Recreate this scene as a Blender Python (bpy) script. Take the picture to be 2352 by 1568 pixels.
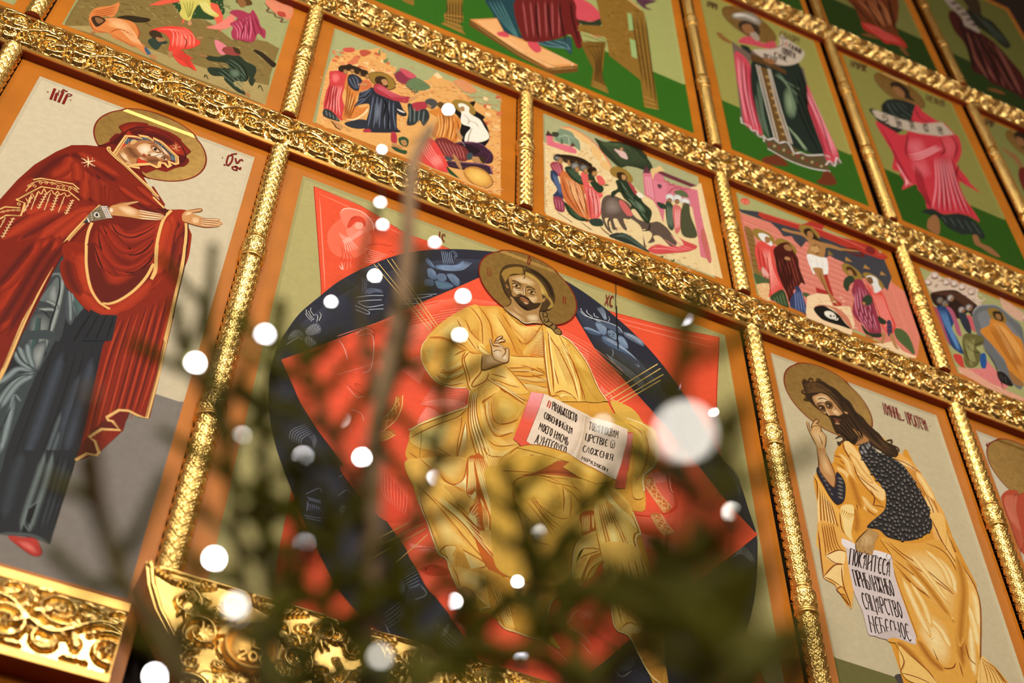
import bpy, bmesh, math, random, re
import numpy as np
from mathutils import Vector, Matrix
from mathutils.geometry import tessellate_polygon
random.seed(7)
for o in list(bpy.data.objects): bpy.data.objects.remove(o)
SC = bpy.context.scene; COL = SC.collection

# ---------------------------------------------------------------- camera
CAM = Vector((0, -2, 1.5)); YAW = math.radians(23.675); PITCH = math.radians(51.321); ROLL = math.radians(0.982)
_f = Vector((math.sin(YAW)*math.cos(PITCH), math.cos(YAW)*math.cos(PITCH), math.sin(PITCH)))
_r = Vector((math.cos(YAW), -math.sin(YAW), 0)); _u = _r.cross(_f)
CR = math.cos(ROLL)*_r + math.sin(ROLL)*_u; CU = -math.sin(ROLL)*_r + math.cos(ROLL)*_u; CF = _f
cd = bpy.data.cameras.new('camera'); cam = bpy.data.objects.new('camera', cd); COL.objects.link(cam)
m = Matrix((CR, CU, -CF)).transposed().to_4x4(); m.translation = CAM
cam.matrix_world = m
cd.sensor_width = 36; cd.lens = 50; cd.clip_start = 0.05; cd.clip_end = 60
cd.dof.use_dof = True; cd.dof.focus_distance = 3.4; cd.dof.aperture_fstop = 2.8
SC.camera = cam
# ---------------------------------------------------------------- world, lamps, exposure
SC.view_settings.view_transform = 'Standard'; SC.view_settings.look = 'None'
SC.view_settings.exposure = 0.0; SC.view_settings.gamma = 1.0; SC.view_settings.use_curve_mapping = False
w = bpy.data.worlds.new('church'); SC.world = w; w.use_nodes = True
w.node_tree.nodes['Background'].inputs[0].default_value = (1, .62, .34, 1); w.node_tree.nodes['Background'].inputs[1].default_value = .14
TINT = (1.0, .90, .74)
def lamp(name, loc, target, size, power, col=TINT, sy=None):
    d = bpy.data.lights.new(name, 'AREA'); d.energy = power; d.color = col; d.shape = 'RECTANGLE' if sy else 'DISK'; d.size = size
    if sy: d.size_y = sy
    o = bpy.data.objects.new(name, d); COL.objects.link(o); o.location = loc
    o.rotation_euler = (Vector(target) - Vector(loc)).to_track_quat('-Z', 'Y').to_euler(); return o
# ring of added lights behind the viewer, kept small for glitter on the gold
for i in range(12):
    a = i*math.pi/6; lamp('chandelier_light', (-.5+1.15*math.cos(a), -4.5+1.15*math.sin(a), 5.3+.25*(i % 2)), (.6, 0, 4.2), .17, 13.2)
for i, (x, y, z, p) in enumerate([(1.6, -4.2, 6.1, 18), (-2.4, -3.0, 6.6, 18), (-1.8, -2.8, 3.3, 12), (2.9, -3.6, 3.6, 14), (.4, -3.0, 7.8, 14), (0.9, -5.5, 3.6, 18), (-3.4, -1.8, 4.8, 12), (3.9, -2.4, 6.2, 7), (4.4, -3.4, 7.8, 7)]):
    lamp('nave_lamp_light', (x, y, z), (.8, 0, 4.4), .13, p)  # single lights added out of view for sharp highlights on the gilded relief
# ---------------------------------------------------------------- helpers
def lin(h, t=TINT):
    v = [int(h[i:i+2], 16)/255 for i in (0, 2, 4)]
    v = [c/12.92 if c <= .04045 else ((c+.055)/1.055)**2.4 for c in v]
    return tuple(min(.93, c/k) for c, k in zip(v, t)) + (1.0,)
def mat(name, col, rough=.5, metal=0., noise=0., scale=30., spec=.5, bump=0., emit=None, estr=0., vcol=False, gamma=None):
    m = bpy.data.materials.new(name); m.use_nodes = True; nt = m.node_tree; b = nt.nodes['Principled BSDF']
    b.inputs['Roughness'].default_value = rough; b.inputs['Metallic'].default_value = metal; b.inputs['Specular IOR Level'].default_value = spec
    src = None
    if vcol:
        a = nt.nodes.new('ShaderNodeVertexColor'); a.layer_name = 'Col'; src = a.outputs[0]
    if noise or bump:
        tc = nt.nodes.new('ShaderNodeTexCoord'); n = nt.nodes.new('ShaderNodeTexNoise'); n.inputs['Scale'].default_value = scale; n.inputs['Detail'].default_value = 6
        nt.links.new(tc.outputs['Object'], n.inputs['Vector'])
    if noise:
        mr = nt.nodes.new('ShaderNodeMapRange'); mr.inputs[1].default_value = .3; mr.inputs[2].default_value = .7; mr.inputs[3].default_value = 1-noise; mr.inputs[4].default_value = 1+noise
        nt.links.new(n.outputs['Fac'], mr.inputs[0])
        mx = nt.nodes.new('ShaderNodeVectorMath'); mx.operation = 'SCALE'
        if src: nt.links.new(src, mx.inputs[0])
        else: mx.inputs[0].default_value = col[:3]
        nt.links.new(mr.outputs[0], mx.inputs['Scale']); nt.links.new(mx.outputs[0], b.inputs['Base Color'])
    elif src: nt.links.new(src, b.inputs['Base Color'])
    else: b.inputs['Base Color'].default_value = col
    if bump:
        bp = nt.nodes.new('ShaderNodeBump'); bp.inputs['Strength'].default_value = bump; bp.inputs['Distance'].default_value = .002
        nt.links.new(n.outputs['Fac'], bp.inputs['Height']); nt.links.new(bp.outputs[0], b.inputs['Normal'])
    if emit: b.inputs['Emission Color'].default_value = emit; b.inputs['Emission Strength'].default_value = estr
    return m
M = {}
M['wood'] = mat('orange_painted_wood', lin('bc6a12'), .42, noise=.10, scale=9, spec=.35)
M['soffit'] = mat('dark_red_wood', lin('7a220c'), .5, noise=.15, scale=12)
M['wall'] = mat('dark_backing', lin('1c0d08'), .8, noise=.2, scale=4)
M['floor'] = mat('stone_floor', lin('6a5540'), .5, noise=.2, scale=3)
M['gold'] = mat('gilded_carving', (.94, .65, .24, 1), .15, 1.0, noise=.06, scale=40)
M['column'] = mat('gilded_column_leaf', (.92, .62, .20, 1), .22, 1.0, noise=.06, scale=40)
M['satin'] = mat('satin_gilding', (.86, .52, .15, 1), .34, 1.0, noise=.06, scale=30)
M['ledge'] = mat('worn_gilded_ledge', (.80, .48, .14, 1), .42, .85, noise=.12, scale=25)
M['halo'] = mat('burnished_gold_leaf', (.46, .28, .075, 1), .33, .7, noise=.16, scale=60)
M['paint'] = mat('egg_tempera', None, .5, noise=.05, scale=70, spec=.12, vcol=True)
def link(name, me, parent=None, mats=()):
    o = bpy.data.objects.new(name, me); COL.objects.link(o)
    for x in mats: me.materials.append(x)
    if parent: o.parent = parent
    return o
def empty(name, loc=(0, 0, 0)):
    o = bpy.data.objects.new(name, None); o.empty_display_size = .05; COL.objects.link(o); o.location = loc; return o
def tag(o, label, cat, group=None, kind=None):
    if label: o['label'] = label
    if cat: o['category'] = cat
    if group: o['group'] = group
    if kind: o['kind'] = kind
    return o
def dup(root):
    r = root.copy(); COL.objects.link(r)
    for ch in root.children:
        c = ch.copy(); COL.objects.link(c); c.parent = r
        for g in ch.children:
            d = g.copy(); COL.objects.link(d); d.parent = c
    return r
def pydata(name, v, f, smooth=False):
    me = bpy.data.meshes.new(name); me.from_pydata([tuple(x) for x in v], [], [tuple(x) for x in f]); me.update()
    if smooth: me.polygons.foreach_set('use_smooth', [True]*len(me.polygons))
    return me
def grid_mesh(name, X, Y, Z, smooth=True):
    n, k = X.shape
    me = bpy.data.meshes.new(name); V = np.stack([X, Y, Z], -1).reshape(-1, 3).astype(np.float32)
    a = np.arange(n*k).reshape(n, k); F = np.stack([a[:-1, :-1], a[1:, :-1], a[1:, 1:], a[:-1, 1:]], -1).reshape(-1, 4).astype(np.int32)
    me.vertices.add(len(V)); me.vertices.foreach_set('co', V.ravel()); me.loops.add(F.size); me.loops.foreach_set('vertex_index', F.ravel())
    me.polygons.add(len(F)); me.polygons.foreach_set('loop_start', np.arange(0, F.size, 4, dtype=np.int32)); me.polygons.foreach_set('loop_total', np.full(len(F), 4, np.int32))
    me.update(calc_edges=True)
    if smooth: me.polygons.foreach_set('use_smooth', np.ones(len(F), bool))
    return me
def box(v, f, x0, x1, y0, y1, z0, z1):
    b = len(v); v += [(x, y, z) for x in (x0, x1) for y in (y0, y1) for z in (z0, z1)]
    f += [(b+i for i in q) for q in ((0, 1, 3, 2), (4, 6, 7, 5), (0, 4, 5, 1), (2, 3, 7, 6), (0, 2, 6, 4), (1, 5, 7, 3))]
def boxmesh(name, *bs):
    v, f = [], []
    for b in bs: box(v, f, *b)
    return pydata(name, v, [tuple(q) for q in f])
PAINT = {}
PAINT['christ'] = """
F|0|e4512f|68-45 257-16 262-92 188 9 236-12 350-9 382-1 419 71 274 69-93-654-42-765 25-696 51-261 40-146-604-191-738-235-818-114-16 166 2 161-7 253 3 329-3 462-15 554-8 257-40 255-58 337
L|1|b03020|4.8|0|68-45 257-16 262-92 188 9 236-12 350-9 382-1 419 71 274 69
L|1|b03020|5.6|0|2436-26-93-654-42-765 25-696 51-261
L|1|b03020|4.8|0|68-45 105-606 40-255 8-257
L|1|f58a6c|5.7|1|108-121 63-386 52-325
L|1|f58a6c|5.7|1|94-89 237-33 244-62
L|1|f58a6c|6.2|1|1743-208 264 45 384 83
L|1|f58a6c|6.2|1|1768-243 289 43 316 53
L|1|f58a6c|4.4|1|2311-2185 17-233
L|1|f58a6c|4.4|1|2272-2234 16-197
F|1|ee6a4a|185-374 75 178 74-20 69-63-10-136-74-120-100 3
F|1|f07a5c|225-188 19 48 40 26 53 5 42-31 28-46-2-34-33-52-67-41-46 34-24 49
L|1|fbb096|9.5|1|225-188 19 48 40 26 53 5 42-31 28-46 2-47
F|1|d8442a|284-207 20 41 38 11 21-27 0-48-25 16-20 4-19-44-15-41-11 17
F|1|f6a084|319-217 23 14 13-16-8-37-23-14-13 16
L|1|b83018|6.3|1|336-231 9 1
L|1|b83018|6.3|1|336-251 7 1
L|1|b83018|6.3|1|321-212 10-6
L|1|b83018|6.3|1|281-217 12 23 21 22
L|1|b83018|6.3|1|291-227 8 21
F|1|f4937a|272-396 67 120 20-12-71-129-23 1
F|1|f28468|275-300 31 26 21-26-31-58-16 14
K|fcb8a0|6|4|1|239-354 36-71 18-80|296-366 38-46 21-18
K|d0402a|5|3.6|1|249-441 27-75-10-80|310-495 41-36-6-33
K|fca58c|7|3.7|1|385-404 56 3 66 8|382-513 32 4 47 43
L|1|c83a22|6.1|1|384-397 20 35 40 32 56 18 27 24
L|1|c83a22|6.1|1|399-404-1-38 22-33
L|1|c83a22|6.2|1|504-363 13 15 16-14
L|1|ffc0aa|5.8|1|268-617 21-24-10 53
L|1|ffc0aa|5.8|1|294-638-2 57
L|1|ffc0aa|5.8|1|311-628-3 64
L|1|ffc0aa|5.9|1|326-605-5 49
T|d24a34|3.2|ІИС|493-165 38 7-36 26
F|1|2a2a33|70-1658-15 150 10 169 25 122 40 146 69 157 83 175 115 180 145 186 133 122 151 106 157 83 150 58 178 6 146-30 149-56 137-82 163-133 143-169 142-251 127-302 86-120 37-217 19-149-15-155-50-253-80-240-99-192-107-143-113-170-565-241-446-5-180 99-81 44-83 51-102 70-91 106-131 227-67 125-95 206-55 169
R|3a3b48|2a2a33|140-1143 191 355 241 328 258 228 180 99|175-1250 227 416 222 302 224 185 142 82
R|3c4250|2a2a33|1537-238 248-162 191-186 175-285|1595-429 155-167 159-226 178-207
F|1|4a5a70|698-317 13 23 32-36 11-24-29-2
F|1|4a5a70|712-393 18 22 31-25 12-38-28-24-25 16
F|1|4a5a70|757-329 52 38 43 18 52 70-8-60-61-66-72-27
F|1|4a5a70|818-370 38 22 35-33-3-47-18-11-31 28
F|1|4a5a70|760-464 37 29 63-9-31-48-47-19
F|1|4a5a70|708-479 42 17 3-44-42-23
K|8ea0b8|7|3.2|1|758-336 51 34 67 43 28 56|763-356 63 21 76 52 51 93
K|8796aa|6|3.3|1|779-183 10-57 10-56|833-174 7-51 12-40
K|6f7f94|2|3.3|1|819-191 28 41 21-27-18-43|843-176 9 13 6-20-9-21
H|93a2b4|7|3.1|2|717-383 18 14 20-15|726-454 19 0 23 13
H|93a6b2|8|3.2|2|823-371 28 19 30-20|844-416 21-22 21 12
H|6f98a0|6|3.1|2|762-466 4-24 11-20|860-444-2-5-7-12
H|8696aa|5|3.2|2|701-323 16 17 21-27|744-352 5-1 2-2
F|1|5c6c80|771-398 37 22 12-39-23-28-22 3
L|1|20242c|6.3|1|790-401 15 0
L|1|20242c|6.2|1|798-419 12 6
L|1|20242c|6.3|1|785-397 6-27
K|55606e|5|2.9|1|371-593 42 46 38 38|406-617 39 74 28 54
K|6a7482|3|2.9|1|385-643 16-64-2-72|408-638 7-32 3-70
K|70788a|5|2.9|1|411-765 26 57 62 21|433-756 28 34 44 17
L|1|a8aeb4|4.5|0|379-811 63 48 65 38
L|1|a8aeb4|4.5|0|389-840 57 42 55 34
L|1|a8aeb4|4.5|0|388-848 50-7 75 59
L|1|a8aeb4|4.4|0|377-878 68-7-2-22-58 2
L|1|a8aeb4|4.5|0|444-872 72 46
L|1|a8aeb4|4.7|0|591-678 93 60 91 55
L|1|a8aeb4|4.7|0|597-703 80 49 76 67
L|1|a8aeb4|4.6|0|600-744 89 57
F|1|5a5a5e|102-1279 6 50 21 36 23 4 13-17 0-24-30-24
F|1|5a5a5e|171-1195 1 33 24 45 24 18 19-27-3-34-31-33-22-11
F|1|5a5a5e|169-1240 17 33 28-13 16-23-27-38-14 8
H|a8a8a4|7|2.5|2|108-1245 10 38 21 15 20-9|154-1244 5 5 6 7 2 11
H|aaaaa6|8|2.6|2|174-1173 18 46 24 21 18-23|177-1196 6-5 8 0 10 4
H|b0b0aa|7|2.5|2|175-1241 9 29 24-3 18-15|192-1271 6-5 7 0 7 7
L|1|c0bcb4|3.2|0|155-1031 6-22 31-33 6 12
L|1|c0bcb4|3.2|0|166-1034 18-32 11-6
L|1|c0bcb4|3.2|0|156-1056 8-20 27-23
L|1|c0bcb4|3.2|0|176-1007 0-21 20-27
L|1|c0bcb4|3.2|0|197-1046 16 1 1-46
L|1|c0bcb4|3.2|0|218-1018 10-15-5-44
L|1|c0bcb4|3|0|99-1316 25 44 24 33
L|1|c0bcb4|3.1|0|151-1241 9-8 4 14
K|84848a|6|2.7|1|193-1891 5 63 64 72|244-1898 2 41 37 53
K|75757a|4|2.3|1|265-1833 23-14 15-54|284-1808 16-18 8-32
L|1|868ca0|3.4|0|302-2158 47 53 17-17
L|1|868ca0|3.4|0|309-2174 56 1
L|1|868ca0|3.4|0|315-2183 51 1
L|1|868ca0|3.3|0|315-2195 3-49
L|1|868ca0|3.3|0|308-2271 68 10
L|1|868ca0|3.3|0|316-2281 61 7
H|8890a4|7|2.5|2|320-2206 21 4 21-5|324-2237 20 4 27 7
H|8a8c8c|5|2.5|2|446-2176 15 24|455-2219 14 24
F|1|46566a|1587-393 32 17 39 0 31-19-22-22-43-7-20 14
F|1|5a6c82|1659-318 20 26 36-12 10-35-7-40-15-16-28 13
F|1|4c5c74|1692-419 18 20 53-13 52-28 40-40-43-2-70 9-41 18
F|1|66788e|1790-361 16 13 24-13 15-43-5-33-32 3-16 27
F|1|5c6676|1822-314 19 16 54-3 45-27-2-38-47 7-53 18
F|1|4a5464|1644-285 43 8 65 9 43-13 23-29-11-17-58 0-60 15
F|1|70808e|1730-347 26 19 28-21-6-45-18-4-24 18
H|a4b0ba|9|3.4|2|1660-328 26 24 35-17|1696-391 11 1 11 16
H|a0acb8|9|3.4|2|1792-371 20 16 27-37|1795-410 17-17 28-5
K|8b98a8|4|3.3|1|1590-402 36 9 63-2|1587-394 36 15 63-12
K|98a4b0|6|3.3|1|1695-422 49-15 87-25 44-32|1710-404 63-12 76-47 47-45
K|a0a8ac|5|3.4|1|1825-317 50-10 63-28|1844-302 54-7 42-25
L|1|cfd2d0|4.4|0|1577-237 7-23 42-29 72 13 90 1 30-35
L|1|cfd2d0|4.4|0|1573-266 28-21 43 2 46-6
L|1|cfd2d0|4.4|0|1610-235 6-23 28-16
L|1|cfd2d0|4.4|0|1653-238 6-23 22 2
K|98a2b0|5|3.8|1|1700-153 20-37 8-65|1673-179 24-40 19-42
L|1|15171c|8.4|0|1737-364 7-7
L|1|15171c|8.4|0|1759-353 7-6
L|1|15171c|8.4|0|1754-376 7-1
L|1|15171c|8.8|0|1794-96-8-216-1-154
L|1|9aa0a6|3.9|1|1749-485 5-27-9-44
L|1|9aa0a6|3.9|1|1802-537 16-26
L|1|9aa0a6|3.9|1|1876-543 24-13-6 27
L|1|9aa0a6|3.9|1|1887-582 6-26
L|1|9aa0a6|3.9|1|1582-542 17-1
L|1|9aa0a6|4.1|1|1740-216 6-23-16-41
K|a9adb4|5|3.2|0|1710-549 79-34 85-49 45-40|1737-585 53-51 63-40 62-55
K|5e5e62|6|3.1|1|2334-1098 48-83 18-115|2358-1046 48-84 12-98
K|70706c|8|3|1|2298-1721 61 52 57-42|2346-1646 43 26 42-67
L|1|8a8880|2.7|0|2320-1784 4-87 20-28-4 87
L|1|8a8880|2.7|0|2337-1778 20-81 7-6
L|1|8a8880|2.5|0|2271-2046 10-38-28-52
L|1|8a8880|2.4|0|2046-2226 42-143 58-109
L|1|8a8880|2.4|0|2020-2275 49-139 33-79
K|8a94a0|7|2.3|1|723-2431 28 42 40 47|763-2477 24 17 23 24
F|1|5a646e|706-2460 24 16 20-22-3-39-25-2
L|1|262a30|4.1|1|719-2470 13-3
L|1|262a30|4|1|733-2488 7-5
K|7c868e|5|2.1|1|673-2643 60 80 23 23|690-2709 49 68 20 58
L|1|949ca2|3.2|1|764-2491 47 48
L|1|949ca2|3.2|1|765-2499 3-124
L|1|949ca2|3.1|1|682-2683 28-47 25-19
L|1|949ca2|3.3|1|811-2443 27-36-47-47
K|9298a0|4|2.4|0|886-2668 120-72 56-30|921-2627 89-62 45-48
L|1|767c7c|3|1|429-2116 33 48 40-17
L|1|767c7c|3|1|446-2158 26-6-20-42
L|1|767c7c|3.1|1|418-2018 45 55 43-34
F|1|3f4a48|1665-2514 57 49 31-34-37-57-47-9
L|1|8a9488|3|1|1678-2525 13-3
L|1|8a9488|3.1|1|1712-2505 6-21
L|1|8a9488|3|1|1649-2564 38-31 50 46
L|1|8a9488|3|1|1643-2551 36 57 57 42
F|0|ea5434|92-1424 127 144 146 175 174 218 184 243 142 177 124 160 284 306 190-164 82-162 105-215 144-149 149-168 230-286 165-227 129-135-185-219-309-354-249-323-177-210-151-179-218-51-111 118-133 185-99 107-98 157-111 136-104 125-64 59-151 169-100 140
K|f58a6c|9|4.1|0|696-696 104 94 140 90 169 58|629-930 180 166 112 109 76 114
R|f2704f|ea5434|698-730 179 195 224 76|718-790 162 184 205 114
K|f58a6c|10|4.2|0|1391-472 225-51 189-117|1348-616 195-134 190-154
K|f8a088|4|4.2|0|1274-412 175-103 165-69|1249-476 182-108 173-65
L|0|fca58c|4.6|0|1671-822 15-27 33-6 14-38 41-2 15-38 48-9 15-26 40-14
H|fba38c|22|3.4|2|1671-834 55-40 79-62 78-50|1645-869 54-63 61-69 78-49
K|f48266|2|3.9|0|319-1140 197 217 182 193|348-1397 213 212 184 205
K|f79077|26|3.2|0|568-1181 60-33 106-52|713-953 32-27 33-49
R|f27a5c|ea5434|540-1196 89 266 135 142|578-1384 88 253 97 94
L|1|c23a22|4.3|1|405-1072 24 46 50 16 17-24
L|1|c23a22|4.3|1|413-1079 63 28 14 3 5-171
L|1|c23a22|4.2|1|325-1201 52-79
L|1|c23a22|4.2|1|334-1153 76-172
L|1|fcb49c|4.3|1|399-1086 25 46 26 26 38-13
L|1|fcb49c|4.3|1|407-1093 76 41 13-219-36-60
L|1|fcb49c|4.2|1|328-1157 34-56 21-63
L|1|c23a22|5|1|393-1435 45-28 36-12-23-51
L|1|c23a22|4.9|1|406-1489 2-78
L|1|c23a22|5|1|475-1415-42 0 17-32
L|1|f8a68c|3.7|1|394-1445 54-53 39 29
L|1|f8a68c|3.6|1|424-1588 54-3 19-48
L|1|f8a68c|3.6|1|414-1622 39-113
F|1|d06a30|629-1409 21 10-1-81-27-101-42-67-17 30 34 84
F|1|d06a30|593-1642 39 18 10-33-50-52-29 15
L|1|f6c46a|4.6|0|656-1386 2-79-23-100-48-89
L|1|f6c46a|4.6|0|629-1409-5-63-32-84-28-33
L|1|f6c46a|4.3|0|593-1647-33-48 32-18 50 60
V|f0b860|2|5.0|3|647-1411-6-73-29-101-30-53|630-1419-9-69-28-82-26-32
V|f0b860|2|5.0|2.9|600-1644-18-36-8-23|638-1645-22-33-18-26
F|1|f07e66|737-1526 47 141 69 74 110 2-184-217
R|e04c2c|f07e66|743-1414 57 7 59-32|769-1372 56 38 59-23
K|f49880|12|2.9|0|791-1258 87 32 95 37|743-1405 98 38 114 65
F|1|d8452a|423-1946 85 56 92 5 123-131 14-104-93-47-103 74-85 83
K|ee7a60|9|2.5|1|601-1894 9-101 25-59|710-1926 14-98-7-80
F|1|e85a3c|742-2266 72 169 74-152 41-40 44-109-12-35-92-42-75 102
R|f48a74|e85a3c|753-2246 70 12 57 15|761-2275 64 2 64 17
L|1|b83018|4.3|1|761-2275 75 38 53-19
L|1|b83018|4.2|1|805-2360 55 37 58 6
L|1|b83018|4.2|1|812-2366 55 30 51 11
L|1|b83018|4.2|1|826-2391 29 50
L|1|b83018|4.1|1|860-2425 33 83
L|1|b83018|4.1|1|886-2438 33 90
F|1|c43a24|805-2360 56 33 60 11 4-30-62-31-31-4
F|1|7c1c14|835-2353 0-4-3-3-3-1-2 1-2 3 1 4 2 4 3 1 3-2
F|1|7c1c14|871-2327-1-3-2-3-2-1-2 1-1 3 1 3 2 2 2 1 2-1
F|1|ee4a32|935-2541 61 41 63 12 57 6 16-143-16-98-43-1-65 85
R|f88670|ee4a32|961-2568 71-41 88-41|968-2588 64-43 83-50
L|1|fba894|3.6|1|955-2563 77-46 88-34
L|1|fba894|3.6|1|1033-2659 44-21 38-29
F|1|e84832|1316-2508 98 34 155 236 79 61 39-177 39-40-171-216-81-90-127 20
F|1|ee5a3e|1804-1645 62 39 99 37 57 47 26 67-26-286-189-13-32 58
R|f2684a|d83c24|1803-1659 71 20 96 35 48 34|1834-1750 51 12 61 20 58 37
F|1|d83a24|1793-1646 82 21 90 56 59 61 19 51-8-50-43-56-98-63-91-29
F|1|f06c50|1874-1381 52 32 68 35 9-84 21-20-1-57-27-49-67 66
K|f9a08a|9|3.1|0|1892-1344 56 29 49 31|1927-1392 36 20 36 26
L|1|c83a24|5.8|1|2001-1282 2-116 24-28
L|1|c83a24|5.8|1|2029-1269-2-157 3-56
L|1|f8a890|5.8|1|2013-1276-2-118 17-22
F|1|d07038|1874-1381 40 22 11-53 12-38 39-35 27-41-42-49-37 54-34 51-16 36
F|1|d07038|1887-1615 54 27 26-54 37-43-51-34-34 30
L|1|f4c078|3.9|0|1874-1434 30-54 58-83
L|1|f4c078|3.9|0|1880-1432 30-48 60-83
L|1|f4c078|3.9|0|1925-1359 4-51 26-51 52-58
L|1|f4c078|3.7|0|1891-1619 28-65 34-35
L|1|f4c078|3.7|0|1897-1614 28-63 36-37
L|1|f4c078|3.8|0|1941-1588 26-54 37-39
L|1|f4c078|3.8|0|1947-1586 26-49 35-42
V|f2bc74|2|6.0|3.6|1885-1386 10-68 27-45 44-58|1919-1367 9-58 27-46 41-53
V|f2bc74|2|6.0|3.5|1898-1615 29-61 32-32|1933-1599 28-45 36-40
F|1|f0b46c|1902-1388-2-7-5-6-7-3-4 2-2 5 2 6 6 6 6 3 5-1
F|1|d07038|1895-1391 0-3-2-2-2-1-1 1-1 2 1 2 2 3 1 0 2 0
F|1|f0b46c|1901-1408-2-7-6-6-6-2-5 1-1 5 2 7 5 5 7 3 4-1
F|1|d07038|1894-1411-1-3-2-2-1-1-2 1 0 2 0 3 2 2 2 1 1-1
F|1|f0b46c|1947-1502-3-7-5-6-6-2-5 1-1 5 2 6 5 6 7 3 4-2
F|1|d07038|1940-1505-1-3-2-2-2-1-1 1 0 2 0 2 2 3 2 0 1 0
F|1|f0b46c|1974-1538-2-6-6-6-6-2-5 1-1 5 2 6 6 6 6 3 5-2
F|1|d07038|1967-1541-1-2-1-2-2-1-2 1 0 2 1 2 1 2 2 1 2-1
F|1|f0b46c|1933-1633-3-6-5-6-6-2-5 1-1 5 2 6 5 5 6 3 5-1
F|1|d07038|1926-1636-1-2-2-2-2-1-1 1 0 2 0 2 2 2 2 1 1-1
F|1|f0b46c|1952-1666-2-6-5-5-7-3-4 1-2 5 3 6 5 6 6 2 5-1
F|1|d07038|1945-1669 0-2-2-2-2-1-1 1-1 2 1 2 2 2 1 1 2-1
F|1|f0b46c|1984-1684-2-7-6-5-6-2-4 1-2 5 2 6 6 5 6 3 5-2
F|1|d07038|1977-1687-1-3-1-2-2 0-2 0 0 2 1 3 1 2 2 1 2-1
F|1|f27e68|1807-1774 26 20 187 0-3-41-34-48-163-4-24 25
L|1|fba894|5.1|1|1810-1777 209 9
L|1|fba894|5.1|1|1814-1823 169-11
L|1|fba894|5.1|1|1824-1785 145-3
L|1|c43820|5.1|1|1825-1776 149 3
L|1|c43820|5.1|1|1820-1847 163 4 34 48
L|1|c43820|5.1|1|1983-1843-7-159
F|1|ea5a40|1823-1850 159 2-6-154-92-34
K|f59580|10|3|0|1857-1931 49-6 69 5|1884-2036 37 13 51 20
L|1|c23820|5|1|1828-1929 12 17 24-12 22 9 3-12
L|1|fba48e|3|1|1458-2460 62-35 34-37
L|1|fba48e|3.1|1|1466-2419 49-21 41-46
L|1|fba48e|2.9|1|1336-2541 84-37 63-59
L|1|fba48e|2.9|1|1342-2605 44-65
L|1|fba48e|3|1|1402-2465 51 57 39 76 71 42
L|1|c43420|4.5|1|1492-2316 21 20 13-15 35 4
L|1|c43420|4.3|1|1495-2470 52-35
B|f07a60|e84832|1577-2317-8-21-21-19-26-9-20 4-7 15 8 22 21 19 26 10 20-5
L|1|b83420|4.5|1|1522-2337 14 1
L|1|b83420|4.5|1|1546-2320 11-4
L|1|b83420|4.5|1|1539-2338-4-17 10-1
L|1|b83420|4.4|1|1528-2374 17 4
L|0|e8c06a|4.8|0|437-509 316-354
L|0|e8c06a|4.8|0|458-490 309-354
L|0|e8c06a|4.9|0|501-434 280-391
L|0|e8c06a|4.9|0|523-414 281-410
L|0|e8c06a|5.4|0|2014-474-330-420
L|0|e8c06a|5.3|0|2029-503-312-398
L|0|e8c06a|5.3|0|2043-544-302-367
L|0|e8c06a|5.2|0|2021-602-256-309
L|0|d8b060|3.3|0|576-2317 163 180
L|0|d8b060|3.3|0|579-2355 224 236
L|0|d8b060|3.3|0|587-2406 230 268
L|0|d8b060|3.3|0|705-2368 120 200
F|1|dc9c3a|1128-479-81-34-51-25-46-30-47-61-41-61-41-67-37-68-29-73-9-34-21-54-4-48 4-55 16-43 18-25 38-50 40-17 60 15 58 28 7-15 18-3-5 0-3-44-4-66-76-75-84-81-55-61-32-43-11-50-7-62-7-69 19-50 45-184 30-53 34-71 28-57 18-77 13-23 36-11 22-48 28-77 14-26 22 47 41-26 19-80 32 3 45-21 25-29 40-1 60-3 57-10 89 0-80 21 22 51 19 143 87 126 52 27 57 80 56 101 11-33 17-177 13-147 61-17 35-73 48-94 32-65 57-24-24 442-2 171-66 354-3 15 26-108-28 116-8 10 67 36 16 192 65 128 17 38-3 53-22 113-20 54-41 38-26 7-96-48-55 95-44 77-18 44-12 54-16 37-18 45-28 41-33 42-33 32-42 14-65 11-39 18 0 11-63-55-37-6
F|1|e6ad4c|747-933 10 42 65 135 39 65 42 63 47 61 46 30 27-125 4-161-29-81-58-2-70 10-51 11
B|f7d478|e6ad4c|795-851 34 80 45 73 33-7 22-75 9-71-56-29-63 4
B|efbd58|e6ad4c|924-647 31 47 40-8 15-61-1-87-29-15-33 39
K|c98a34|7|3.3|1|903-628 32 22 41-22 28-58 2-91|861-691 44 15 44-40 35-63 33-39
H|f9da84|26|3.3|2|887-696 14-31 22-56 35-76 39-35|906-681 20-33 32-50 33-30 30-23
L|1|a85a1c|6.6|1|932-682 18-48 17-39 34-30 23-11
L|1|a85a1c|6.5|1|890-704 25-54 45-72 47-69
L|1|a85a1c|6.7|1|947-564 34-31 35-60 9-74 6-111
L|1|a85a1c|6.8|1|996-537 38-49 31-62 12-72 8-63
H|f5cc70|26|3.4|2|977-587 28-35 18-49 6-94 8-71|1010-560 31-47 24-56 9-68 4-46
H|c87a2c|10|3.3|2|967-759 14-31 20-18|992-717 14-36 11-37
B|f3c866|dfa143|1039-543 59 47 14-37 39-108 31-91-46-24-43 45-25 74
H|c4802e|34|3.7|2|1099-550 35-61 54-108 47-75|1113-538 41-62 47-92 47-81
L|1|a85a1c|6.3|1|1126-526 34-61 41-67 44-83
L|1|a85a1c|6.2|1|1096-562 45-75 41-85 34-97
L|1|a85a1c|6.3|1|1132-487 34-52 48-19 33-7
B|f6ce70|e2a747|1146-505 54-50 54-11 88 53-3-67-38-69-46-54-54 40-34 80
H|c87428|10|3.4|2|1201-634 33-31 21-28|1167-583 67-14 34-1
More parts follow.
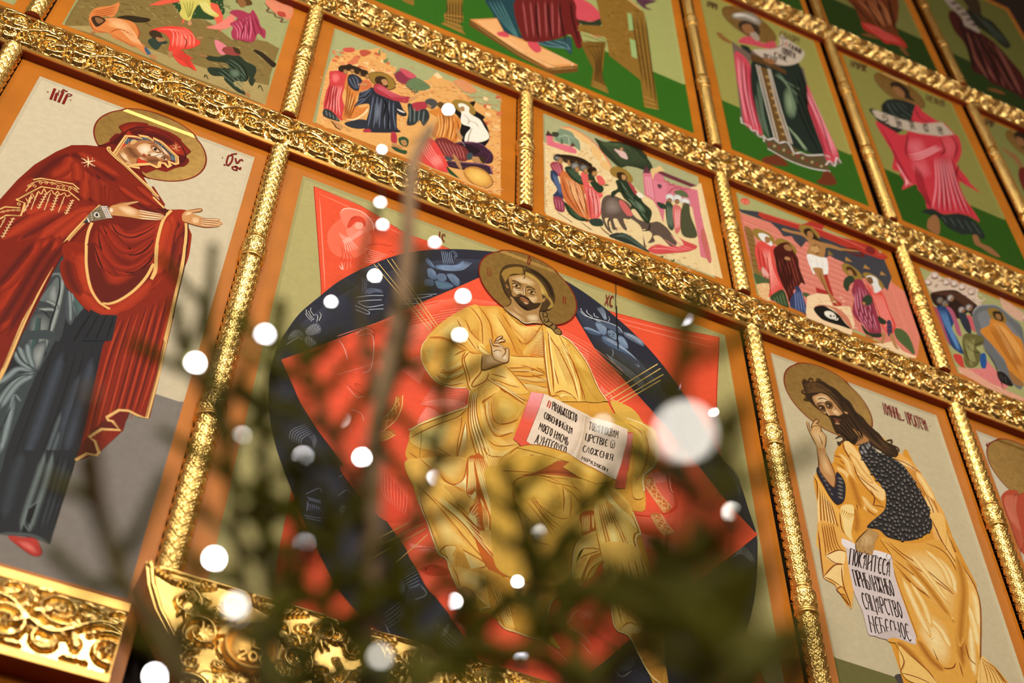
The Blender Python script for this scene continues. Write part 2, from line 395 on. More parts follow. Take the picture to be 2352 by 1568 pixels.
H|c4702a|12|3.4|2|1258-701 27 48 37 83|1248-619 20 40 27 35
L|1|a85a1c|5.5|1|1215-685 40-23 40 65 34 87 17 49
H|fbe08c|18|3.6|2|1245-775 23 60 33 56 38 79|1255-798 30 29 36 33 31 94
H|d07a2c|12|3.6|2|1189-785 27-29 39 1|1202-740 33-31 20-27
H|d87c30|14|3.6|2|1281-799 37 24 36 18|1301-698 27 63 24 52
F|1|e2a848|759-931 60 46 51-11 74-17-14-53-1-46 25-86 12-73-69-39-60-13-40 15-43 53-21 42-12 66 10 64
B|f4cc6c|e2a848|849-981 35 64 45-13-4-57-23-48-48-47-24 1
B|efc262|e2a848|736-1017 24 63 31 7 0-109-21-56-28 8
L|1|a85a1c|6.2|1|755-917 64 32 51-2 51-1 42-20
L|1|a85a1c|6.2|1|887-988 30 42 30 35
L|1|a85a1c|6|1|826-1123 43-1 53 63 17 36
L|1|a85a1c|6|1|818-1145 39 11 36 23
L|1|a85a1c|5.9|1|804-1170 46-11 45 26 53 71
L|1|a85a1c|5.9|1|810-1175 32-23 33 12
L|1|a85a1c|5.9|1|806-1216 55 1 36 18 59 51
R|c46a22|e2a848|758-916 68 29 44-4 71-24|759-931 61 23 51-6 45-14
H|fae08c|16|3.3|2|828-1117 40 11 53 67|835-1074 43 9 41 66
H|c87a30|14|3|2|832-1125 37 6 47 50|843-1097 30 7 30 33
H|fbe296|22|3.3|2|815-1142 43-22 77 74|834-1159 36 10 70 88
H|fbe296|20|3.2|2|804-1178 50-19 99 58|812-1209 61 0 84 42
L|1|f8e09a|5.4|0|734-1117 27-52 39-42 43-13 55 10 60 30
L|1|f6d488|4.5|0|747-933-19-51-6-49 4-57 15-45
H|c58430|10|3|2|728-1026 5-42 13-47|754-1057 5-29 8-27
F|1|f2c462|947-920-16-55 1-45 22-83 12-64 17-27 23 25 48 72 20 68-1 45-40-39-9 4 3 103 15 17-63-28
K|d08c36|16|3.1|1|955-944 37 14 32 12|965-1146 20 54 36 67
L|1|a85a1c|6.9|1|947-920-16-55 1-45 22-83 12-64 17-27
L|1|a85a1c|6.9|1|966-915-26-60 5-43 22-78 5-55
L|1|a85a1c|6.9|1|1027-916 3-108-32-83-14-43 10-12 54 66 23 74 2 33
H|c88232|16|3|2|997-1156 36 44 32 74|987-1144 40 100 37 46
R|b0601e|e0a040|960-919 19-8 57 25|979-909 31 5 58 13
F|1|f2c866|1002-841 25 18 21-36 23-25-29-10-29 21
L|1|a85a1c|5.8|1|999-842 25 18
L|1|a85a1c|5.8|1|1002-845 11-32 32-20 26 8
L|1|a85a1c|5.8|1|1015-843 26-19 30-22
H|fbe296|10|3.5|2|1010-879 26-19 32 7|1021-844 27-20 23-18
F|1|e8b252|1170-842 39 13 145 68 6-82-26-13-163-78-25 9
H|f8d880|30|2.9|2|1170-847 82 35 102 46|1165-901 77 26 112 57
L|1|a85a1c|5.9|1|1170-840 49 16 49 25 90 39
L|1|a85a1c|5.8|1|1165-938 51 27 52 31
L|1|a85a1c|5.9|1|1229-882 56 5 78-6
L|1|a85a1c|5.8|1|1185-955 83 42 40 39
L|1|a85a1c|5.8|1|1204-973 81 32 82 55
L|1|a85a1c|5.8|1|1220-987 81 13 68 34
L|1|a85a1c|5.8|1|1256-1006 45 5 71 21
L|1|a85a1c|5.9|1|1291-924 36-1 42-6
L|1|a85a1c|6|1|1314-853 30-12 19-14
H|fbe598|26|3.2|2|1172-948 80 41 82 18|1185-953 83 40 92 23
H|fbe598|26|3.2|2|1204-982 81 27 85 43|1217-1002 84 23 72 36
H|fbe598|24|3.2|2|1249-1013 52 16 71 8|1269-1053 51 12 55 23
F|1|eab552|1077-987 69 62 42-33 45-54 45-53-104-51-102 37-4 38
B|f7d27a|eab552|1089-994 50 57 52-47 46-58-45-31-73 35
L|1|a85a1c|7|1|1146-925 45-40 46-50 45-49
L|1|a85a1c|6.8|1|1077-1027 42 7 41 3
L|1|a85a1c|6.7|1|1072-1061 50 2 58-2 50 11
L|1|a85a1c|6.7|1|1076-1078 41-6 88-17
L|1|a85a1c|6.7|1|1066-1078 76-37 16-9
H|c98434|10|2.9|2|1080-990 34 36 32 25|1093-1019 29 5 25 8
H|fbe494|24|2.8|2|1075-1069 51-23 67-15|1088-1060 54-16 70-22
B|f8d67c|e6b04c|733-1568 75 100 86 65 46 22 4-145-16-125-79-17-72 6
F|1|ebb655|722-1570 31 43 55 63 85 81 75 74-3-18-41-79 20 14-2-38-7-234-46-5-69-8-56-10-50 16-9 54
B|fae48e|ebb655|720-1630 63 93 72 66 42 4-12-134-43-58-64-22-49 1
L|1|fbe39a|5.4|0|701-1599 53 68 68 73 71 71 72 72 8 72 3 45
L|1|a85a1c|5.4|1|727-1571 35 40 75 76 85 86 46 47
L|1|a85a1c|5.3|1|705-1652 55 72 73 83 91 91 39 69
L|1|a85a1c|5.7|1|944-1388-3-83-10-101-2-98
L|1|a85a1c|5.4|1|827-1639 50-20 47-14
H|c8842e|46|2.6|2|941-1401 0-70-10-109 1-82|879-1468-20-73-20-65-4-26
H|fbe79c|26|3|2|935-1664 15 121 13 131|943-1660 31 29-4 137
L|1|a85a1c|5.7|1|963-1412 12-100 2-118-2-104
L|1|a85a1c|5.7|1|963-1416-14-108-14-144 40 10
H|cc8a32|18|2.4|2|798-1687 68 8 58 6|763-1757 46-9 46-21
H|d09038|18|2.7|2|975-1661 2-38-5-36|924-1681-15-41-39-32
L|1|8a6a2a|2.5|1|758-1556 3-86-1-112
L|1|a85a1c|3.8|1|711-1734 58-27 58-38
L|1|a85a1c|3.8|1|762-1742 90 6 75-19
F|1|e6ae4a|979-1201 57 54 39 72 54-44-42-64-45-65 14-61 27-112 46-20 52-29 45 21-30-54-50-66-19-52-5-48-138-61-9 218-3 179
K|fbe08e|8|5.4|1|986-1215-5-113 6-97 28-109 49-161|1012-1181-6-89 16-122 42-111 68-112
K|a85a1c|5|6|1|979-1210-6-122 7-117 27-108 39-145|1013-1193-3-96 15-102 36-101 26-88
K|b86a24|3|6.5|1|1051-1244 12-104 42-88 30-2|1090-1182-1-95 14-69 27-12
H|fbdf8c|34|3.2|2|1057-1249 12-104 39-77 87 45|1081-1203 5-100 30-74 97 75
H|f9dc88|40|3.2|2|1030-1271 12-95 36-86 76-42 66 38|1053-1294 11-78 41-76 48-6 48 63
H|f4cc74|28|3.1|2|1049-1478 28-67 31-37 35 15|1070-1492 43-53 42 19 53 57
L|1|a85a1c|5.7|1|1073-1487 33-21 42 11 78 48
L|1|a85a1c|5.6|1|1048-1542 24-37 27-7 47 21
L|1|a85a1c|5.7|1|1093-1441 36 0 66 60
F|1|dca848|1090-1177 39 54 57-29 66-16-12-53-46-90-61-45-31 27-13 61
B|e9bf5e|d4a23e|1124-1169 43 12 57-37-24-85-61-41-32 52
H|b07428|26|2.7|2|1090-1190 2-85 17-60 24-17|1124-1161 1-73 25-39 13-19
H|b87c2a|16|2.7|2|1136-1355 43 33 40 48|1139-1312 36 22 25 41
L|1|a85a1c|6.1|1|1129-1114-45-66-42-64 6-5
L|1|a85a1c|5.8|1|1130-1358 46 30 46 47
L|1|a85a1c|5.9|1|1045-1246 15 15
F|1|eebb5a|1033-1157 42 78 54-37-36-51-48-63-10 13
H|c98a36|9|2.7|2|1034-1170 3-29 5-32|1110-1106-12-32-18-35
L|1|a85a1c|7.3|1|1059-1074 101-42 96-46
L|1|a85a1c|7.3|1|1078-1064 98-36 86-37
L|1|a85a1c|7.3|1|1119-1071 73-34 82-22
L|1|f9dc8c|5.6|1|1065-1071 102-38 92-41
L|1|f9dc8c|5.6|1|1097-1068 89-36 82-26
F|1|e0ab44|1281-1432-24-19-61-60-41-54-23-50-10-54 19-118 188 209 1 172
F|1|dfaa44|1178-1538 39 61 60 45 67 24 61 7 61 1 34-12 54-20 61-13 47-14-51-79-102-18-100-27-99-35-129-85
B|ecc25c|dfaa44|1198-1530 62 72 91 41 81 10-48-79-81-109-91-31
H|c38a34|26|2.6|2|1179-1564 48 74 90 63|1180-1636 64 20 66 20
H|fadf8a|14|2.6|2|1316-1589 60 70 55 68|1363-1560 47 64 56 87
L|1|a85a1c|5.8|1|1277-1432-60-45-39-57
L|1|a85a1c|5.8|1|1277-1494 40 7 47 19
L|1|a85a1c|5.7|1|1284-1526 60 53
L|1|a85a1c|5.5|1|1180-1645 65 24 62 23 56 64 68 69
L|1|a85a1c|5.8|1|1411-1474 67 17 71-8
L|1|a85a1c|5.8|1|1491-1490 58 25
L|1|a85a1c|5.8|1|1487-1496 37-2 55 16
F|1|b85a28|1181-1703 51 56 75 49 56 64 68 69 47-1 67-9-54-15 47-1 68-6-62-36-135-37-99-39-91-57
R|8c3c18|b85a28|1212-1669 98 64 119 57 149 30|1232-1647 75 49 123 81 142 18
F|1|e9b350|696-1812 62 63 218 98 4-107-37-69-47-7-41 30 246-424-81-63-87-36-21 57-33 14-13 22-26 70-20 57-30 69-23 62-19 43
B|f9da82|e9b350|778-1740 192 86 3-80-37-87-40-5-42 31-41 17
H|cf8a34|40|2.5|2|977-1669-4-83-30-71-40-13|923-1675-66-39-32-32-34 3
L|1|b8501c|4.7|1|855-1808 42-30 39 8 32 49 10 85 2 47
L|1|b8501c|4.8|1|758-1749 63-43 34-21
F|1|f0c260|857-1851 47 7 47-15 40-8 28-23-17-84-27 14-41 25
K|cf8830|15|2.6|1|858-1855 48-40 62-64 34-15|930-1841 48-23 41-26
H|fbe296|16|3.4|2|980-1758-18-43-32-40|981-1863-10 13-27 6
F|1|c4601f|980-1749 3 101 41 18 3-205-8-47-34 16
K|f8d47e|6|5|1|987-1646 4-107-3-107|1014-1634 8-133 2-60
K|fbe090|6|3.3|1|988-1865 20-4 16 37|1012-1893 10 13 6 28
F|1|c4601f|1010-1636 48 22 81-217 84-236 80-118-201-77-100 280 33 107
K|f4c86e|7|10.4|1|1014-1639 43-174 58-173 56-183|1065-1611 66-188 71-194 101-192
K|fbe296|3|3|1|1019-1641 41-171 60-172 58-182|1028-1637 42-170 58-166 60-189
H|fbe294|8|3.7|2|996-1993 24 60 19 51|996-1989 47 83-7 14
L|1|fbe294|5.1|2|1003-1987 30 85
L|1|fbe294|5.1|2|1009-1988 31 64
L|1|fbe294|5.1|2|1013-1995 28 45
L|1|fbe294|5.1|2|1019-1996 26 39
L|1|fbe294|5.1|2|1023-1999 29 20
L|1|fbe294|5.1|2|1026-2006 26 11
L|1|fbe294|5.1|2|1027-2014 22 5
L|1|fbe294|5.1|2|1030-2021 26-2
L|1|fbe294|5|2|1034-2028 26-10
L|1|fbe294|5|2|1024-2024 17-18
F|1|fadc88|996-1993 26 10 14-19-6-28-20 17
F|1|f6cf74|1049-1869 11-55 14-121 19 16-5 82
K|c46a24|5|2.8|1|1056-1892 12-72 9-76|1069-1895 15-62 7-68
F|1|f0c060|1048-2064 26 15 22 17 11-37 18-70 7-37-53 51
H|c8782a|18|2.7|2|1051-2067 31-48 50-61|1096-2036 11-45 21-57
L|1|a85a1c|6|1|752-1901 120-102 136-142 93-83
L|1|a85a1c|6|1|830-1953 142-92 68-75 83-76
L|1|a85a1c|6|1|888-1937 68-40 48-39 34-35 20-9
L|1|a85a1c|5.9|1|1048-2064 23-19
L|1|a85a1c|6|1|843-1956 164-141
K|fae08e|4|4.6|1|856-1951 116-86 67-67 81-85|869-1937 88-64 47-31 61-41
B|fbe08a|e9b350|845-1981 76-85 88-103-57-7-50-19-35 50-30 85
K|d0892f|16|2.5|1|807-2047 46-80 29-60|844-1973 76-77 89-115
L|1|fbe5a0|5.5|0|767-1976 23-62 30-69 20-57 29-72 10-20 33-14 21-57
L|1|a85a1c|5.9|1|773-1978 24-65 30-70 19-49 26-65
L|1|a85a1c|5.6|1|882-2243 23 41 47 19
L|1|a85a1c|5.6|1|885-2246 33-18 22-61
L|1|a85a1c|5.6|1|936-2245 16 58
L|1|a85a1c|5.7|1|952-2187 58-13 78-33-65-53
F|1|f6d27c|905-2206 44 19-13-54 10-16-14-44-19 59
H|c98634|10|2.4|2|912-2207 5-34 15-53|946-2194-9-43 6-21
F|1|e6aa48|952-2191 36-10 29-94-68-26-6 67
K|c07c2c|6|3.5|1|959-2197-4-56 3-65|985-2206 14-38 12-53
H|fbe8a0|14|3.5|2|988-2205 18-37 14-37|1004-2207 39-12 36-14
F|1|ecb758|926-2307 93 20 65 5 16-96 8-67-62 39-40 27-34-24
B|f8d884|ecb758|967-2299 59 7 46-14 9-91-32 3-43 27-29-15
H|d08c38|24|2.1|2|972-2399 34 24 43-26 46-30|981-2325 45 17 53-19 11-36
L|1|fbe3a0|4.7|0|926-2307 21-51 25-45 34 23 40-28 62-39
L|1|a85a1c|5.1|1|941-2301 25-50 9-43
L|1|a85a1c|5.2|1|957-2295 17-92
L|1|a85a1c|5.2|1|1022-2289 59 6 34-27 76-46 63-32
F|1|b07c3c|966-2421 12 22 28 20 40-27 9-78-41-11-32-7-13 25
B|c8985a|b07c3c|979-2412 28 22 30-31-18-38-25-16
L|1|4a2814|4.9|1|982-2502 32 7 47 10
L|1|4a2814|5|1|988-2489 24 32 38 29
L|1|4a2814|5|1|963-2426 6-51
F|1|dca23e|1019-2287 55 30 83-9 67-62 37-49-70 17-79 45-34 29
K|b4741e|7|2.6|1|1032-2284 79-19 80-53|1116-2241 68-47 67-77
F|1|d09234|1088-2292 24-23 79-49 34-80-12-88-45-1-26 28-34 60
K|f2c868|7|5.2|1|1112-2331 28-91 41-106|1178-2361 14-65 21-99
K|9a5a18|6|3.9|1|1105-2333 32-82 34-117|1185-2366 14-73 19-15
F|1|e0a844|1049-2417 20-8 39-24-31-19-13-16
K|b4741e|4|2.7|1|1056-2426 7-24 4-29|1076-2434 10-12 16-5
L|1|f8dc94|4.2|0|1064-2488 16 25 28 16
L|1|f8dc94|4.2|0|1145-2511 29-23 32 0 78-5 71 5 59-15-65 65
F|1|c08a2e|1218-2447 13 39 39 27 53 3 51 46-18-142 58-73-91 17-97-1
F|1|d8a23c|1310-2367 37-6-11-77 20-16 51-72-52 27-25 58
K|a86a20|5|2.8|1|1317-2372 13-42 6-28|1340-2375 0-28-4-32
F|1|d69e3a|1270-2366 20 119 54 16 62 3 55 25-84-124-54-43
F|1|e0aa46|1344-2231 133 138 2-66-18-40-96-40
H|a86420|26|2.7|2|1348-2225 45 53 84 74|1365-2237 48 20 52 28
H|9c5e1e|14|3.1|2|1337-2282 21 24 68 38|1344-2339 33 36 63 84
L|1|f8dc94|5.1|0|1356-2474 18 142 87 124 52 29 57 80
F|1|d8a640|1069-1665 174 22 71 31 82 13 98 33 74 42 95-1 66-9 55-69 9-33 33-117-33-61-165-185-60-118-62-35-161-88-195-9-43 143-11 205
B|e6bc56|cf9c38|1244-1706 42 54 49 26 57-16 34-67 6-60-42-9-77 3-48 6
F|1|d9a63e|1129-1665-4 25 37 54 85 66 192 86-135-164-106-55
B|e4b850|d09c38|1206-1713 42 49 66 43 75 5 42-55-36-78-91-12-63-53-38 28
L|1|a85a1c|5.9|1|1199-1743 7 43 41 50 71 40 57 11 61-10
L|1|a85a1c|5.9|1|1196-1745 11-74 35-115 11-55
L|1|a85a1c|6|1|1143-1659 55 22 99 36
K|a06818|3|5.5|1|1297-1746 41-62 45-51 48-19|1290-1767 41-70 41-53 34-41
H|8f5e16|14|2.9|2|1207-1819 21-70 35-79|1290-1906 13-3 21-9
L|1|a85a1c|5.1|1|1328-1620 71-1 58 7 50 3 28-15
L|1|a85a1c|5.2|1|1442-1625 50-29 34-40
L|1|a85a1c|5.2|1|1472-1566 35-36 36-17
L|1|a85a1c|5.2|1|1442-1625 6-84-5-73
L|1|a85a1c|5.1|1|1481-1664 1-75-8-66
L|1|a85a1c|5|1|1289-1763 59-41 48-24 42 0 36 23
L|1|a85a1c|4.9|1|1265-1795 62-70 61-87
L|1|a85a1c|4.9|1|1282-1770 59-72 58-63
H|f4d078|16|2.8|2|1449-1645 6-70-13-76|1484-1685-2-54-8-57
H|a86e20|12|2.9|2|1245-1865 20-77 21-51|1286-1908 34-54 27-40
L|1|a85a1c|4.7|1|1279-2021 47 3 48 10
L|1|a85a1c|4.6|1|1309-2107 57 55
F|1|deae4a|1472-1566 95 27-17-81-29 6-28 25
K|b0741f|4|3.1|1|1479-1572 35-36 29-15|1508-1560 29-10 21-19
F|1|e3b04a|1495-1796 36 33 65 27 7-94-32-22-36-32-29-33-21-4
F|1|b85620|1524-1766 73 48 6-112-69-58-2 46
K|f4cc70|5|5|1|1535-1771 2-52 1-51|1571-1747-2-53-5-55
K|f4cc70|2|5.1|1|1585-1741 0-53 2-34|1593-1738-2-54-2-35
F|1|e2ac48|1348-2239 41 114 46 112 78 103-22-47-10-103-9-97 27-14-21-19
H|a85c1c|38|2.9|2|1351-2227 48 106 50 118 57 86|1465-2168 13 94 8 65 8 58
F|1|f2c460|1505-1938 36 48 62 55 9-52 8-52 5-53-48-64-44-94-14-13-9 24-35-25 6 104 9 74
B|f9d87e|f2c460|1497-1992 22 59 58 58 27-15-29-46-58-56-22-84
L|1|fbe39a|4.9|1|1509-1933-15-44-9-82-9-97-4-13
L|1|a85a1c|6.3|1|1516-1921-18-33-16-65-9-106-8-51
L|1|a85a1c|6.3|1|1532-1970 42 21 46 10
L|1|a85a1c|6.2|1|1513-2040 24 31 36 30 47 35
L|1|a85a1c|6.2|1|1516-2043 0-4
L|1|a85a1c|6.3|1|1565-2003-23-71-22-73 2-15 14 13 34 82 51 65
L|1|a85a1c|6.5|1|1603-1839 8-57 13-100
H|c57a28|12|2.7|2|1512-1948 43 51 51 51|1536-1960 38 20 39 15
H|c57a28|16|3.1|2|1572-1996 22 21 25 19|1548-2096 26 47 33 42
H|c88430|10|2.6|2|1501-2069 15 22 35 43|1493-2141 17 23 14 21
F|1|a85a1c|1573-1987-16-65-16-55-8-39-10-12 0 20 19 64
F|1|f0c25c|1599-1672 60 62 64-47 57-12 46-88-31-31-3-44 11-48 30-90 22-77-206-78-10 72-14 69-13 97-11 82
F|1|e7b650|1663-1525 66-9 55-69 9-33-1-19 34-98-15-6-41 41-47 61-55 69-28 25
K|b0702a|7|3.2|1|1670-1532 57-40 57-41|1661-1582 49-34 70-53
K|fae292|4|4.2|1|1646-1579 62-75 63-55 37-38|1662-1563 62-75 63-46 32-63
K|b8641e|7|6.2|1|1613-1671 17-104 23-134 31-203|1680-1629 37-128 50-128 59-173
K|fbe490|12|2.8|0|1602-1680 13-119 19-130 22-194|1723-1657 38-100 28-120 59-173
H|c8822e|60|2.6|2|1620-1672 10-103 19-136 25-136|1646-1657 14-106 23-113 29-115
H|cc8832|60|2.6|2|1655-1631 34-111 44-114 48-150|1687-1644 39-83 38-99 49-126
B|fae28e|f0c25c|1659-1781 29 21 25-78 15-105-29-28-25 66
H|b87428|8|3.1|2|1659-1620 12-58|1680-1629 6-43
H|b87428|8|3.1|2|1684-1637 16-43|1705-1641 10-28
L|1|fbe494|4.4|2|1727-1973 29 28
L|1|fbe494|4.4|2|1731-1979 27 26
L|1|fbe494|4.4|2|1736-1985 23 23
L|1|fbe494|4.4|2|1740-1990 20 19
L|1|fbe494|4.4|2|1745-1996 16 16
L|1|fbe494|4.4|2|1750-2002 13 14
L|1|fbe494|4.4|2|1754-2008 10 11
L|1|fbe494|4.4|2|1759-2013 6 7
L|1|fbe494|4.4|2|1763-2019 3 5
L|1|fbe39a|5.8|0|1793-1641 33-112-16-20-14-49 21-69 23-80 19-75
L|1|a85a1c|5.8|1|1787-1657 28-91-19-26-9-47 16-59 23-84
L|1|a85a1c|5.7|1|1750-1690 62-60
F|1|eebd58|1632-1894 2-130 26-180 13-147 54-20 37-71 59-115 47-13 17 132-11 305-49 219-39 64
K|b8681f|6|5.8|1|1655-2024 36-249 18-57|1814-1893 25-162 23-83
K|fbe28e|12|2.9|1|1644-2028 34-234 16-81|1827-1914 26-152 20-68
H|c8842e|30|2.4|2|1678-1998 18-193 21-121|1749-2004 14-130 24-56
H|c8842e|20|2.5|2|1781-1958 21-111 23-83|1823-1976 24-76 17-60
L|1|a85a1c|5.5|1|1706-2252 31 52 73 35 26-40
L|1|a85a1c|5.5|1|1706-2252 68-31 5-30
L|1|a85a1c|5.4|1|1687-2362 44 55 41-1
L|1|a85a1c|5.7|1|1810-2165 3-64-13-85
L|1|a85a1c|5.5|1|1706-2252-19-110
F|1|c88a34|1808-2295 24 49 68-32-30-292-58 39-47 104-24 61
F|1|f4cd78|1694-2359 36 44 49 2 20-17-43-23
H|b47428|8|2.8|2|1722-2230 25-39 26-22|1737-2204 35-8 30 36
L|1|fbe39a|5.8|0|1627-2018 26-189 14-146 60-22 37-67 47-97 52-33
F|1|e3ad48|1349-506 44-17 62-12 41-13 33-32 33-46 26-40 19-43 12-42 15-49 22-59 41-63 13 3-307-149-16 36-9 72-9 111-12 88-2 144
F|1|f0c360|1372-549 7 39 82-36 27-46 28-111 21-85 18-84-11-127-19 3-26 28-46 0-33-34-16-17-13 75-8 173
B|f7d47a|f0c360|1406-595 41-8 32-71 31-108 11-107-47-42-39 46-18 131
K|c98a34|14|3.1|1|1405-625 38-153 44-141|1481-595 37-145 20-140
B|efc460|d8a440|1501-614 47-34 33-41 11-61-33 11-40 37
F|1|cf9c3a|1512-715 40-27 60-17 25-63 25-43 17-69-108-52-18 67-4 72
B|dfb04c|cf9c3a|1558-777 33-12 31-68 18-65-41-20-25 61
L|1|a85a1c|8.3|1|1349-511 6-111 5-142 9-90 9-106 9-67 13-7 26 17 26-23
L|1|a85a1c|8.2|1|1379-550 9-152 14-177 5-130
L|1|a85a1c|8.2|1|1372-544 40-77 37-50
L|1|a85a1c|8.3|1|1441-537 32-82 20-48 26-59 30-121 15-142
L|1|a85a1c|8.2|1|1477-617 29 55
L|1|a85a1c|8.2|1|1484-628 25 57
L|1|a85a1c|7.5|1|1407-1013 46 45 46-5 35-31
L|1|a85a1c|8.3|1|1349-511 30-19
L|1|a85a1c|6.9|1|1432-650 45-102 38-112 23-126
L|1|a85a1c|6.7|1|1397-755 25-119 12-58
L|1|a85a1c|6.8|1|1509-707 46-165 23-111
L|1|a85a1c|6.5|1|1473-976 5-55
L|1|a85a1c|6.5|1|1463-981-1-58
L|1|fae39a|6.2|1|1361-619 6-142 12-153 15-101
L|1|fae39a|6.3|1|1386-541 9-129 14-154 12-114
L|1|fae39a|6.3|1|1453-610 39-106 36-141 20-141
H|fbe08c|16|3.5|2|1427-544 33-62 33-61|1440-557 27-45 16-31
H|c27e2c|40|3.1|2|1525-747 38-74 37-84 38-49|1552-752 38-65 38-65 38-45
H|fbe08c|14|3.5|2|1439-1020 33 25 40 11|1453-977 26 4 33-2
L|1|f8dfa0|6.4|0|1455-535 41-13 33-32 33-46 26-40 19-43 15-50 16-44 21-59 38-60
L|1|9c5418|5.1|0|1458-540 37-18 31-29 33-46 26-40 19-43 15-44 15-49 21-55 35-61
H|fbe090|16|3.5|2|1352-555-1-99 3-95|1301-607-24-85-20-78
H|c87a2c|10|3.1|2|1257-703 44 52 30 80|1244-681 26 53 21 50
F|1|e1ad48|1714-918 92 13 54-30 33-58 58-21 13-149-34-119-64-96-10-140-53-23 4 126 20 116 20 95-26 88-43 45
B|efc662|e1ad48|1800-1012 56 27 49-26 39-90-8-109-46-9-25 94
K|b07426|9|3|1|1854-1023 41-124-26-191|1949-1039 11-90-32-125
L|1|f8dfa0|7.2|0|1801-1000 82-3 62-32
L|1|f8dfa0|7.1|0|1964-1163-34-119-64-96-3-100
L|1|a85a1c|5.9|1|1798-1037 58-21 26-24
L|1|a85a1c|5.6|1|1861-1380-47-54
L|1|a85a1c|6|1|1889-1043 20-110-29-151-57-126
F|1|cda03e|1728-998 70-45 51-60 25-89-5-140-49-83-4 82 12 120-36 66-65 53
F|0|e85a40|1287-1058 68 21-30-135-62-240 21-11-47-36-27 23-13 7 22 87
R|f3a09c|e4573c|1287-1058 31 8 37 13|1236-1288 41 0 17-1
L|1|9c3a2a|4.6|0|1355-1037-30-135-62-240
F|0|d65440|1801-1099 29 4-16-129-30-150-21-128-56-24 27 130 37 152
R|dc8878|cc4a34|1796-1111 19 4 14 7|1741-1393 22 9 25 11
F|0|ecd2b4|1355-1037 62-9 106-21 63-13 14-8 87 12 50 0 64-8-12-96-38-164-34-122-55 7-47 14-61 13-54 20-34 12-61-1-61-7-60-15-21 11 62 240
R|d9bd9c|ecd2b4|1568-1094-23-161-52-155|1543-1091-25-149-52-160
R|c9ad88|ecd2b4|1572-1092-20-160-39-158|1607-1094-20-160-33-169
T|b03a22|6.2|П|1370-1126 14-8-3 59
T|33241c|5.4|РІИДЬКЕЕКТО|1395-1134 130-32-123 93
T|33241c|5.3|СОВЕИИИѠЦА|1352-1215 148-45-141 93
T|33241c|5.2|МОЕГО ИАСМЬ|1324-1307 153-43-142 100
T|33241c|5.1|ДУИТЕОУГО|1304-1402 158-18-145 80
T|5a4a3c|4.8|ТОВАННОЕВАМ|1586-1185 160 9-151 50
T|33241c|5.3|ЦРСТВІЕ Ѡ|1566-1268 158 10-149 42
T|33241c|5.2|СЛОЖЕНІЯ|1549-1353 160 6-151 40
T|33241c|4.3|МІРАЗАКОИ|1541-1411 136-24-129 50
F|0|e0ab44|1466-1400 34-12 54-20 61-13 47-14 41-9-22-31-70-39-88 5-79 30 34 46
B|ecc25c|e0ab44|1479-1430 54-7 61-17 47-19-49-30-67 10
L|1|a85a1c|5.9|1|1466-1400 34-12 54-20 61-13 47-14 41-9
F|0|dfaa44|1217-1477 60 46 67 23 61 7 61 1 34-12-22-45-101-1-100-10
L|1|a85a1c|5.7|1|1217-1477 60 46 67 23 61 7 61 1 34-12
H|fadf8a|10|2.6|2|1383-1490 48 57 35 28|1410-1487 35 42 44 33
C|92702c|7a2412|1270 -234 280 4
L|1|6a4a1a|3.5|1|1152 9 1-105
L|1|6a4a1a|3.5|1|1375 29-4-87
L|1|6a4a1a|3.5|1|1384 28-3-118
L|1|6a4a1a|3.4|1|1076-131 35-2
L|1|6a4a1a|3.2|1|1022-339 92 26
L|1|6a4a1a|3.3|1|1409-331 70 2
T|7a2c16|5.5|Ѡ|1037-267 28 5-28 62
L|1|7a2c16|7.7|0|1272 38-7-41 6-27 9 36-8 32
L|1|7a2c16|7.5|0|1473-201-2-59
L|1|7a2c16|7.5|0|1485-196-1-62
F|1|4a3418|1106-249 5 73 24 58 42 38 49 24 50 4 54-13 46-34 32-47 13-52 4-51-9-52-14-45-29-36-35-40-6 17 14 86-70-96-95-2-21 30-29 57
K|9a7430|8|9.9|1|1115-211 27 59 56 54 57 22|1137-263 20 76 35 36 49 18
K|b08a3e|9|10.2|1|1241-106 63-12 53-62 35-98|1251-132 53-24 36-56 41-56
K|c4a050|4|8.2|1|1269-122 42-25 36-55 31-47|1269-139 35-28 28-49 25-39
K|a27e38|4|8.1|1|1354-225 27-38 21-41-22-53|1375-234 27-38 7-38-22-49
K|2e1e0c|4|6.9|1|1276-63 64-18 50-53 27-93|1262-82 57-11 56-55 38-107
K|3a2810|4|6.5|1|1127-279 11-57 25-49|1113-245 19-95 38-67
L|1|3a2810|8.6|1|1237-75 11-43-4-56
L|1|3a2810|8.6|1|1248-80 7-39
F|1|a87c46|1173-369 1-46-20-42-20-26 27-26 48-24 34-17 20 1 34 29 48 20-7 48-6 57 7 67-63-56
B|d8b482|a87c46|1161-479 41-13 41-28 20-14-34 2-41 18
B|e2c494|a87c46|1256-482 41 38 28 4 6-42-34-28-27-10
B|c49c64|a87c46|1187-423 28-36 34-12-27-20-34 27
L|1|f0dcb4|5|1|1147-486 55-36 41-23 23 6 31 26 41 20
L|1|5a3818|6.3|1|1134-478 27-31 48-22 41-20 47 28 51 25
L|1|5a3818|6.4|1|1173-379-3-53-29-43
F|1|a57a40|1157-219 14 29 70 51 56 0 36-33 13-68 4-61-18-63-35-45-34-24-35 7-27 21-21 50-11 57
B|dcbc88|b0844a|1171-201 56 49 49 1 35-23-14-35-35-4-35-9-42 3
B|e2c492|a57a40|1182-280 32 2 24-7-7-20-24-29-21 14-10 21
B|dcb884|a57a40|1266-306 31 23 28-1-4-44-24-34-21 9-14 19
B|e8cc9c|b48a52|1238-248 14 8 0-43 0-31-14-3-14 8 10 27
F|1|3c2814|1176-357 18 0 20 16 24 19 31-3 28-27 35 20 10 0-17-46-28-31-34-29-31 9-28 26
B|8a6030|3c2814|1221-358 35 14 20-4-7-29-27-5-21 9
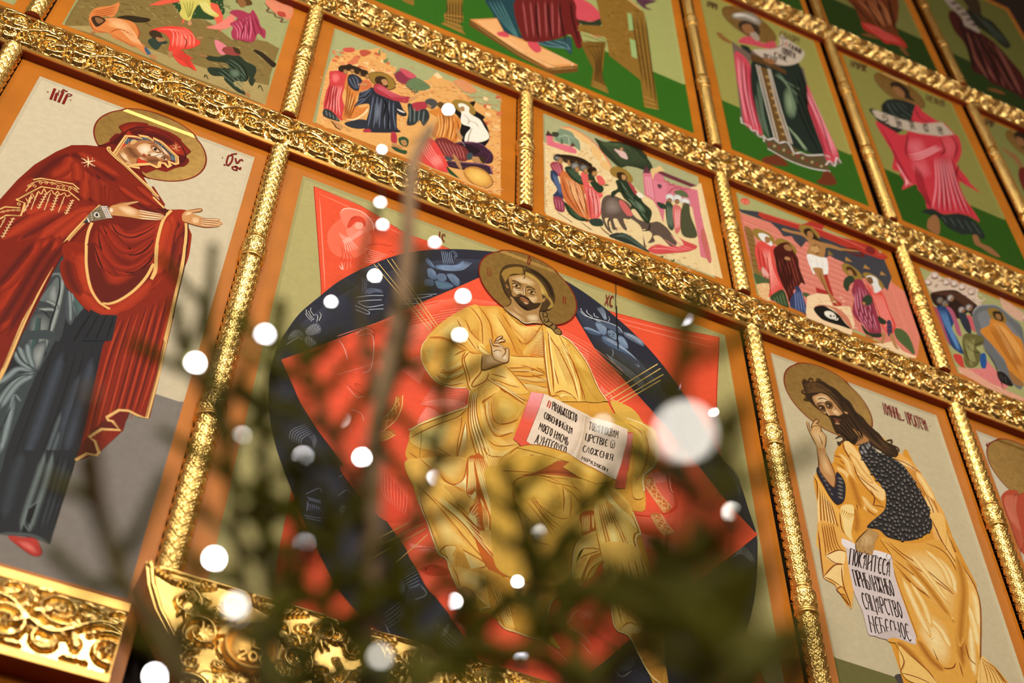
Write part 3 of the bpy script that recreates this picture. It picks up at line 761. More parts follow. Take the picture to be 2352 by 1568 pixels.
F|1|b07044|1221-352 17 14 21-4 21-9-17-9-21-2
L|1|4a2414|5.8|1|1221-355 21 4 17 2 21-4
B|d8a878|5a3c20|1242-372 27 10 4-13-17-15-14 8
L|1|241608|8.1|1|1200-348 21 22 21 1 20-4 21-25
L|1|241608|8.1|1|1204-341 31 17
K|1e1208|4|5.1|1|1208-401 27-21 28-5|1221-404 31-9 24-2
F|1|c09660|1179-260 17 15 17-1 11-15-17-10-18 1
F|1|2a1608|1211-253-1-7-4-6-5-3-5 2-1 5 1 7 4 6 5 3 5-1
L|1|e4cfa8|9.9|1|1186-263 7 7
L|1|2a1808|6.6|1|1175-262 17 20 25 1 14-16
L|1|2a1808|6.6|1|1186-272 21-2 20 12
L|1|241408|8.6|1|1175-233 17 10 21-2 25-12
L|1|241408|8.6|1|1185-235 35-2
K|8a5e34|2|3.9|1|1189-286 18 4 20 15|1190-297 17 0 24 18
F|1|c09660|1266-269 17 17 18-3 10-15-21-7-17 1
F|1|2a1608|1297-260-2-7-4-6-5-3-4 1-2 6 2 7 4 6 5 3 4-1
L|1|e4cfa8|9.9|1|1272-270 7 7
L|1|2a1808|6.6|1|1262-271 18 23 21-2 14-13
L|1|2a1808|6.6|1|1273-281 17-1 18 4
L|1|241408|8.6|1|1255-241 21 15 21-2 14-8
L|1|241408|8.6|1|1262-241 42 7
K|8a5e34|2|4|1|1273-292 17-1 18 8|1273-302 17-1 18 10
L|1|7a4e24|5.3|1|1241-241-1-38 2-36
L|1|7a4e24|5.3|1|1252-240 0-43 7-22
L|1|7a4e24|5.2|1|1224-309 7-12 14 3 14 3
L|1|7a4e24|5.3|1|1186-267-7-25-3-44
L|1|5a3416|7.9|1|1224-311 9-3
L|1|5a3416|7.9|1|1252-317 9 10
L|1|3a2410|4.4|1|1251-138-3-24-11-17
L|1|3a2410|4.4|1|1248-134 2-16
F|1|b0844c|1350-291 14 24 9-6-6-29-18-15
L|1|5a3818|5.3|1|1351-293 13 21 5-8-5-22-15-13
F|1|a07040|1144-275 9-16 7-12-10-6-7 12
F|1|8a6834|1331-420 18 19 28-5 3-19 13-13 21-19 14-18 20-19 8-26-12-19-21 1-23 28-28 10-24 18-13 38
L|1|2c1c0c|6.5|1|1332-395 3-49 13-38 24-18 28-10 23-28 21-1
L|1|2c1c0c|6.5|1|1349-421 10 29 18-9-4-28-17-4-4 14 11 11
L|1|2c1c0c|6.4|1|1345-459 17 25 21-4-4-28-17-9-3 13 10 11
L|1|2c1c0c|6.4|1|1365-483 21 26 21-9-11-26-17-4
L|1|2c1c0c|6.4|1|1389-501 21 32 17-11-10-31
L|1|2c1c0c|6.4|1|1413-518 21 31 21-19-4-27-21-6
L|1|2c1c0c|6.5|1|1338-401 35 24 29 36
F|1|b88a54|1030-915 47 27 14-23 29-8 32 11-44-45-75-70-5 52
B|d8b27c|b88a54|1037-925 37 29 20-23 26-9-44-32-38-15
R|8a5c30|b88a54|1033-1023 43 40 73 74|1032-1000 44 35 57 52
L|1|6a3e1c|5.2|1|1028-915 0-56 5-52 59 53 57 59
F|1|d4ac76|1062-771 6 8 7-20 7-25 4-17 16 8 16 13 19-4 14-26-1 33 13 7 4-31 0-37-3-30-19-21-25-6-29 8-11 27-4 40-7 34-7 25
B|e8caa0|d4ac76|1083-841 35 23 14-44-6-40-29 3-13 21
B|ecd2a8|d4ac76|1132-871 19 19 10-14-9-28-17-3
F|1|dcb682|1094-759 9 15 23 28 5-7-8-16-19-24
F|1|dcb682|1097-776 16 23 26 16 5-7-8-12-22-16-19-29
F|1|d8b07a|1082-803 19 14 20 1 29-8-3-9-26 5-29-8
L|1|6a3e1c|4.8|1|1062-771 10-42 8-71 14-30 26-5 29 8 17 25 1 70-4 22-13-7-1-33-14-36-6-17
L|1|6a3e1c|4.8|1|1068-763 9-34 9-28
L|1|6a3e1c|4.7|1|1083-803 20 59 23 28 5-7-27-40
L|1|6a3e1c|4.7|1|1095-797 18 44 26 16 5-10-30-25
L|1|6a3e1c|4.7|1|1085-797 26 13 39-12
L|1|6a3e1c|4.7|1|1083-864 22 26 26 4
T|7a2416|7.3|ІС|761-93 38-18-38 79
T|7a2416|8.4|ХС|1719-134 53 10-40 90
L|1|7a2416|5|1|769-24 30 4
L|1|7a2416|5.3|1|1736-36 36 4
L|1|3a2c1c|4.8|0|1793 99-3-94-4-135
"""
PAINT['mary'] = """
C|92702c|7a2412|603 -211 274 4
F|0|222428|428-1170 57 1 180-273 79-61-25-202 43-430 18-394 11-244-41 5-52-5-78-19-86-10-188 616 49 284 19 176
F|1|3a3e3e|424-1211 69-162 49-209 6-240-157-82 0 140 12 156 4 176 4 147
B|868a80|3a3e3e|423-1681 28 49 39-12 23-87 8-124-24-75-44 87
F|1|5f6660|426-1561 14 104 14 70 27-82 16-103-39 12
B|8e9088|5f6660|447-1480 8 49 29-80 5-49-31 17
G|3a3e3e|9aa094|23.2|450-1371 24-13 21-121 13-129 5-97 8-105
G|3a3e3e|9aa094|22.3|440-1553 49-7 12-27
G|3a3e3e|9aa094|21.9|425-1630 53 34 21-1
G|3a3e3e|9aa094|22.2|433-1566 55-12
G|3a3e3e|7a8078|17.9|401-1506 23 111 41 46
G|3a3e3e|7a8078|18.1|406-1468 25 86 42 24
L|1|1a1c1e|6.9|1|463-1382 22-102 11-123 6-81 21-118
L|1|1a1c1e|6.7|1|495-1582-51 32
L|1|1a1c1e|6.6|1|419-1628 39 8 34-31
L|1|1a1c1e|7|1|470-1368 25-13
R|3a5850|3a3e3e|441-1671 15-91 13-102|459-1661 19-89 17-100
F|1|44494a|504-1394 50-51 47-61-19-71-8-72-37 64
G|44494a|8a928c|16.2|510-1399 31-80 43-105
G|44494a|8a928c|16.1|526-1417 34-51 25-56
G|44494a|8a928c|16.1|512-1425 36-120 23-89
R|4c6a60|44494a|547-1458 30-36 17-25|549-1509 25-55 12-28
F|1|3a4242|409-2106 51 95 55 45 13 188-97-51-16-63-38 53 21 48 132 71 6-217-8-35-1-177 4-226 12-132-14-7
B|969890|3a4242|475-1842 37 56 16-102-3-73-26 13
G|3a4242|8a9490|28.5|516-1970-58-16-23-55-26-65
G|3a4242|8a9490|28.5|520-1972-47-67-19-70-13-107
G|3a4242|8a9490|28.4|521-1989-44-83-22-153
G|3a4242|8a9490|29|423-1861 40-60 52-45
G|3a4242|8a9490|28.8|415-1892 37-53 58-23
G|3a4242|8a9490|29.3|449-1829 25-69 36-61
G|3a4242|8a9490|27.4|482-2129 20-147 16-166
L|1|16181a|5.1|1|518-1986-44-36-28-57-16-59
L|1|16181a|5.1|1|514-1962-59 28-37 52
L|1|16181a|5.1|1|496-1949-46 75
L|1|16181a|4.9|1|486-2144 3-122-3-66
G|3a4242|7c8884|15.6|517-2154-35 25 9-88
G|3a4242|7c8884|15.2|480-2254 27-131
F|0|222428|532-1966 11 196 94 50 96 50 32-329 10-359-6-62-219-96-8 194-5 195
K|17181b|7|6.3|1|547-1805 14-328 8-375|719-1714 22-331 3-386
G|222428|3c424a|55.2|587-1802 13-312 11-375
G|222428|3c424a|54.3|682-1899 6-206 8-347
G|222428|3c424a|55.9|700-1781 21-274 11-307
G|222428|566060|23.8|665-2125 5-186 2-151
G|222428|566060|23.3|685-2223 4-142 3-89
F|0|222428|613-2782-11 143-9 256 177 81 9-185 7-150 4-133-47 11-64-8-50-26
G|222428|6a746e|30|664-2350 6-158 4-132 9-125
G|222428|6a746e|30.2|689-2339 13-168 4-151 4-96
G|222428|34393e|55.6|589-2384 10-181 17-167
G|222428|34393e|56.6|741-2357 4-177 2-193
K|101113|4|5.7|1|711-2329 13-194 11-209|774-2355 5-164 5-193
F|0|111214|680-2644 20 40 4-55 0-55-19 10
F|0|0e0f10|686-2761-3 41 26-32
L|1|707a74|3.5|0|680-2644 20 40
L|1|707a74|3.4|0|682-2717 25-26
L|1|707a74|3.5|0|676-2646 4-72
G|222428|5a605c|16.8|620-2791 39 15 41 13 43 4 42-10
F|1|b8342a|649-2794 46 16 46 9 28-39 4-22-21-13-33 9
B|e07060|b8342a|680-2802 35 14 37-21 10-20-27 1
L|1|7a1812|3.4|1|741-2769 28-39 4-22-21-13-43 17-60 32
F|0|7c1c0a|222-2247-71 270-41 340-21 357 15 260 26 175 35 153 59 154 48 92 61 43 49 23 42 81 29 103 29 63 47 34 61-7 81-18 51-38 50-63 12-57-35-43-34-59-47-8-38-61-23 8 10-28 38-59 40-68 35-47 48-21 81 48 16-30 13-65 25-161 17-193 20-245 20-374 16-334-47-1-40 9-31-18-37-63 9-11 52-31 2-9-61-16-39-62 32-19 20-44-45-20-22-43-17 215-40 431 16 227-25-13-66 8-69 52-98 130-49 83-2-237-7-240-7-309-24-332-37-179
F|1|7c1c0a|145-1196 73 185 71 99 125 62 83 36-42-162-45-205-228-138
B|b4391a|7c1c0a|248-755 39 122 10 104 44-29 25-80-25-83-66-25
B|9c2a10|7c1c0a|268-598 22 75 29-30-2-117-35-62-39-7
G|7c1c0a|54100a|82.6|286-507-51-123-37-149-30-158-16-151
G|7c1c0a|54100a|81.6|353-588 32-104 25-142
G|7c1c0a|54100a|82.4|407-551 49-93 39-162
G|7c1c0a|54100a|81.9|376-573 41-126 43-130
G|7c1c0a|54100a|82.3|279-521 71 9 84-41 97-51
G|7c1c0a|a43014|61|310-479 92-27 133-47
G|7c1c0a|a43014|60.3|292-532 2-87-40-122
G|7c1c0a|a43014|59.8|371-596 29-95 27-132
G|7c1c0a|a43014|60.1|319-553 34-94 7-52
G|7c1c0a|8e2812|56.9|186-787-19-114-23-158-7-74
G|7c1c0a|8e2812|59.7|450-620 51-80 23-97
G|7c1c0a|8e2812|59.6|419-621 33-93 28-93
G|8e2410|5c120a|57.4|501-830-70-126-56-131-65-154
G|8e2410|5c120a|57|465-853-83-107-65-128-71-162
G|8e2410|5c120a|56.7|407-863-84-99-84-124-71-154
G|8e2410|5c120a|55.5|455-976-25-94-12-106
G|8e2410|ae3416|52.1|480-830-57-95-51-112-54-162
G|8e2410|ae3416|51.2|383-888-67-87-63-128-65-175
G|8e2410|ae3416|51.5|462-882-39-123-45-165
G|8e2410|ae3416|50.8|319-911-51-68-38-77
L|1|f0c890|6.6|1|339-519 31-9 35-15
L|1|f0c890|6.7|1|362-494 10-32 6-35
L|1|f0c890|6.6|1|350-552 20 23 25 28
L|1|f0c890|6.6|1|345-511 51-38
L|1|f0c890|6.7|1|386-487-21-84
F|1|f0c890|341-518 0-2-1-2-1-1-1 1-1 1 0 3 1 1 1 1 1 0
F|1|f0c890|407-540 0-2-1-2-1-1-1 1-1 2 0 2 0 2 2 0 1 0
F|1|f0c890|362-492 0-2 0-2-2 0-1 0-1 2 0 2 1 2 1 1 1-1
F|1|f0c890|382-564 0-2-1-2-1 0-1 0-1 2 0 2 1 2 1 1 1-1
F|1|f0c890|349-550 0-2-1-2-1-1-1 1-1 1 0 3 1 1 1 1 1 0
F|1|f0c890|397-499 0-3-1-1-1-1-1 0-1 2 0 2 1 2 1 1 1-1
F|1|f0c890|383-487 0-2 0-2-1-1-2 1-1 2 0 2 1 2 1 1 1-1
F|1|f0c890|367-569 0-3-1-1-1-1-1 1-1 1 0 2 0 2 2 1 1-1
L|0|e8b468|8.2|0|190-803 27 30 134 42 34-22
L|0|e8b468|7.9|0|165-983 70 152 111 38 59-39
L|0|e8b468|7.9|0|165-983 38-1 9-93-54-32-17-38
L|0|e8b468|7.7|0|123-1085 15 29 58 28
L|0|e8b468|7.9|0|203-985 10-65
L|0|6a3a18|2.5|0|167-971 70 134 109 37 56-33
L|0|6a3a18|2.4|0|125-1091 15 30 57 29
L|0|6a3a18|2.4|0|149-1125 60 51
V|dba661|2|6.0|4|184-908 15 74 25 35 71 19 57 15 42-24|184-890 10 71 27 32 69 23 58 12 37-15
L|0|e8b468|3.6|0|180-862 3 15 9-7-3-15-9 7
L|0|e8b468|3.6|0|202-848 3 15 9-7-3-15-9 7
L|0|e8b468|3.6|0|218-810 3 15 9-7-3-15-9 7
L|0|e8b468|3.6|0|240-795 3 15 9-7-3-15-9 7
L|0|e8b468|3.6|0|263-785 4 15 9-7-4-15-9 7
L|0|e8b468|3.6|0|293-798 4 15 8-8-3-15-9 8
L|0|e8b468|3.6|0|317-788 3 15 9-7-3-16-9 8
L|0|e8b468|3.7|0|341-778 3 15 9-7-3-15-9 7
L|0|e8b468|3.7|0|365-768 3 15 9-7-3-15-9 7
V|dba661|2|6.0|3.9|130-1111 33 38 38 25|127-1100 33 34 39 27
L|1|e8b468|5.1|1|211-899 21-23 0 55
L|1|e8b468|5.1|1|232-867 15-18 1 51
L|1|e8b468|5.1|1|248-834 18-29 13 36
L|1|e8b468|5.2|1|279-827 19-25 7 32
L|1|e8b468|5.2|1|305-820 16-21 13 27
L|1|e8b468|5.2|1|334-814 16-22 13 27
L|1|e8b468|5|1|195-946 17-16-1 63
L|1|e2b478|5|0|218-922-2-126
L|1|e2b478|5|0|208-938 7-5 2 5
L|1|e2b478|5|0|217-938 7 6
L|1|e2b478|5|0|208-970 7-4 2 4
L|1|e2b478|5|0|217-970 7 7
L|1|e2b478|4.9|0|208-1001 7-5 1 5
L|1|e2b478|5|0|216-1001 7 6
L|1|e2b478|4.9|0|207-1032 7-5 2 5
L|1|e2b478|4.9|0|216-1032 7 6
L|1|e2b478|5.1|0|266-863-2-128
L|1|e2b478|5.1|0|257-874 7-5 2 5
L|1|e2b478|5.1|0|266-874 7 7
L|1|e2b478|5.1|0|257-896 7-4 2 4
L|1|e2b478|5.1|0|266-896 7 7
L|1|e2b478|5.1|0|256-917 7-5 2 5
L|1|e2b478|5.1|0|265-917 7 7
L|1|e2b478|5|0|256-938 7-5 2 5
L|1|e2b478|5|0|265-938 7 7
L|1|e2b478|5|0|255-960 7-4 2 4
L|1|e2b478|5|0|264-960 7 7
L|1|e2b478|5|0|255-981 7-4 2 5
L|1|e2b478|5|0|264-980 7 6
L|1|e2b478|5.1|0|311-843 7-131
L|1|e2b478|5.1|0|303-854 7-5 1 5
L|1|e2b478|5.1|0|311-854 8 7
L|1|e2b478|5.1|0|304-876 7-5 2 5
L|1|e2b478|5.1|0|313-876 7 7
L|1|e2b478|5.1|0|305-898 7-4 2 4
L|1|e2b478|5.1|0|314-898 7 7
L|1|e2b478|5.1|0|306-920 7-4 2 4
L|1|e2b478|5.1|0|315-920 7 7
L|1|e2b478|5|0|307-942 7-4 2 5
L|1|e2b478|5|0|316-941 7 6
L|1|e2b478|5|0|308-963 8-5 1 5
L|1|e2b478|5|0|317-963 8 6
L|1|e2b478|5.2|0|380-844-2-118
L|1|e2b478|5.2|0|370-854 7-5 2 5
L|1|e2b478|5.2|0|379-854 7 7
L|1|e2b478|5.1|0|370-874 7-5 2 5
L|1|e2b478|5.1|0|379-874 7 7
L|1|e2b478|5.1|0|370-894 7-5 2 5
L|1|e2b478|5.1|0|379-894 7 7
L|1|e2b478|5.1|0|370-913 7-5 2 5
L|1|e2b478|5.1|0|379-913 7 6
L|1|e2b478|5.1|0|369-933 7-5 2 5
L|1|e2b478|5.1|0|378-933 8 6
L|1|e2b478|5|0|369-953 7-4 2 4
L|1|e2b478|5|0|378-953 8 7
L|1|e2b478|4.8|0|189-1108-4-155
L|1|e2b478|4.8|0|180-1119 7-4 2 4
L|1|e2b478|4.8|0|189-1119 7 6
L|1|e2b478|4.8|0|179-1142 7-4 2 4
L|1|e2b478|4.8|0|188-1142 7 6
L|1|e2b478|4.8|0|179-1164 7-4 2 4
L|1|e2b478|4.8|0|188-1164 6 6
L|1|e2b478|4.7|0|178-1187 7-4 2 4
L|1|e2b478|4.8|0|187-1187 7 6
L|1|e2b478|4.7|0|178-1208 6-5 2 5
L|1|e2b478|4.7|0|186-1208 7 6
L|1|e2b478|4.7|0|177-1230 7-4 2 4
L|1|e2b478|4.7|0|186-1230 7 6
L|1|e2b478|4.7|0|177-1252 6-5 2 5
L|1|e2b478|4.7|0|185-1252 7 6
L|1|e2b478|3.8|0|230-878 8-134
F|1|e2b478|237-930 1-5-1-4-3-2-2 2-3 5 0 5 1 4 2 2 3-2
F|1|7c1c0a|235-931 0-2 0-2-1-1-1 1-1 2-1 2 1 2 1 1 1-1
F|1|e2b478|240-1011 0-2-1-2-1-1-1 1-1 2-1 2 1 2 1 1 2-1
L|1|e2b478|3.8|0|281-853 8-131
F|1|e2b478|288-904 1-5-1-4-3-2-2 2-3 4 0 6 1 4 2 2 3-2
F|1|7c1c0a|286-905 0-2 0-2-1-1-1 1-1 2-1 2 1 2 1 1 1-1
F|1|e2b478|291-982 0-3-1-2-1-1-1 1-1 2-1 2 1 2 1 1 2 0
L|1|e2b478|3.9|0|341-842 5-121
F|1|e2b478|347-888 1-6-2-4-2-2-3 2-2 5 0 5 1 4 2 2 3-2
F|1|7c1c0a|345-890 0-2 0-2-1-1-2 1-1 2 0 3 1 1 1 1 1-1
F|1|e2b478|348-962 0-2 0-2-2-1-1 0-1 2 0 3 1 2 1 1 1-1
L|1|e2b478|3.6|0|159-1127 0-73
F|1|e2b478|162-1154 1-5-1-4-2-2-3 2-2 4-1 5 1 4 3 2 2-2
F|1|7c1c0a|160-1156 1-2-1-2-1 0-1 0-1 2 0 3 0 2 1 0 1-1
F|1|e2b478|161-1199 0-2-1-2-1-1-1 1-1 2-1 2 1 2 1 1 2-1
L|0|e8b468|4.5|0|179-996 10-8-2-14-10 7 2 15
L|1|e8b468|15.7|0|499-814-32-130-42-212-14-232-7-301 6-312-6-106
L|1|7a3a18|2.6|0|494-828-30-135-39-209-15-225-7-302 2-310
L|1|4a0e08|4.2|0|517-821-34-140-42-201-14-232-11-303 6-311
G|7c1c0a|a62c10|63.4|396-1124-21-228-16-246-21-226
G|7c1c0a|a62c10|62.9|358-1147-22-200-29-264-15-125
G|7c1c0a|a62c10|62.3|330-1184-30-221-28-191
G|7c1c0a|52100a|43.6|379-1144-25-229-17-272-15-156
G|7c1c0a|52100a|42.9|309-1206-29-202-30-184
G|7c1c0a|52100a|43.9|431-1131-33-207-16-248-14-239
F|1|6e1608|500-816 50 27 115-31 111 147 1-58 0-132 17-155 17-132-44-129-32-84-89-50-58 33-46 124-31 104-18 113 1 83
G|6e1608|a8301a|103|567-910 45-55 63 2 56 89 48 135
L|1|3e0a06|9|1|567-910 45-55 63 2 56 89 48 135
G|6e1608|a02a12|102.1|532-941 64-89 86-56 61 55 33 148
L|1|3e0a06|8.9|1|532-941 64-89 86-56 61 55 33 148
G|6e1608|a02a12|101.2|526-982 48-133 71-80 83-3 51 99 13 115
L|1|3e0a06|8.9|1|526-982 48-133 71-80 83-3 51 99 13 115
G|6e1608|a02a12|99|531-1087 69-135 82-88 66 21 33 87
L|1|3e0a06|8.7|1|531-1087 69-135 82-88 66 21 33 87
R|6e1608|b03014|591-895 47-45 55 43 70 129|603-925 50-33 62 56 59 131
R|6e1608|a22810|565-1012 76-80 59 18 64 147|575-988 57-65 71 16 63 148
R|70180a|a42a10|585-1161 80-57 69 40 54 138|579-1112 78-68 77 46 48 145
F|1|9a2810|777-731 20 67 59 38-3-66 26-22 20-186-12-206-54-148-26-69-36-20 44 152 5 63-31 143-15 138
G|9a2810|5a140a|70.9|844-707 16-162-5-185-31-157
G|9a2810|5a140a|70.9|874-718 19-149 8-124-17-204
G|9a2810|b83a18|65.6|813-688-2-155 16-156 6-156
G|9a2810|b83a18|64.9|800-735-1-153 16-154
F|1|5c140a|880-719 19-69 16-194 17-216-61-88 22 201 0 162
G|5c140a|862412|53.6|879-800 14-178 0-159
G|5c140a|862412|52|899-955 8-174
L|1|e8b468|13.7|0|797-664-18-75 0-105 13-140 24-128 0-83
L|1|e8b468|12.6|0|803-1089-12-90-27-110
L|1|e8b468|15|0|879-720 15-71 20-156 11-137 7-117
L|1|3c0c06|5.5|0|887-719 20-102 22-189 10-170
L|1|e8b468|12.7|0|494-956 2-81 18-114 32-120 49-119
F|1|4a0e08|774-732 5 32 2 29-65-31-45-96 42 8
G|7c1c0a|52100a|59.1|469-676 32-134
G|7c1c0a|52100a|59.4|504-662 29-147
G|7c1c0a|52100a|61.5|680-536 79-108
G|7c1c0a|52100a|60.1|554-619 121-99 98 5
G|7c1c0a|a63014|43.6|533-623 87-43 92-18
G|7c1c0a|a63014|43.2|481-658 35-124
G|7c1c0a|a63014|44.3|610-572 77-49 76-41
F|1|8a2008|420-1175 87 53 43-165 50-110 47-63 50-17 48 72 45 132 31 96 33 51-33-160-46-132-54-82-56-31-70 27-63 69-54 106
G|8a2008|b03416|96.5|471-1192 53-157 66-98 76-54 55 38 56 121 45 142
G|8a2008|b03416|97.1|503-1173 42-148 65-115
G|8a2008|5a140a|71.4|457-1248 43-115 66-98
F|1|601409|511-1120 27 16 39-105 61-58 60 26 64 93 37 54-15-152-48-119-56-80-26-4-53 68-45 97
B|aa2e12|601409|601-1227 64-33 56 41 28 1-45-89-51-21-32 35
L|1|e8b468|12.3|0|509-1121 35-139 49-126 47-63 32-19 25-7
L|1|e8b468|12.6|0|802-1088-10-106-28-110-40-91-35-47-27-13
L|1|e8b468|12.9|0|790-950 15-91 16-88-5-67
F|1|841f0b|733-1494 44 69 58 162 54 206 36-60 9-304 10-137-203-107
L|1|e8b468|15.9|0|906-881 18-156 9-170 11-193 8-154
L|1|3c0c06|5.3|0|913-876 19-156 9-179 11-193
F|0|222428|623-1517 46-12 65 32 15-164-109-58
K|121316|4|6.8|1|636-1525-17-110-10-100|722-1507 3-70 1-96
F|0|841f0b|738-1667 216 114 27-476-80 5 4-105-56-148-69-79-17 364
K|5e140a|7|9.2|1|766-1496-1-156 4-221 24-381|903-1276 17-295 3-243 5-211
K|b03818|7|7.8|1|754-1522-1-156 10-216 27-394|927-1263 10-299 8-241-1-214
F|0|5e140c|834-2095 18-4 40-36-65-30-31-56 46-27 10-44-51-15-27-48-1 92 46 136
F|0|6a180e|905-2027-2-94-11-14-46 37 20 61
L|0|e8b468|12.6|0|954-1553 13-212 8-263-38-1-37 9-35-13-35-59 9-13 16 3 37-34-65-25-34-61 28-11 26-49-4-18-40-7-29-50
L|0|6a3014|2.4|0|859-2104 31-28
L|0|6a3014|2.3|0|825-2231 23-47
L|0|6a3014|2.8|0|953-1563 10-213 9-244
F|0|7a6a50|473-965-15-14 11 82 28 80 32 15 40-69
F|0|2a2a2c|459-983 11 40 8-23
F|1|2a2420|508-887 0-7-3-7-5-3-6 1-3 6 0 8 3 6 5 4 6-2
L|1|e8dcc8|5.1|0|490-898 3 21 11-2 7-20-11-7-10 8
F|1|e8d4c8|510-819 0-3-1-3-2-2-3 1-1 3 0 3 1 3 2 1 2-1
F|1|e8d4c8|516-829 0-4-1-3-2-1-2 1-2 2 0 4 1 3 2 1 3-1
F|1|e8d4c8|522-840 0-3-1-3-2-1-2 1-1 2-1 3 2 3 2 2 2-1
F|1|e8d4c8|528-850 0-3-1-3-2-1-2 0-1 3 0 3 1 3 2 1 2-1
F|1|e8d4c8|534-860 0-4-1-2-2-2-2 1-1 3 0 3 1 3 2 1 2-1
F|1|e8d4c8|541-871 0-3-2-3-2-1-2 1-1 2 0 4 1 2 2 2 2-1
F|1|e8d4c8|547-881 0-3-1-3-2-1-2 1-2 2 0 3 1 3 2 1 2 0
F|1|e8d4c8|518-814 0-3-2-3-2-2-2 1-1 3 0 3 1 3 2 1 2-1
F|1|e8d4c8|524-824 0-4-1-3-2-1-2 1-2 2 0 4 1 3 2 1 2-1
F|1|e8d4c8|530-835 0-3-1-3-2-1-2 1-2 2 0 3 2 3 2 2 2-1
F|1|e8d4c8|536-845 0-3-1-3-2-1-2 0-1 3 0 3 1 3 2 1 2 0
F|1|e8d4c8|542-855 0-4-1-2-2-2-2 1-1 3 0 3 1 3 2 1 2-1
F|1|e8d4c8|548-866 1-3-2-3-2-1-2 1-1 2 0 4 1 2 2 2 2-1
F|1|e8d4c8|555-876 0-3-2-3-2-1-2 1-1 2 0 3 1 3 2 1 2 0
F|1|e8d4c8|526-809 0-3-1-3-2-1-2 1-2 2 0 3 1 3 3 2 2-1
F|1|e8d4c8|532-819 0-3-1-3-2-1-2 0-1 3 0 3 1 3 2 1 2-1
F|1|e8d4c8|538-829 0-4-1-3-2-1-2 1-1 2 0 4 1 3 2 1 2-1
F|1|e8d4c8|544-840 1-3-2-3-2-1-2 1-1 2 0 3 1 3 2 2 2-1
F|1|e8d4c8|551-850 0-3-1-3-3-1-2 0-1 3 0 3 1 3 2 1 2 0
F|1|e8d4c8|557-860 0-4-1-2-2-2-2 1-2 3 0 3 1 3 2 1 2-1
F|1|e8d4c8|563-871 0-3-1-3-2-1-2 1-2 2 0 4 2 2 2 2 2-1
F|1|e8d0c0|473-937 0-2-1-3-2-1-2 0-1 2 0 3 1 3 2 1 2-1
F|1|e0c8b0|477-894 0-2-1-2-1-1-1 1-1 1 0 2 0 2 2 1 1 0
F|1|e8d0c0|477-944 0-2-1-3-2-1-2 0-2 2 0 3 2 3 2 1 2-1
F|1|e0c8b0|482-908 0-2-1-2-1-1-2 1 0 2 0 2 0 2 2 1 1-1
F|1|e8d0c0|481-950 0-3-2-3-2-1-2 1-1 2 0 2 1 3 2 1 2 0
F|1|e0c8b0|487-921 0-2-1-2-1-1-2 0 0 2-1 2 1 2 2 1 1-1
F|1|e8d0c0|484-957 0-3-1-2-2-2-2 1-1 2 0 2 1 3 2 1 2 0
F|1|e0c8b0|492-935 0-2-1-2-1-1-2 1-1 1 0 2 1 2 2 1 1 0
F|1|3a1c18|504-856 0-3-1-2-1-1-2 1-1 2 0 3 1 2 2 1 1-1
F|1|3a1c18|499-921 0-3-1-2-1-1-2 1-1 2 0 2 1 3 1 1 2-1
F|1|3a1c18|528-899 0-3 0-2-2-1-1 1-1 2-1 3 1 2 2 1 1-1
F|1|3a1c18|490-865 0-2 0-3-2-1-1 1-1 2-1 3 1 2 2 1 1-1
F|1|c88a50|536-812 12 32 29 38 32 26 32 29 6-5-7-14-26-32-4-7 39-4 22 1 40 15 50 14 15-7 1-19-6-16-37-27-40-19-29-12-36-10-64-26-15 9
B|ecc594|c88a50|564-780 47 31 46-10 4-45-51-13
B|f4e0c0|c88a50|559-816 1-13-3-10-6-4-6 4-5 11-1 13 3 10 6 4 6-5
L|1|f0cfa0|8.6|1|661-751 46 13 51 19
L|1|f0cfa0|8.5|1|664-768 61 22 49 16
L|1|f0cfa0|8.5|1|666-789 58 21 50 24
L|1|f0cfa0|8.5|1|673-808 59 28 35 20
L|1|f0cfa0|8.5|1|592-737 50 45
L|1|7a3c18|4.3|1|649-749 62 17 49 15
L|1|7a3c18|4.3|1|658-765 66 24 52 16
L|1|7a3c18|4.3|1|665-782 63 24 48 17
L|1|7a3c18|4.2|1|669-801 62 26 38 16
L|1|7a3c18|4.2|1|536-812 12 32 61 64 34 30 5-7-34-45
L|1|7a3c18|4.2|1|565-855 64 26 66 22 68 37
F|1|c88a50|851-684 0 29 13 33 26 24 27 23 9-4-2-14-32-30 5-7 40-4 27 7 52 28 4-8-4-7 17-4 5-9-7-12-10-23-50-36-42-13-38-6-28 2
B|f0cc9c|c88a50|857-670 11 41 21 9-1-23-19-20
B|e8bf8c|c88a50|896-655 32 10 8-44-36-17
L|1|efcb9c|8.3|1|934-649 41 22 42 21
L|1|efcb9c|8.3|1|937-664 46 25 50 13
L|1|efcb9c|8.3|1|940-679 46 24 43 16
L|1|efcb9c|8.3|1|942-691 37 14 40 19
L|1|efcb9c|8.4|1|891-617 30 35
L|1|7a3c18|4.4|1|931-650 44 27 42 23
L|1|7a3c18|4.4|1|932-652 8-44
L|1|7a3c18|4.4|1|935-662 48 26 52 15
L|1|7a3c18|4.4|1|938-676 47 24 46 17
L|1|7a3c18|4.4|1|940-688 38 14 44 16
L|1|7a3c18|4.4|1|864-622 53 47 11-3-4-16-34-33
L|1|7a3c18|4.4|1|858-718 32 3 39 4 42 13 50 36
L|1|7a3c18|4.4|1|897-674 9-33
F|1|6e160c|381-377 30 30 29 44 21 80 26 78 41 46 39 21 63 6 51-13 48-32 37-58 9-40-10-54-22-44-28-31-31-3-16-28-36-2-15-16-15-33 19-43 35-21-130 40-66 46-28 43
G|6e160c|a62e12|135.6|485-218 23 64 37 33 47 16
G|6e160c|a62e12|136.9|534-183 32 53 42 12 64-3 54-46
G|6e160c|a62e12|138.5|613-145 56 10 51-36 41-43
G|6e160c|4a0c08|77.2|497-186 39 47 42 11
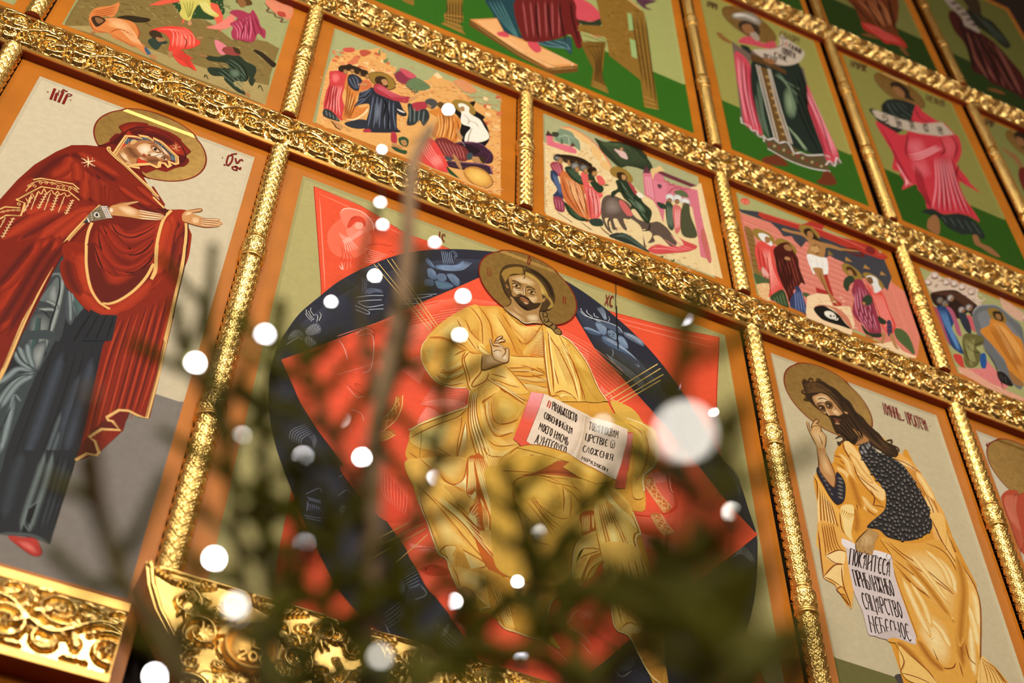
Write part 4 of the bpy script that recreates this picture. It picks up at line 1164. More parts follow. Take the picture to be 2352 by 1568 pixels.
G|6e160c|4a0c08|77.8|553-158 44 32 60 0 46-21
G|6e160c|4a0c08|74.8|446-328 14 57 12 56
G|6e160c|4a0c08|76.6|738-288 18 36 8 53
L|1|3e0a08|6.8|0|381-377 30 30 29 44 21 80 26 78 41 46 39 21 63 6 51-13 48-32 37-58 9-40-10-54-50-75
L|1|f0c080|7.8|1|690-171 50-4
L|1|f0c080|7.8|1|689-157 49 11
L|1|f0c080|7.8|1|701-184 37 53
L|1|f0c080|7.9|1|708-125 17-66
L|1|f0c080|7.9|1|698-139 37-39
L|1|f0c080|7.8|1|711-189 7 64
F|1|c8341c|464-327 17 71 19 25 70-143 9-28 42 17 5 32-19 4-69-19
F|1|3a4248|486-276 5 45 31 15 27 20 7 23 32-1 31 3 50-12 39-38 19-16 11-39-25 0-45 22-40 42-46 9-66-41-19-42
L|1|8a98a0|11.6|1|491-285-1 47
L|1|8a98a0|11.7|1|501-272-3 39
L|1|8a98a0|11.7|1|508-249 9 30
L|1|8a98a0|11.9|1|552-182 11-22
L|1|8a98a0|11.9|1|560-176 21-22
L|1|8a98a0|11.9|1|570-176 22-14
L|1|8a98a0|12|1|612-169 10-17
L|1|8a98a0|12|1|622-169 16-18
L|1|8a98a0|12|1|646-181 9-12
L|1|8a98a0|11.9|1|703-242 10-34
L|1|8a98a0|11.9|1|710-237 9-35
L|1|8a98a0|11.9|1|717-238 8-35
L|1|8a98a0|11.9|1|723-240 8-29
F|1|2c2a2c|608-354 17 6 25 0 8 23 0-29-22-15-19 4
F|1|b47a44|468-410 17 86 28 66 23-19 30-83 6-53-19-24-28-8-29 20
B|ecc898|b47a44|484-388 7 34 27-10 13-31 23-19-23-4-27 10
L|1|6a3a1c|5.7|1|478-375 25-28 30-25 24 0
L|1|6a3a1c|5.8|1|504-299 25-29 24-29 17-17
L|1|6a3a1c|5.7|1|572-413-3 44
B|d8ab74|b47a44|533-417 16 0 12-3-11-16-20-6-8 7
F|1|a86a3c|504-299 17 59 41 41 40 17 48-15 44-33 16-30 3-28-22-15-27-24-38-26-29-8-32 6-31 31
F|1|d0a060|510-247 13 26 14-7-9-30-12-15
B|f0d8b4|cf9a64|546-269 22 44 32 11 18-40-6-33-7-23-23-10-27 10
B|f2dcb8|b87c48|616-185 34-12 42-35 7-19-24 7-30 26
B|ecca9c|a86a3c|558-336 24-12 25-1-10-12-25 5
G|b87c48|f4e0bc|65.1|670-247-20-26-17-23-10-13
B|eccda0|a86a3c|621-327 29 8 23 10-14-21-28-14
F|1|945c34|603-229 17 23 28-15 15-25-18-18-27 10
F|1|d8b088|613-234 10 13 22-14 6-11-17-9-15 8
F|1|301808|637-239-2-8-4-3-5 1-4 6 0 8 2 8 4 4 5-2 3-6
L|1|2a1408|4.4|1|610-231 12 15 22-11 16-18
L|1|6a4020|2.9|1|621-252 16-4 17 9
L|1|5a3418|4.7|1|585-218 24 22 32-6 25-30 6-17-17-20
F|1|945c34|668-284 11 20 20-4 10-16-21-21-13 3
F|1|cca47c|675-287 7 12 13-4 4-10-16-7
F|1|301808|689-284 0-5-3-4-3 0-3 4-1 5 1 5 2 4 4 0 2-3
L|1|2a1408|4.1|1|671-284 11 16 19-8
L|1|2a1408|4.1|1|668-267 16 11 25-12
L|1|5a3018|4.1|1|673-251-25-29-26-36-12 10 0 14
L|1|5a3018|4.1|1|610-298 7 3 1-17
F|1|9a4a34|568-324 15-1 2 19 11-4 11-10 8-6-11-8-13 3
L|1|4a1c14|3.8|1|568-327 19-1 16-3 10-2
G|a86a3c|6a3c1e|75.6|509-295 27-39 37-27
G|a86a3c|6a3c1e|75.1|616-360 26 24 32 22
L|0|e8b468|18.5|0|463-402 8 85 11 100 36 19 33 9-16 15 38 13 34-12-5 21 40-8 26-18 34-29 34-24 14-54-10-13-32 2 14-25-7-23-20 21-24-5 4-37-9-12-35 5-53-42-40-39 56 22
L|0|7a3a1c|3.4|0|465-396 19 171 66 38
L|0|7a3a1c|3.6|0|573-164 33-7 37 8 60-48 35-24 8-47
L|1|e8b468|18.6|0|438-360-9-6 9-20 45-37 43-27 73-56 73-56 47-41
L|1|7a3a1c|3.4|0|431-368 9-20 87-67 146-112 44-37
L|1|e8b468|11|0|699-616 32-27 33-27
L|1|7a1a10|12.5|0|88-47 6-102
L|1|7a1a10|12.5|0|107-85 6-61
L|1|7a1a10|12.6|0|129-46 3-101
L|1|7a1a10|12.5|0|152-62 2-86
L|1|7a1a10|4.7|0|102-88 9 19 5-21
L|1|7a1a10|4.8|0|149-64 3 14 10 5 10-2-8-18-8-1
L|1|7a1a10|4.8|0|118-58 9 20 19 8
L|1|7a1a10|4.8|0|121-37 6 11 12-10 7 9
L|1|7a1a10|4.7|0|63-100 7 6
L|1|7a1a10|4.8|0|175-96 5 4
L|1|7a1a10|4.8|0|107-48 6-14
L|1|7a1a10|9.3|0|968-72 2-55 11-20 11 49-4 47-15-6-5-15
L|1|7a1a10|9.4|0|1005-60 14-40 12 44
L|1|7a1a10|9.3|0|1016-124 13-32-18-6-7 17 20 16 18-12 0 21
L|1|7a1a10|9.4|0|1034-48 10-14
L|1|7a1a10|9.4|0|979-43 26 26
L|1|7a1a10|9.3|0|942-97 4-1
L|1|7a1a10|9.2|0|962-146 4-11
"""
PAINT['john'] = """
C|92702c|7a2412|339 -233 281 4
F|1|4a4038|328-2120 44 24 34-18 34-14-7-105-102-33 5 99
F|0|d9922e|374-530 39 1 35-5 87-42 124-180 129 329 23 10 19-96 33-71 9-146 9-126 58-8 7-154 33-170 27-136-36-184-90-301 80-51 67-104-134-191-515-163-12 233-13 145-26 41-26 146-22 181-41 96-14 51-45-74 15-132-44-156-23 50-14 61-72 27 19 216 42 282 9 189 35 80 120 118 34 82
F|1|d9922e|367-551-67-110-24-78-24-76 32-19 22-66-14-111-33-76 48-62-9-84 89 56 141 161 41 176-67 25-27 211-52 56
B|f0c070|d9922e|375-559 43-15 56-121 31-108 51-53-21-52-83 28-53 86-34 140
F|1|f0c47a|377-546 31 14 50-69 31-110 33-95 47-34-29-88-63 37-68 101-34 140
L|1|8a4812|9.2|1|372-617 27-89 14-104 54-85 62-79
L|1|8a4812|9.3|1|365-563 5-67 46-124
L|1|8a4812|9|1|315-721 30-31 19-79
L|1|8a4812|8.9|1|281-759 49-22 15-102 9-123 0-83
L|1|8a4812|9|1|283-702 37 5 25-11
L|1|8a4812|8.9|1|288-810 32-19 20-35
L|1|8a4812|9|1|409-790 54-42 63-37
L|1|8a4812|8.9|1|374-827 0-129 43-86 55-29
L|1|8a4812|8.7|1|463-991 56 13 17-4
L|1|8a4812|8.9|1|472-871 14-58-26-74
G|d9922e|f4cc80|56|317-665 45-47 7-139 10-124 33-90
G|d9922e|f4cc80|54.6|274-795 66-25 14-102
G|d9922e|f4cc80|53.7|403-943 38-68 48-22
G|d9922e|f4cc80|56.7|397-628 47-125 58-62
G|d9922e|b06a1c|58.9|335-1056-4-104-28-91
G|d9922e|b06a1c|61.6|359-812 10-125 9-121
F|1|e8ac4c|119-917 19-13 28-62 29-71 34-47 31-59 20-111-21-102-207-82 29 202 44 263
K|f4cc80|7|10.4|1|128-1008-38-251-20-198|184-1078 3-161 7-134
K|a05c18|6|8.5|1|142-1002-38-251-16-197|191-1085 10-168 21-144
F|1|f2cf84|250-1091 78 43-7-75-46-140-8-81-28 27-2 119
H|c89030|6|6.4|2|255-1110 33-6 35 4|237-1158 14-14 26 0
L|1|8a4812|7.7|1|174-1082 1-41
L|1|8a4812|7.5|1|163-1229 10-35 23 29
L|1|8a4812|7.4|1|146-1276 36 15
L|1|8a4812|7.7|1|232-1140-8-123 45-71
L|1|8a4812|7.9|1|117-929 13-47-21-134
F|1|e8a850|655-383 45-50 48-37 66-40 49-70 6-87 33-85 37-104-25-127 18-34-21-107-80-32-15 113 29 180-13 125-46 113-41 61-51 24
B|f6d490|e8a850|703-542 72 26 51-23 37-41-29-1-54 11-46 2
K|b0681c|5|9.6|1|745-564 87-174 13-231|811-522 69-174 22-228
G|e8a850|f6d48c|57.5|846-754 24-120 30-94
G|e8a850|f6d48c|59.1|834-581 31-99 31-97
G|e8a850|f6d48c|55.4|855-965 6-81 15-76
L|1|8a4812|8.1|1|694-540 75-1 69-27 25-12
L|1|8a4812|7.7|1|864-898 18-35 24-11
L|1|8a4812|8|1|838-714 28-140-13-154 18-132
L|1|8a4812|7.8|1|939-856-64-101
F|1|2c2826|466-563 39 52 56 43 7-48 33-20 75-1 69-27 38-73 31-98 23-88 1-86-18-101-70-80-78-62-79-37-90-11-44 32-73-14 28 46 70 80 49 63 26 74 10 79-46 78-31 64-22 68
B|7a7066|34302c|590-550-6-4-8 1-5 7-2 10 3 8 7 4 7-2 6-6 2-10
B|7a7066|34302c|657-564-5-1-5 6-1 11 2 12 5 8 6 1 4-6 2-11-3-12
B|7a7066|34302c|789-980-3 2 1 8 4 10 6 9 5 4 2-2-1-8-4-11-6-8
B|7a7066|34302c|714-621-5-4-7-2-5 3-3 5 1 5 5 5 6 1 6-3 3-5
B|7a7066|34302c|554-568-6-2-5 2-4 7 0 9 3 7 5 2 6-2 3-7 1-9
B|7a7066|34302c|751-1002-5-1-5 5-1 8 1 10 4 7 6 1 4-4 2-9-2-10
B|7a7066|34302c|696-1053-5-2-5 1-4 5 0 6 2 6 5 2 5-1 3-5 1-6
B|7a7066|34302c|666-940-5-2-5 4-3 7 1 9 3 7 6 2 5-4 2-7 0-9
B|7a7066|34302c|787-1030-4 1-2 8 2 11 5 11 5 6 4-1 2-8-2-11-4-11
B|7a7066|34302c|772-1018-5-2-5 2-2 6 0 7 3 6 4 2 5-2 3-7 0-7
B|7a7066|34302c|664-756-6-1-4 6-1 10 3 11 4 8 6 1 4-6 1-11-2-11
B|7a7066|34302c|712-746-6-3-6 3-4 8-1 10 4 8 6 3 7-3 4-8 0-10
B|7a7066|34302c|663-697-5-3-5 2-4 5 0 7 2 6 5 3 5-2 4-5 0-7
B|7a7066|34302c|663-596-7-4-8 3-5 8-1 10 4 9 7 4 7-3 5-8 1-10
B|7a7066|34302c|756-610-5-1-3 6-1 9 3 10 4 7 5 1 3-6 1-9-2-11
B|7a7066|34302c|539-1038-6-7-10-4-10 0-6 4 0 6 6 7 10 4 10 0 6-4
B|7a7066|34302c|759-858-5-2-5 2-3 7 1 7 3 7 5 2 4-3 3-6 0-8
B|7a7066|34302c|550-739-7-4-7 0-7 4-3 8 2 7 6 5 8 0 7-5 3-7
B|7a7066|34302c|670-1143-5 0-2 7 1 11 3 11 6 7 4-1 3-7-1-11-4-11
B|7a7066|34302c|817-955-4 3 2 10 5 14 7 11 6 6 4-3-2-11-5-13-7-12
B|7a7066|34302c|520-1190-6-2-5 3-3 9 0 9 4 7 6 2 5-4 3-8 0-9
B|7a7066|34302c|644-1055-5-1-5 5-2 9 1 11 5 7 6 2 5-5 2-10-2-10
B|7a7066|34302c|607-600-5-5-7-4-8-1-5 2 0 5 4 6 8 3 7 1 5-2
B|7a7066|34302c|489-632-4-6-7-5-8-3-6 1-1 3 3 6 8 5 8 3 5-1
B|7a7066|34302c|814-752-5-1-3 5-1 10 2 10 5 6 5 1 3-5 1-10-2-10
B|7a7066|34302c|580-625-5-7-10-5-9-1-7 2 0 6 5 7 10 5 9 2 7-3
B|7a7066|34302c|554-522-6-5-8-2-8 4-4 6 2 8 6 5 8 2 8-4 4-6
B|7a7066|34302c|813-869-4 1-1 9 2 12 5 11 6 6 4-2 1-8-3-12-5-11
B|7a7066|34302c|735-968-4 2 0 10 4 13 6 13 7 6 4-2 0-10-4-14-6-12
B|7a7066|34302c|759-1084-5 1-3 7 2 12 4 11 5 7 5 0 3-8-1-12-4-11
B|7a7066|34302c|769-874-4-2-4 4-2 8 1 8 4 6 5 1 3-4 2-7-1-9
B|7a7066|34302c|692-935-5-3-6 0-6 4-2 6 2 6 5 3 7 0 5-4 2-6
B|7a7066|34302c|701-850-5-2-5 3-3 7 1 8 3 7 5 2 5-3 3-7 0-9
B|7a7066|34302c|761-654-5 1-2 9 2 13 5 14 6 7 6-1 2-9-2-14-5-13
B|7a7066|34302c|631-844-5-5-7 0-6 3-3 5 1 6 6 4 7 1 6-3 3-5
B|7a7066|34302c|698-795-6-3-7 3-4 8 0 11 4 8 7 3 6-4 4-8 0-10
B|7a7066|34302c|802-837-3 2 1 7 3 11 5 9 5 5 3-2-1-8-3-10-5-9
B|7a7066|34302c|777-787-5-1-4 5-2 9 2 10 4 7 6 2 4-5 1-10-2-10
B|7a7066|34302c|689-719-5-1-4 5-1 9 2 10 4 7 5 1 4-5 1-9-2-10
B|7a7066|34302c|553-1111-5-5-8-2-7 2-4 5 1 6 5 5 8 2 7-2 4-5
B|7a7066|34302c|493-1118-5-5-7-3-8 0-5 3 0 5 5 5 8 3 8 0 4-3
B|7a7066|34302c|548-1079-5 0-3 5-1 8 2 9 4 6 5 1 3-5 1-9-2-9
B|7a7066|34302c|555-598-7-6-9-1-8 3-4 7 1 8 7 6 9 1 8-3 4-7
B|7a7066|34302c|588-1134-4-1-4 4-1 8 1 8 4 6 4 1 4-4 1-8-1-8
B|7a7066|34302c|604-991-5-4-7-2-7 2-4 5 1 6 6 5 7 1 7-2 3-5
B|7a7066|34302c|466-1135-5-6-8-5-9-1-7 2 0 4 4 7 9 4 9 2 7-2
B|7a7066|34302c|715-875-6-2-5 4-3 7 1 9 3 7 6 2 5-3 3-8-1-9
B|7a7066|34302c|559-1143-4-5-8-2-7 1-4 3 1 5 5 5 7 2 7-1 4-3
B|7a7066|34302c|716-681-5-3-6 3-3 6-1 8 3 6 5 3 6-2 4-6 0-8
B|7a7066|34302c|606-686-6-6-10-5-9 0-6 4 0 7 6 7 10 4 9 0 6-4
B|7a7066|34302c|802-999-4 1-2 7 2 12 4 11 6 7 5-1 1-8-2-12-4-11
B|7a7066|34302c|597-1158-6 0-3 6-1 10 3 11 5 8 5 0 4-6 0-11-2-11
B|7a7066|34302c|693-978-6-4-8 0-6 4-3 7 2 7 6 4 8 0 6-4 3-7
B|7a7066|34302c|577-925-5-1-3 5-2 7 2 9 3 6 5 1 3-5 2-7-2-9
B|7a7066|34302c|809-905-6-2-6 4-2 9 0 10 5 7 6 3 5-4 3-9-1-10
B|7a7066|34302c|607-634-6-6-8-1-7 2-4 6 1 6 6 5 8 2 7-2 4-6
B|7a7066|34302c|619-758-5-4-7-1-7 4-3 5 2 7 5 4 8 1 6-3 3-6
B|7a7066|34302c|739-642-5-3-6 2-5 6 0 8 3 7 5 3 6-2 5-6 0-8
B|7a7066|34302c|520-681-6-4-6 1-6 4-2 6 2 6 5 4 7 0 5-4 2-6
B|7a7066|34302c|734-817-6-4-7 0-5 4-3 6 2 7 6 4 7 0 6-4 2-7
B|7a7066|34302c|530-522-6-3-7 2-4 7-1 9 3 8 6 3 6-2 5-7 1-9
B|7a7066|34302c|639-1144-5-3-5 2-4 5-1 7 3 6 5 3 5-2 4-6 1-6
B|7a7066|34302c|640-967-6-2-5 3-4 8 0 8 4 7 5 3 6-3 3-8 0-9
B|7a7066|34302c|556-994-5-1-5 4-2 8 1 9 3 6 5 2 5-4 2-8-1-9
B|7a7066|34302c|524-1121-5-3-7 2-5 6-1 8 3 7 6 3 6-2 5-6 1-8
B|7a7066|34302c|649-1102-6-4-7 1-6 4-2 6 2 7 6 3 7 0 5-4 3-6
B|7a7066|34302c|736-1065-4-1-4 4-1 8 1 8 4 6 4 1 4-4 1-8-1-8
B|7a7066|34302c|767-1049-5-1-4 5-1 9 2 10 5 7 5 1 4-5 1-9-2-10
B|7a7066|34302c|694-826-6-3-6 5-3 10 1 10 5 8 6 3 6-5 3-10-1-10
B|7a7066|34302c|755-587-7-6-9 0-8 4-3 8 2 8 7 5 9 1 8-4 3-8
B|7a7066|34302c|579-523-5-5-7-2-6 3-3 5 1 6 5 4 7 2 6-2 4-5
B|7a7066|34302c|711-1086-6-3-5 2-4 6-1 8 3 6 5 3 6-2 4-6 1-8
B|7a7066|34302c|511-1151-5-4-8-2-7 2-4 5 1 6 6 5 7 2 7-3 4-5
B|7a7066|34302c|705-1029-5 0-3 7 1 11 3 11 6 6 4 0 3-7 0-11-4-10
B|7a7066|34302c|572-765-5-5-8-4-8 0-5 3 0 5 5 6 8 4 8 0 5-3
B|7a7066|34302c|749-933-6 0-3 6-1 12 4 11 5 7 5 1 4-7 0-11-3-11
B|7a7066|34302c|800-690-6-4-8 3-4 8-1 10 4 9 7 3 7-3 5-8 0-10
B|7a7066|34302c|583-811-6-6-9-4-9 0-6 4 0 7 6 6 10 4 9-1 5-4
B|7a7066|34302c|550-638-6-8-10-5-11 0-6 3 0 7 6 7 10 5 10 1 7-4
B|7a7066|34302c|830-885-4 3 0 9 5 14 6 12 6 6 4-3 0-10-4-13-7-12
B|7a7066|34302c|666-1058-5-2-5 2-4 5 0 7 2 6 5 2 5-2 4-5 1-7
B|7a7066|34302c|508-658-7-5-9-1-8 3-3 7 1 8 7 6 9 1 8-4 4-7
B|7a7066|34302c|658-850-5-1-3 6-1 9 2 10 5 6 5 1 3-6 0-9-2-10
B|7a7066|34302c|765-965-6-1-5 6-1 11 3 12 5 8 6 1 4-6 2-11-3-12
B|7a7066|34302c|552-668-5-2-5 2-3 6 0 8 3 6 4 2 5-2 4-6 0-8
B|7a7066|34302c|735-671-4 0-2 7 1 10 4 11 5 6 4-1 2-6-1-11-4-10
B|7a7066|34302c|671-886-3 1-2 6 1 9 3 9 4 5 4 0 2-6-1-9-3-9
B|7a7066|34302c|533-709-6-6-9-3-9 3-4 5 1 8 6 6 9 2 9-2 4-6
B|7a7066|34302c|654-681-6-5-8 1-7 5-2 8 3 8 6 4 8 0 6-5 3-8
B|7a7066|34302c|729-1116-6-1-4 6 0 10 2 11 5 7 6 1 3-6 1-10-3-11
B|7a7066|34302c|594-725-7-5-8-1-7 4-4 7 2 7 6 6 9 0 7-3 4-7
B|7a7066|34302c|617-940-6-6-9-2-9 1-4 5 0 7 6 6 10 2 8-1 5-5
B|7a7066|34302c|647-887-5 0-3 8 1 11 3 12 6 7 5 0 3-7-1-12-3-11
B|7a7066|34302c|733-577-6-4-6 2-5 7-1 8 3 8 6 3 7-2 4-6 1-9
B|7a7066|34302c|640-634-5-2-5 4-2 9 2 9 3 7 5 1 5-4 2-8-2-10
B|7a7066|34302c|577-1014-5-3-6-1-6 2-2 5 1 6 5 3 6 1 5-2 3-5
B|7a7066|34302c|757-822-7-2-5 4-4 9 1 11 5 8 6 3 6-5 3-9-1-11
B|7a7066|34302c|713-983-5-1-3 6-1 9 2 9 4 7 5 1 4-6 1-9-3-9
B|7a7066|34302c|571-1115-5-5-7-2-7 1-4 4 1 5 5 5 7 2 7-1 4-4
B|7a7066|34302c|594-781-5-5-8-3-8 0-4 4 0 6 5 5 8 3 8 0 5-4
B|7a7066|34302c|791-738-6-3-6 1-5 6-1 9 3 7 6 3 7-1 4-7 1-8
B|7a7066|34302c|702-1135-6-2-5 4-3 8 1 10 4 7 6 1 5-3 3-9-1-9
B|7a7066|34302c|807-933-3 2 0 8 3 12 6 10 5 5 4-2 0-8-4-12-5-10
B|7a7066|34302c|505-556-6-4-7 1-6 5-2 8 2 7 6 4 7 0 6-5 2-8
B|7a7066|34302c|762-723-5 0-3 5-1 10 3 11 5 6 4 1 4-6 0-10-3-10
B|7a7066|34302c|522-605-6-6-9-4-10 0-5 4 0 7 6 6 9 4 9 0 6-4
B|7a7066|34302c|587-874-5-4-6-2-6 2-3 5 1 5 4 4 7 1 5-2 3-4
B|7a7066|34302c|647-816-4-1-4 5-1 8 1 9 4 7 5 1 3-5 2-8-2-9
B|7a7066|34302c|519-741-5-3-5 0-5 4-2 5 2 6 4 3 6 0 5-4 2-5
B|7a7066|34302c|724-721-5 1-2 9 2 13 5 12 6 7 5-1 1-9-1-12-5-13
B|7a7066|34302c|689-624-5-2-5 5-1 8 1 10 4 6 5 2 4-5 2-8-2-10
B|7a7066|34302c|617-715-5-5-7-4-8 0-4 3 0 6 5 5 7 3 8 0 4-3
B|7a7066|34302c|526-1081-5-3-7 1-5 5-2 7 3 6 5 4 7-1 5-5 1-7
B|7a7066|34302c|606-1036-7-3-7 1-6 6-2 9 3 8 7 4 7-2 6-6 2-9
B|7a7066|34302c|719-950-4 0-3 5-1 9 3 8 4 6 4 1 3-5 0-9-2-9
B|7a7066|34302c|653-651-7-1-5 6-2 11 2 12 5 8 7 2 5-6 2-11-2-12
B|7a7066|34302c|665-1106-5-3-6 3-3 8 0 9 3 7 6 2 6-3 3-8 0-8
B|7a7066|34302c|620-792-5-4-7 0-5 3-2 5 1 6 5 3 6 1 6-3 2-5
B|7a7066|34302c|720-800-6-1-4 6-1 11 2 11 5 8 6 1 4-6 2-11-3-11
B|7a7066|34302c|644-778-6-4-6 1-6 4-2 7 3 7 5 4 7-1 5-4 2-7
B|7a7066|34302c|591-946-6-2-7 3-3 8 0 10 4 8 6 3 6-4 4-8 0-10
B|7a7066|34302c|725-769-6-2-5 4-4 9 1 10 4 7 6 3 6-4 3-9-1-10
B|7a7066|34302c|676-1016-4-3-6 1-5 4-1 6 2 5 4 3 6 0 5-4 1-6
B|7a7066|34302c|718-901-4 0-3 4-1 9 2 9 4 6 4 1 4-5 1-8-2-10
B|7a7066|34302c|606-839-4-4-7-1-6 2-3 5 1 5 5 4 7 2 5-3 3-4
B|7a7066|34302c|609-1085-5-3-6 3-4 7 0 8 3 7 6 2 6-3 3-6 1-9
B|7a7066|34302c|629-876-4-2-5 1-4 5-1 7 2 5 5 3 5-2 4-5 1-6
B|7a7066|34302c|623-958-6-3-5 3-3 6-1 8 3 6 6 3 5-3 3-6 1-8
B|7a7066|34302c|567-705-5-3-6 0-6 3-2 7 2 6 5 4 6 0 6-4 2-6
B|7a7066|34302c|778-813-5-1-4 3-2 7 1 9 3 5 5 2 4-3 2-8-1-8
B|7a7066|34302c|590-1065-6-5-8 0-7 4-3 7 2 7 6 5 8 0 7-4 3-7
B|7a7066|34302c|642-908-5-5-7-1-7 2-4 4 1 6 5 5 8 1 7-1 3-5
B|7a7066|34302c|731-1035-7-3-6 2-4 8-1 9 4 7 6 3 7-2 4-8 0-9
B|7a7066|34302c|547-1026-5-1-3 5-1 8 1 9 4 6 5 0 3-4 1-8-1-9
B|7a7066|34302c|617-1120-4-1-4 5-1 9 2 10 4 6 5 1 4-5 1-9-2-10
B|7a7066|34302c|807-779-4-1-4 4-1 8 1 8 4 6 4 1 4-4 1-7-1-9
B|7a7066|34302c|627-556-5-2-5 5-2 10 1 11 5 8 6 2 4-5 2-10-1-11
B|7a7066|34302c|596-571-5-2-5 3-3 8 1 9 3 6 5 2 5-3 3-8-1-8
B|7a7066|34302c|659-990-6-4-8 0-7 5-2 7 2 8 7 4 8 0 6-5 3-8
B|7a7066|34302c|736-906-3 1-1 7 2 10 4 9 4 5 4-1 1-7-2-10-4-9
B|7a7066|34302c|777-669-5-1-4 6-1 12 3 12 5 8 6 1 4-7 1-11-3-12
B|7a7066|34302c|681-652-5-5-8-2-6 2-3 5 1 6 5 4 7 2 6-2 4-5
B|7a7066|34302c|584-1095-4-2-5 3-2 6 1 8 3 6 4 1 4-3 3-6-1-8
B|7a7066|34302c|638-584-5-5-9-2-7 3-4 6 2 7 6 5 8 2 7-3 4-6
B|7a7066|34302c|696-667-5-2-4 4-2 9 1 9 4 7 5 1 5-4 1-8-1-10
B|7a7066|34302c|571-1163-4-4-7-1-6 1-4 4 1 5 4 4 7 2 6-2 4-4
B|7a7066|34302c|582-1048-6-5-9-1-8 4-3 7 2 7 6 5 9 1 8-4 3-7
B|7a7066|34302c|530-624-4-5-7-4-7 0-5 2 0 5 5 5 7 4 7 0 4-2
B|7a7066|34302c|657-732-6-4-8 1-5 6-2 8 3 7 6 4 7-1 6-6 1-8
B|7a7066|34302c|601-1068-5 0-2 7 0 10 4 11 4 6 5 0 3-6-1-11-3-11
B|7a7066|34302c|634-1027-6-2-5 4-3 9 1 10 4 7 6 2 5-4 3-9-1-10
B|7a7066|34302c|765-771-5-3-5 2-4 6-1 7 3 6 5 3 5-2 4-6 1-7
B|7a7066|34302c|457-1122-6-5-7-2-7 2-4 5 1 6 5 4 8 2 7-2 4-4
B|7a7066|34302c|693-907-4-1-4 3-2 7 1 8 3 5 5 2 4-3 1-7 0-8
B|7a7066|34302c|645-1161-4 0-2 7 1 11 4 10 5 5 4 0 2-7-1-11-4-10
B|7a7066|34302c|516-574-6-7-9-6-11-3-7 2-1 5 6 7 9 7 10 2 7-1
B|7a7066|34302c|642-938-5 0-2 7 0 11 4 10 5 7 5 0 2-7 0-11-4-11
B|7a7066|34302c|628-997-4 0-3 4-1 8 1 8 4 6 4 1 4-5 1-8-2-8
B|7a7066|34302c|787-934-6-2-5 5-3 9 2 11 4 7 6 2 6-4 2-10-1-10
B|7a7066|34302c|795-881-7-4-7 3-6 7 0 9 3 9 7 3 7-2 5-7 1-10
B|7a7066|34302c|716-567-7-3-7 2-5 6-1 9 3 8 7 4 7-2 5-7 1-9
B|7a7066|34302c|594-1200-5 1-3 7 1 12 4 11 6 7 5-1 2-7-1-12-4-11
B|7a7066|34302c|778-845-4 2 1 10 4 14 6 12 7 7 3-3 0-10-4-14-6-12
B|7a7066|34302c|580-1188-5-1-4 3-2 7 1 8 3 6 4 1 5-3 2-7-1-8
B|7a7066|34302c|602-888-4-1-4 3-2 7 1 8 3 6 5 2 3-4 2-7-1-8
B|7a7066|34302c|495-1083-6-3-7 2-5 7-1 8 3 8 6 3 7-2 5-7 1-8
B|7a7066|34302c|427-1162-4-2-6 1-4 4-1 6 2 6 5 2 5-1 4-4 1-6
B|7a7066|34302c|762-696-6-4-7 3-5 7 0 9 3 8 6 3 7-2 5-7 1-9
B|7a7066|34302c|807-813-6-1-4 7 0 11 3 12 5 8 6 1 4-7 1-11-3-12
B|7a7066|34302c|736-855-5 0-3 7 0 11 3 11 5 7 6 0 3-7-1-11-3-11
B|7a7066|34302c|786-1059-4 1-1 6 2 9 3 9 5 5 3 0 2-7-2-9-4-9
B|7a7066|34302c|601-816-6-6-9-2-8 3-5 7 2 7 6 6 9 2 9-3 4-7
B|7a7066|34302c|586-603-7-5-8 0-7 5-2 8 2 8 6 5 9 0 6-5 3-8
B|7a7066|34302c|530-1156-5-1-5 6-1 10 3 12 5 7 5 1 4-6 2-11-3-11
B|7a7066|34302c|671-794-5-1-4 5-1 10 2 10 5 7 5 1 4-5 1-10-2-10
B|7a7066|34302c|633-669-5-4-7 0-5 3-3 6 2 7 5 4 7 0 6-4 2-6
B|7a7066|34302c|567-477-7-8-10-5-10 0-7 4 0 7 6 7 11 5 10 1 6-4
B|7a7066|34302c|544-775-5-4-6-2-6 2-3 5 0 5 5 4 7 1 6-1 3-5
B|7a7066|34302c|572-948-5-5-7-2-7 0-4 4 0 5 5 5 7 2 7 0 4-4
B|7a7066|34302c|672-608-5-1-3 4-2 8 1 8 4 6 4 2 4-4 1-8-1-9
B|7a7066|34302c|616-658-5-3-6 1-4 5-1 7 2 5 5 3 6-1 4-4 1-7
L|1|161412|6.5|1|566-555 12 0 17 16
L|1|161412|6.6|1|639-561 12-1 18 16
L|1|161412|6.2|1|779-978 12-1 17 15
L|1|161412|6.5|1|689-632 12-1 18 16
L|1|161412|6.5|1|532-572 12 0 17 16
L|1|161412|6.1|1|732-1002 12 0 17 14
L|1|161412|6|1|674-1059 12 0 17 14
L|1|161412|6.2|1|646-942 11-1 17 15
L|1|161412|6.1|1|774-1026 11-1 18 15
L|1|161412|6.1|1|751-1023 12-1 17 15
L|1|161412|6.4|1|646-755 12 0 17 15
L|1|161412|6.4|1|690-748 12 0 17 15
L|1|161412|6.4|1|640-704 12 0 18 15
L|1|161412|6.5|1|638-598 12-1 18 16
L|1|161412|6.6|1|739-610 12-1 18 16
L|1|161412|6|1|507-1053 12-1 16 15
L|1|161412|6.3|1|738-863 12 0 18 15
L|1|161412|6.3|1|523-747 12 0 17 15
L|1|161412|6|1|656-1138 12-1 16 14
L|1|161412|6.2|1|808-948 12-1 18 15
L|1|161412|5.8|1|500-1190 11-1 17 14
L|1|161412|6|1|626-1054 11 0 17 14
L|1|161412|6.5|1|578-617 12 0 18 15
L|1|161412|6.4|1|460-652 11-1 18 16
L|1|161412|6.4|1|796-752 12-1 18 16
L|1|161412|6.4|1|549-643 12 0 17 15
L|1|161412|6.6|1|526-532 12-1 17 16
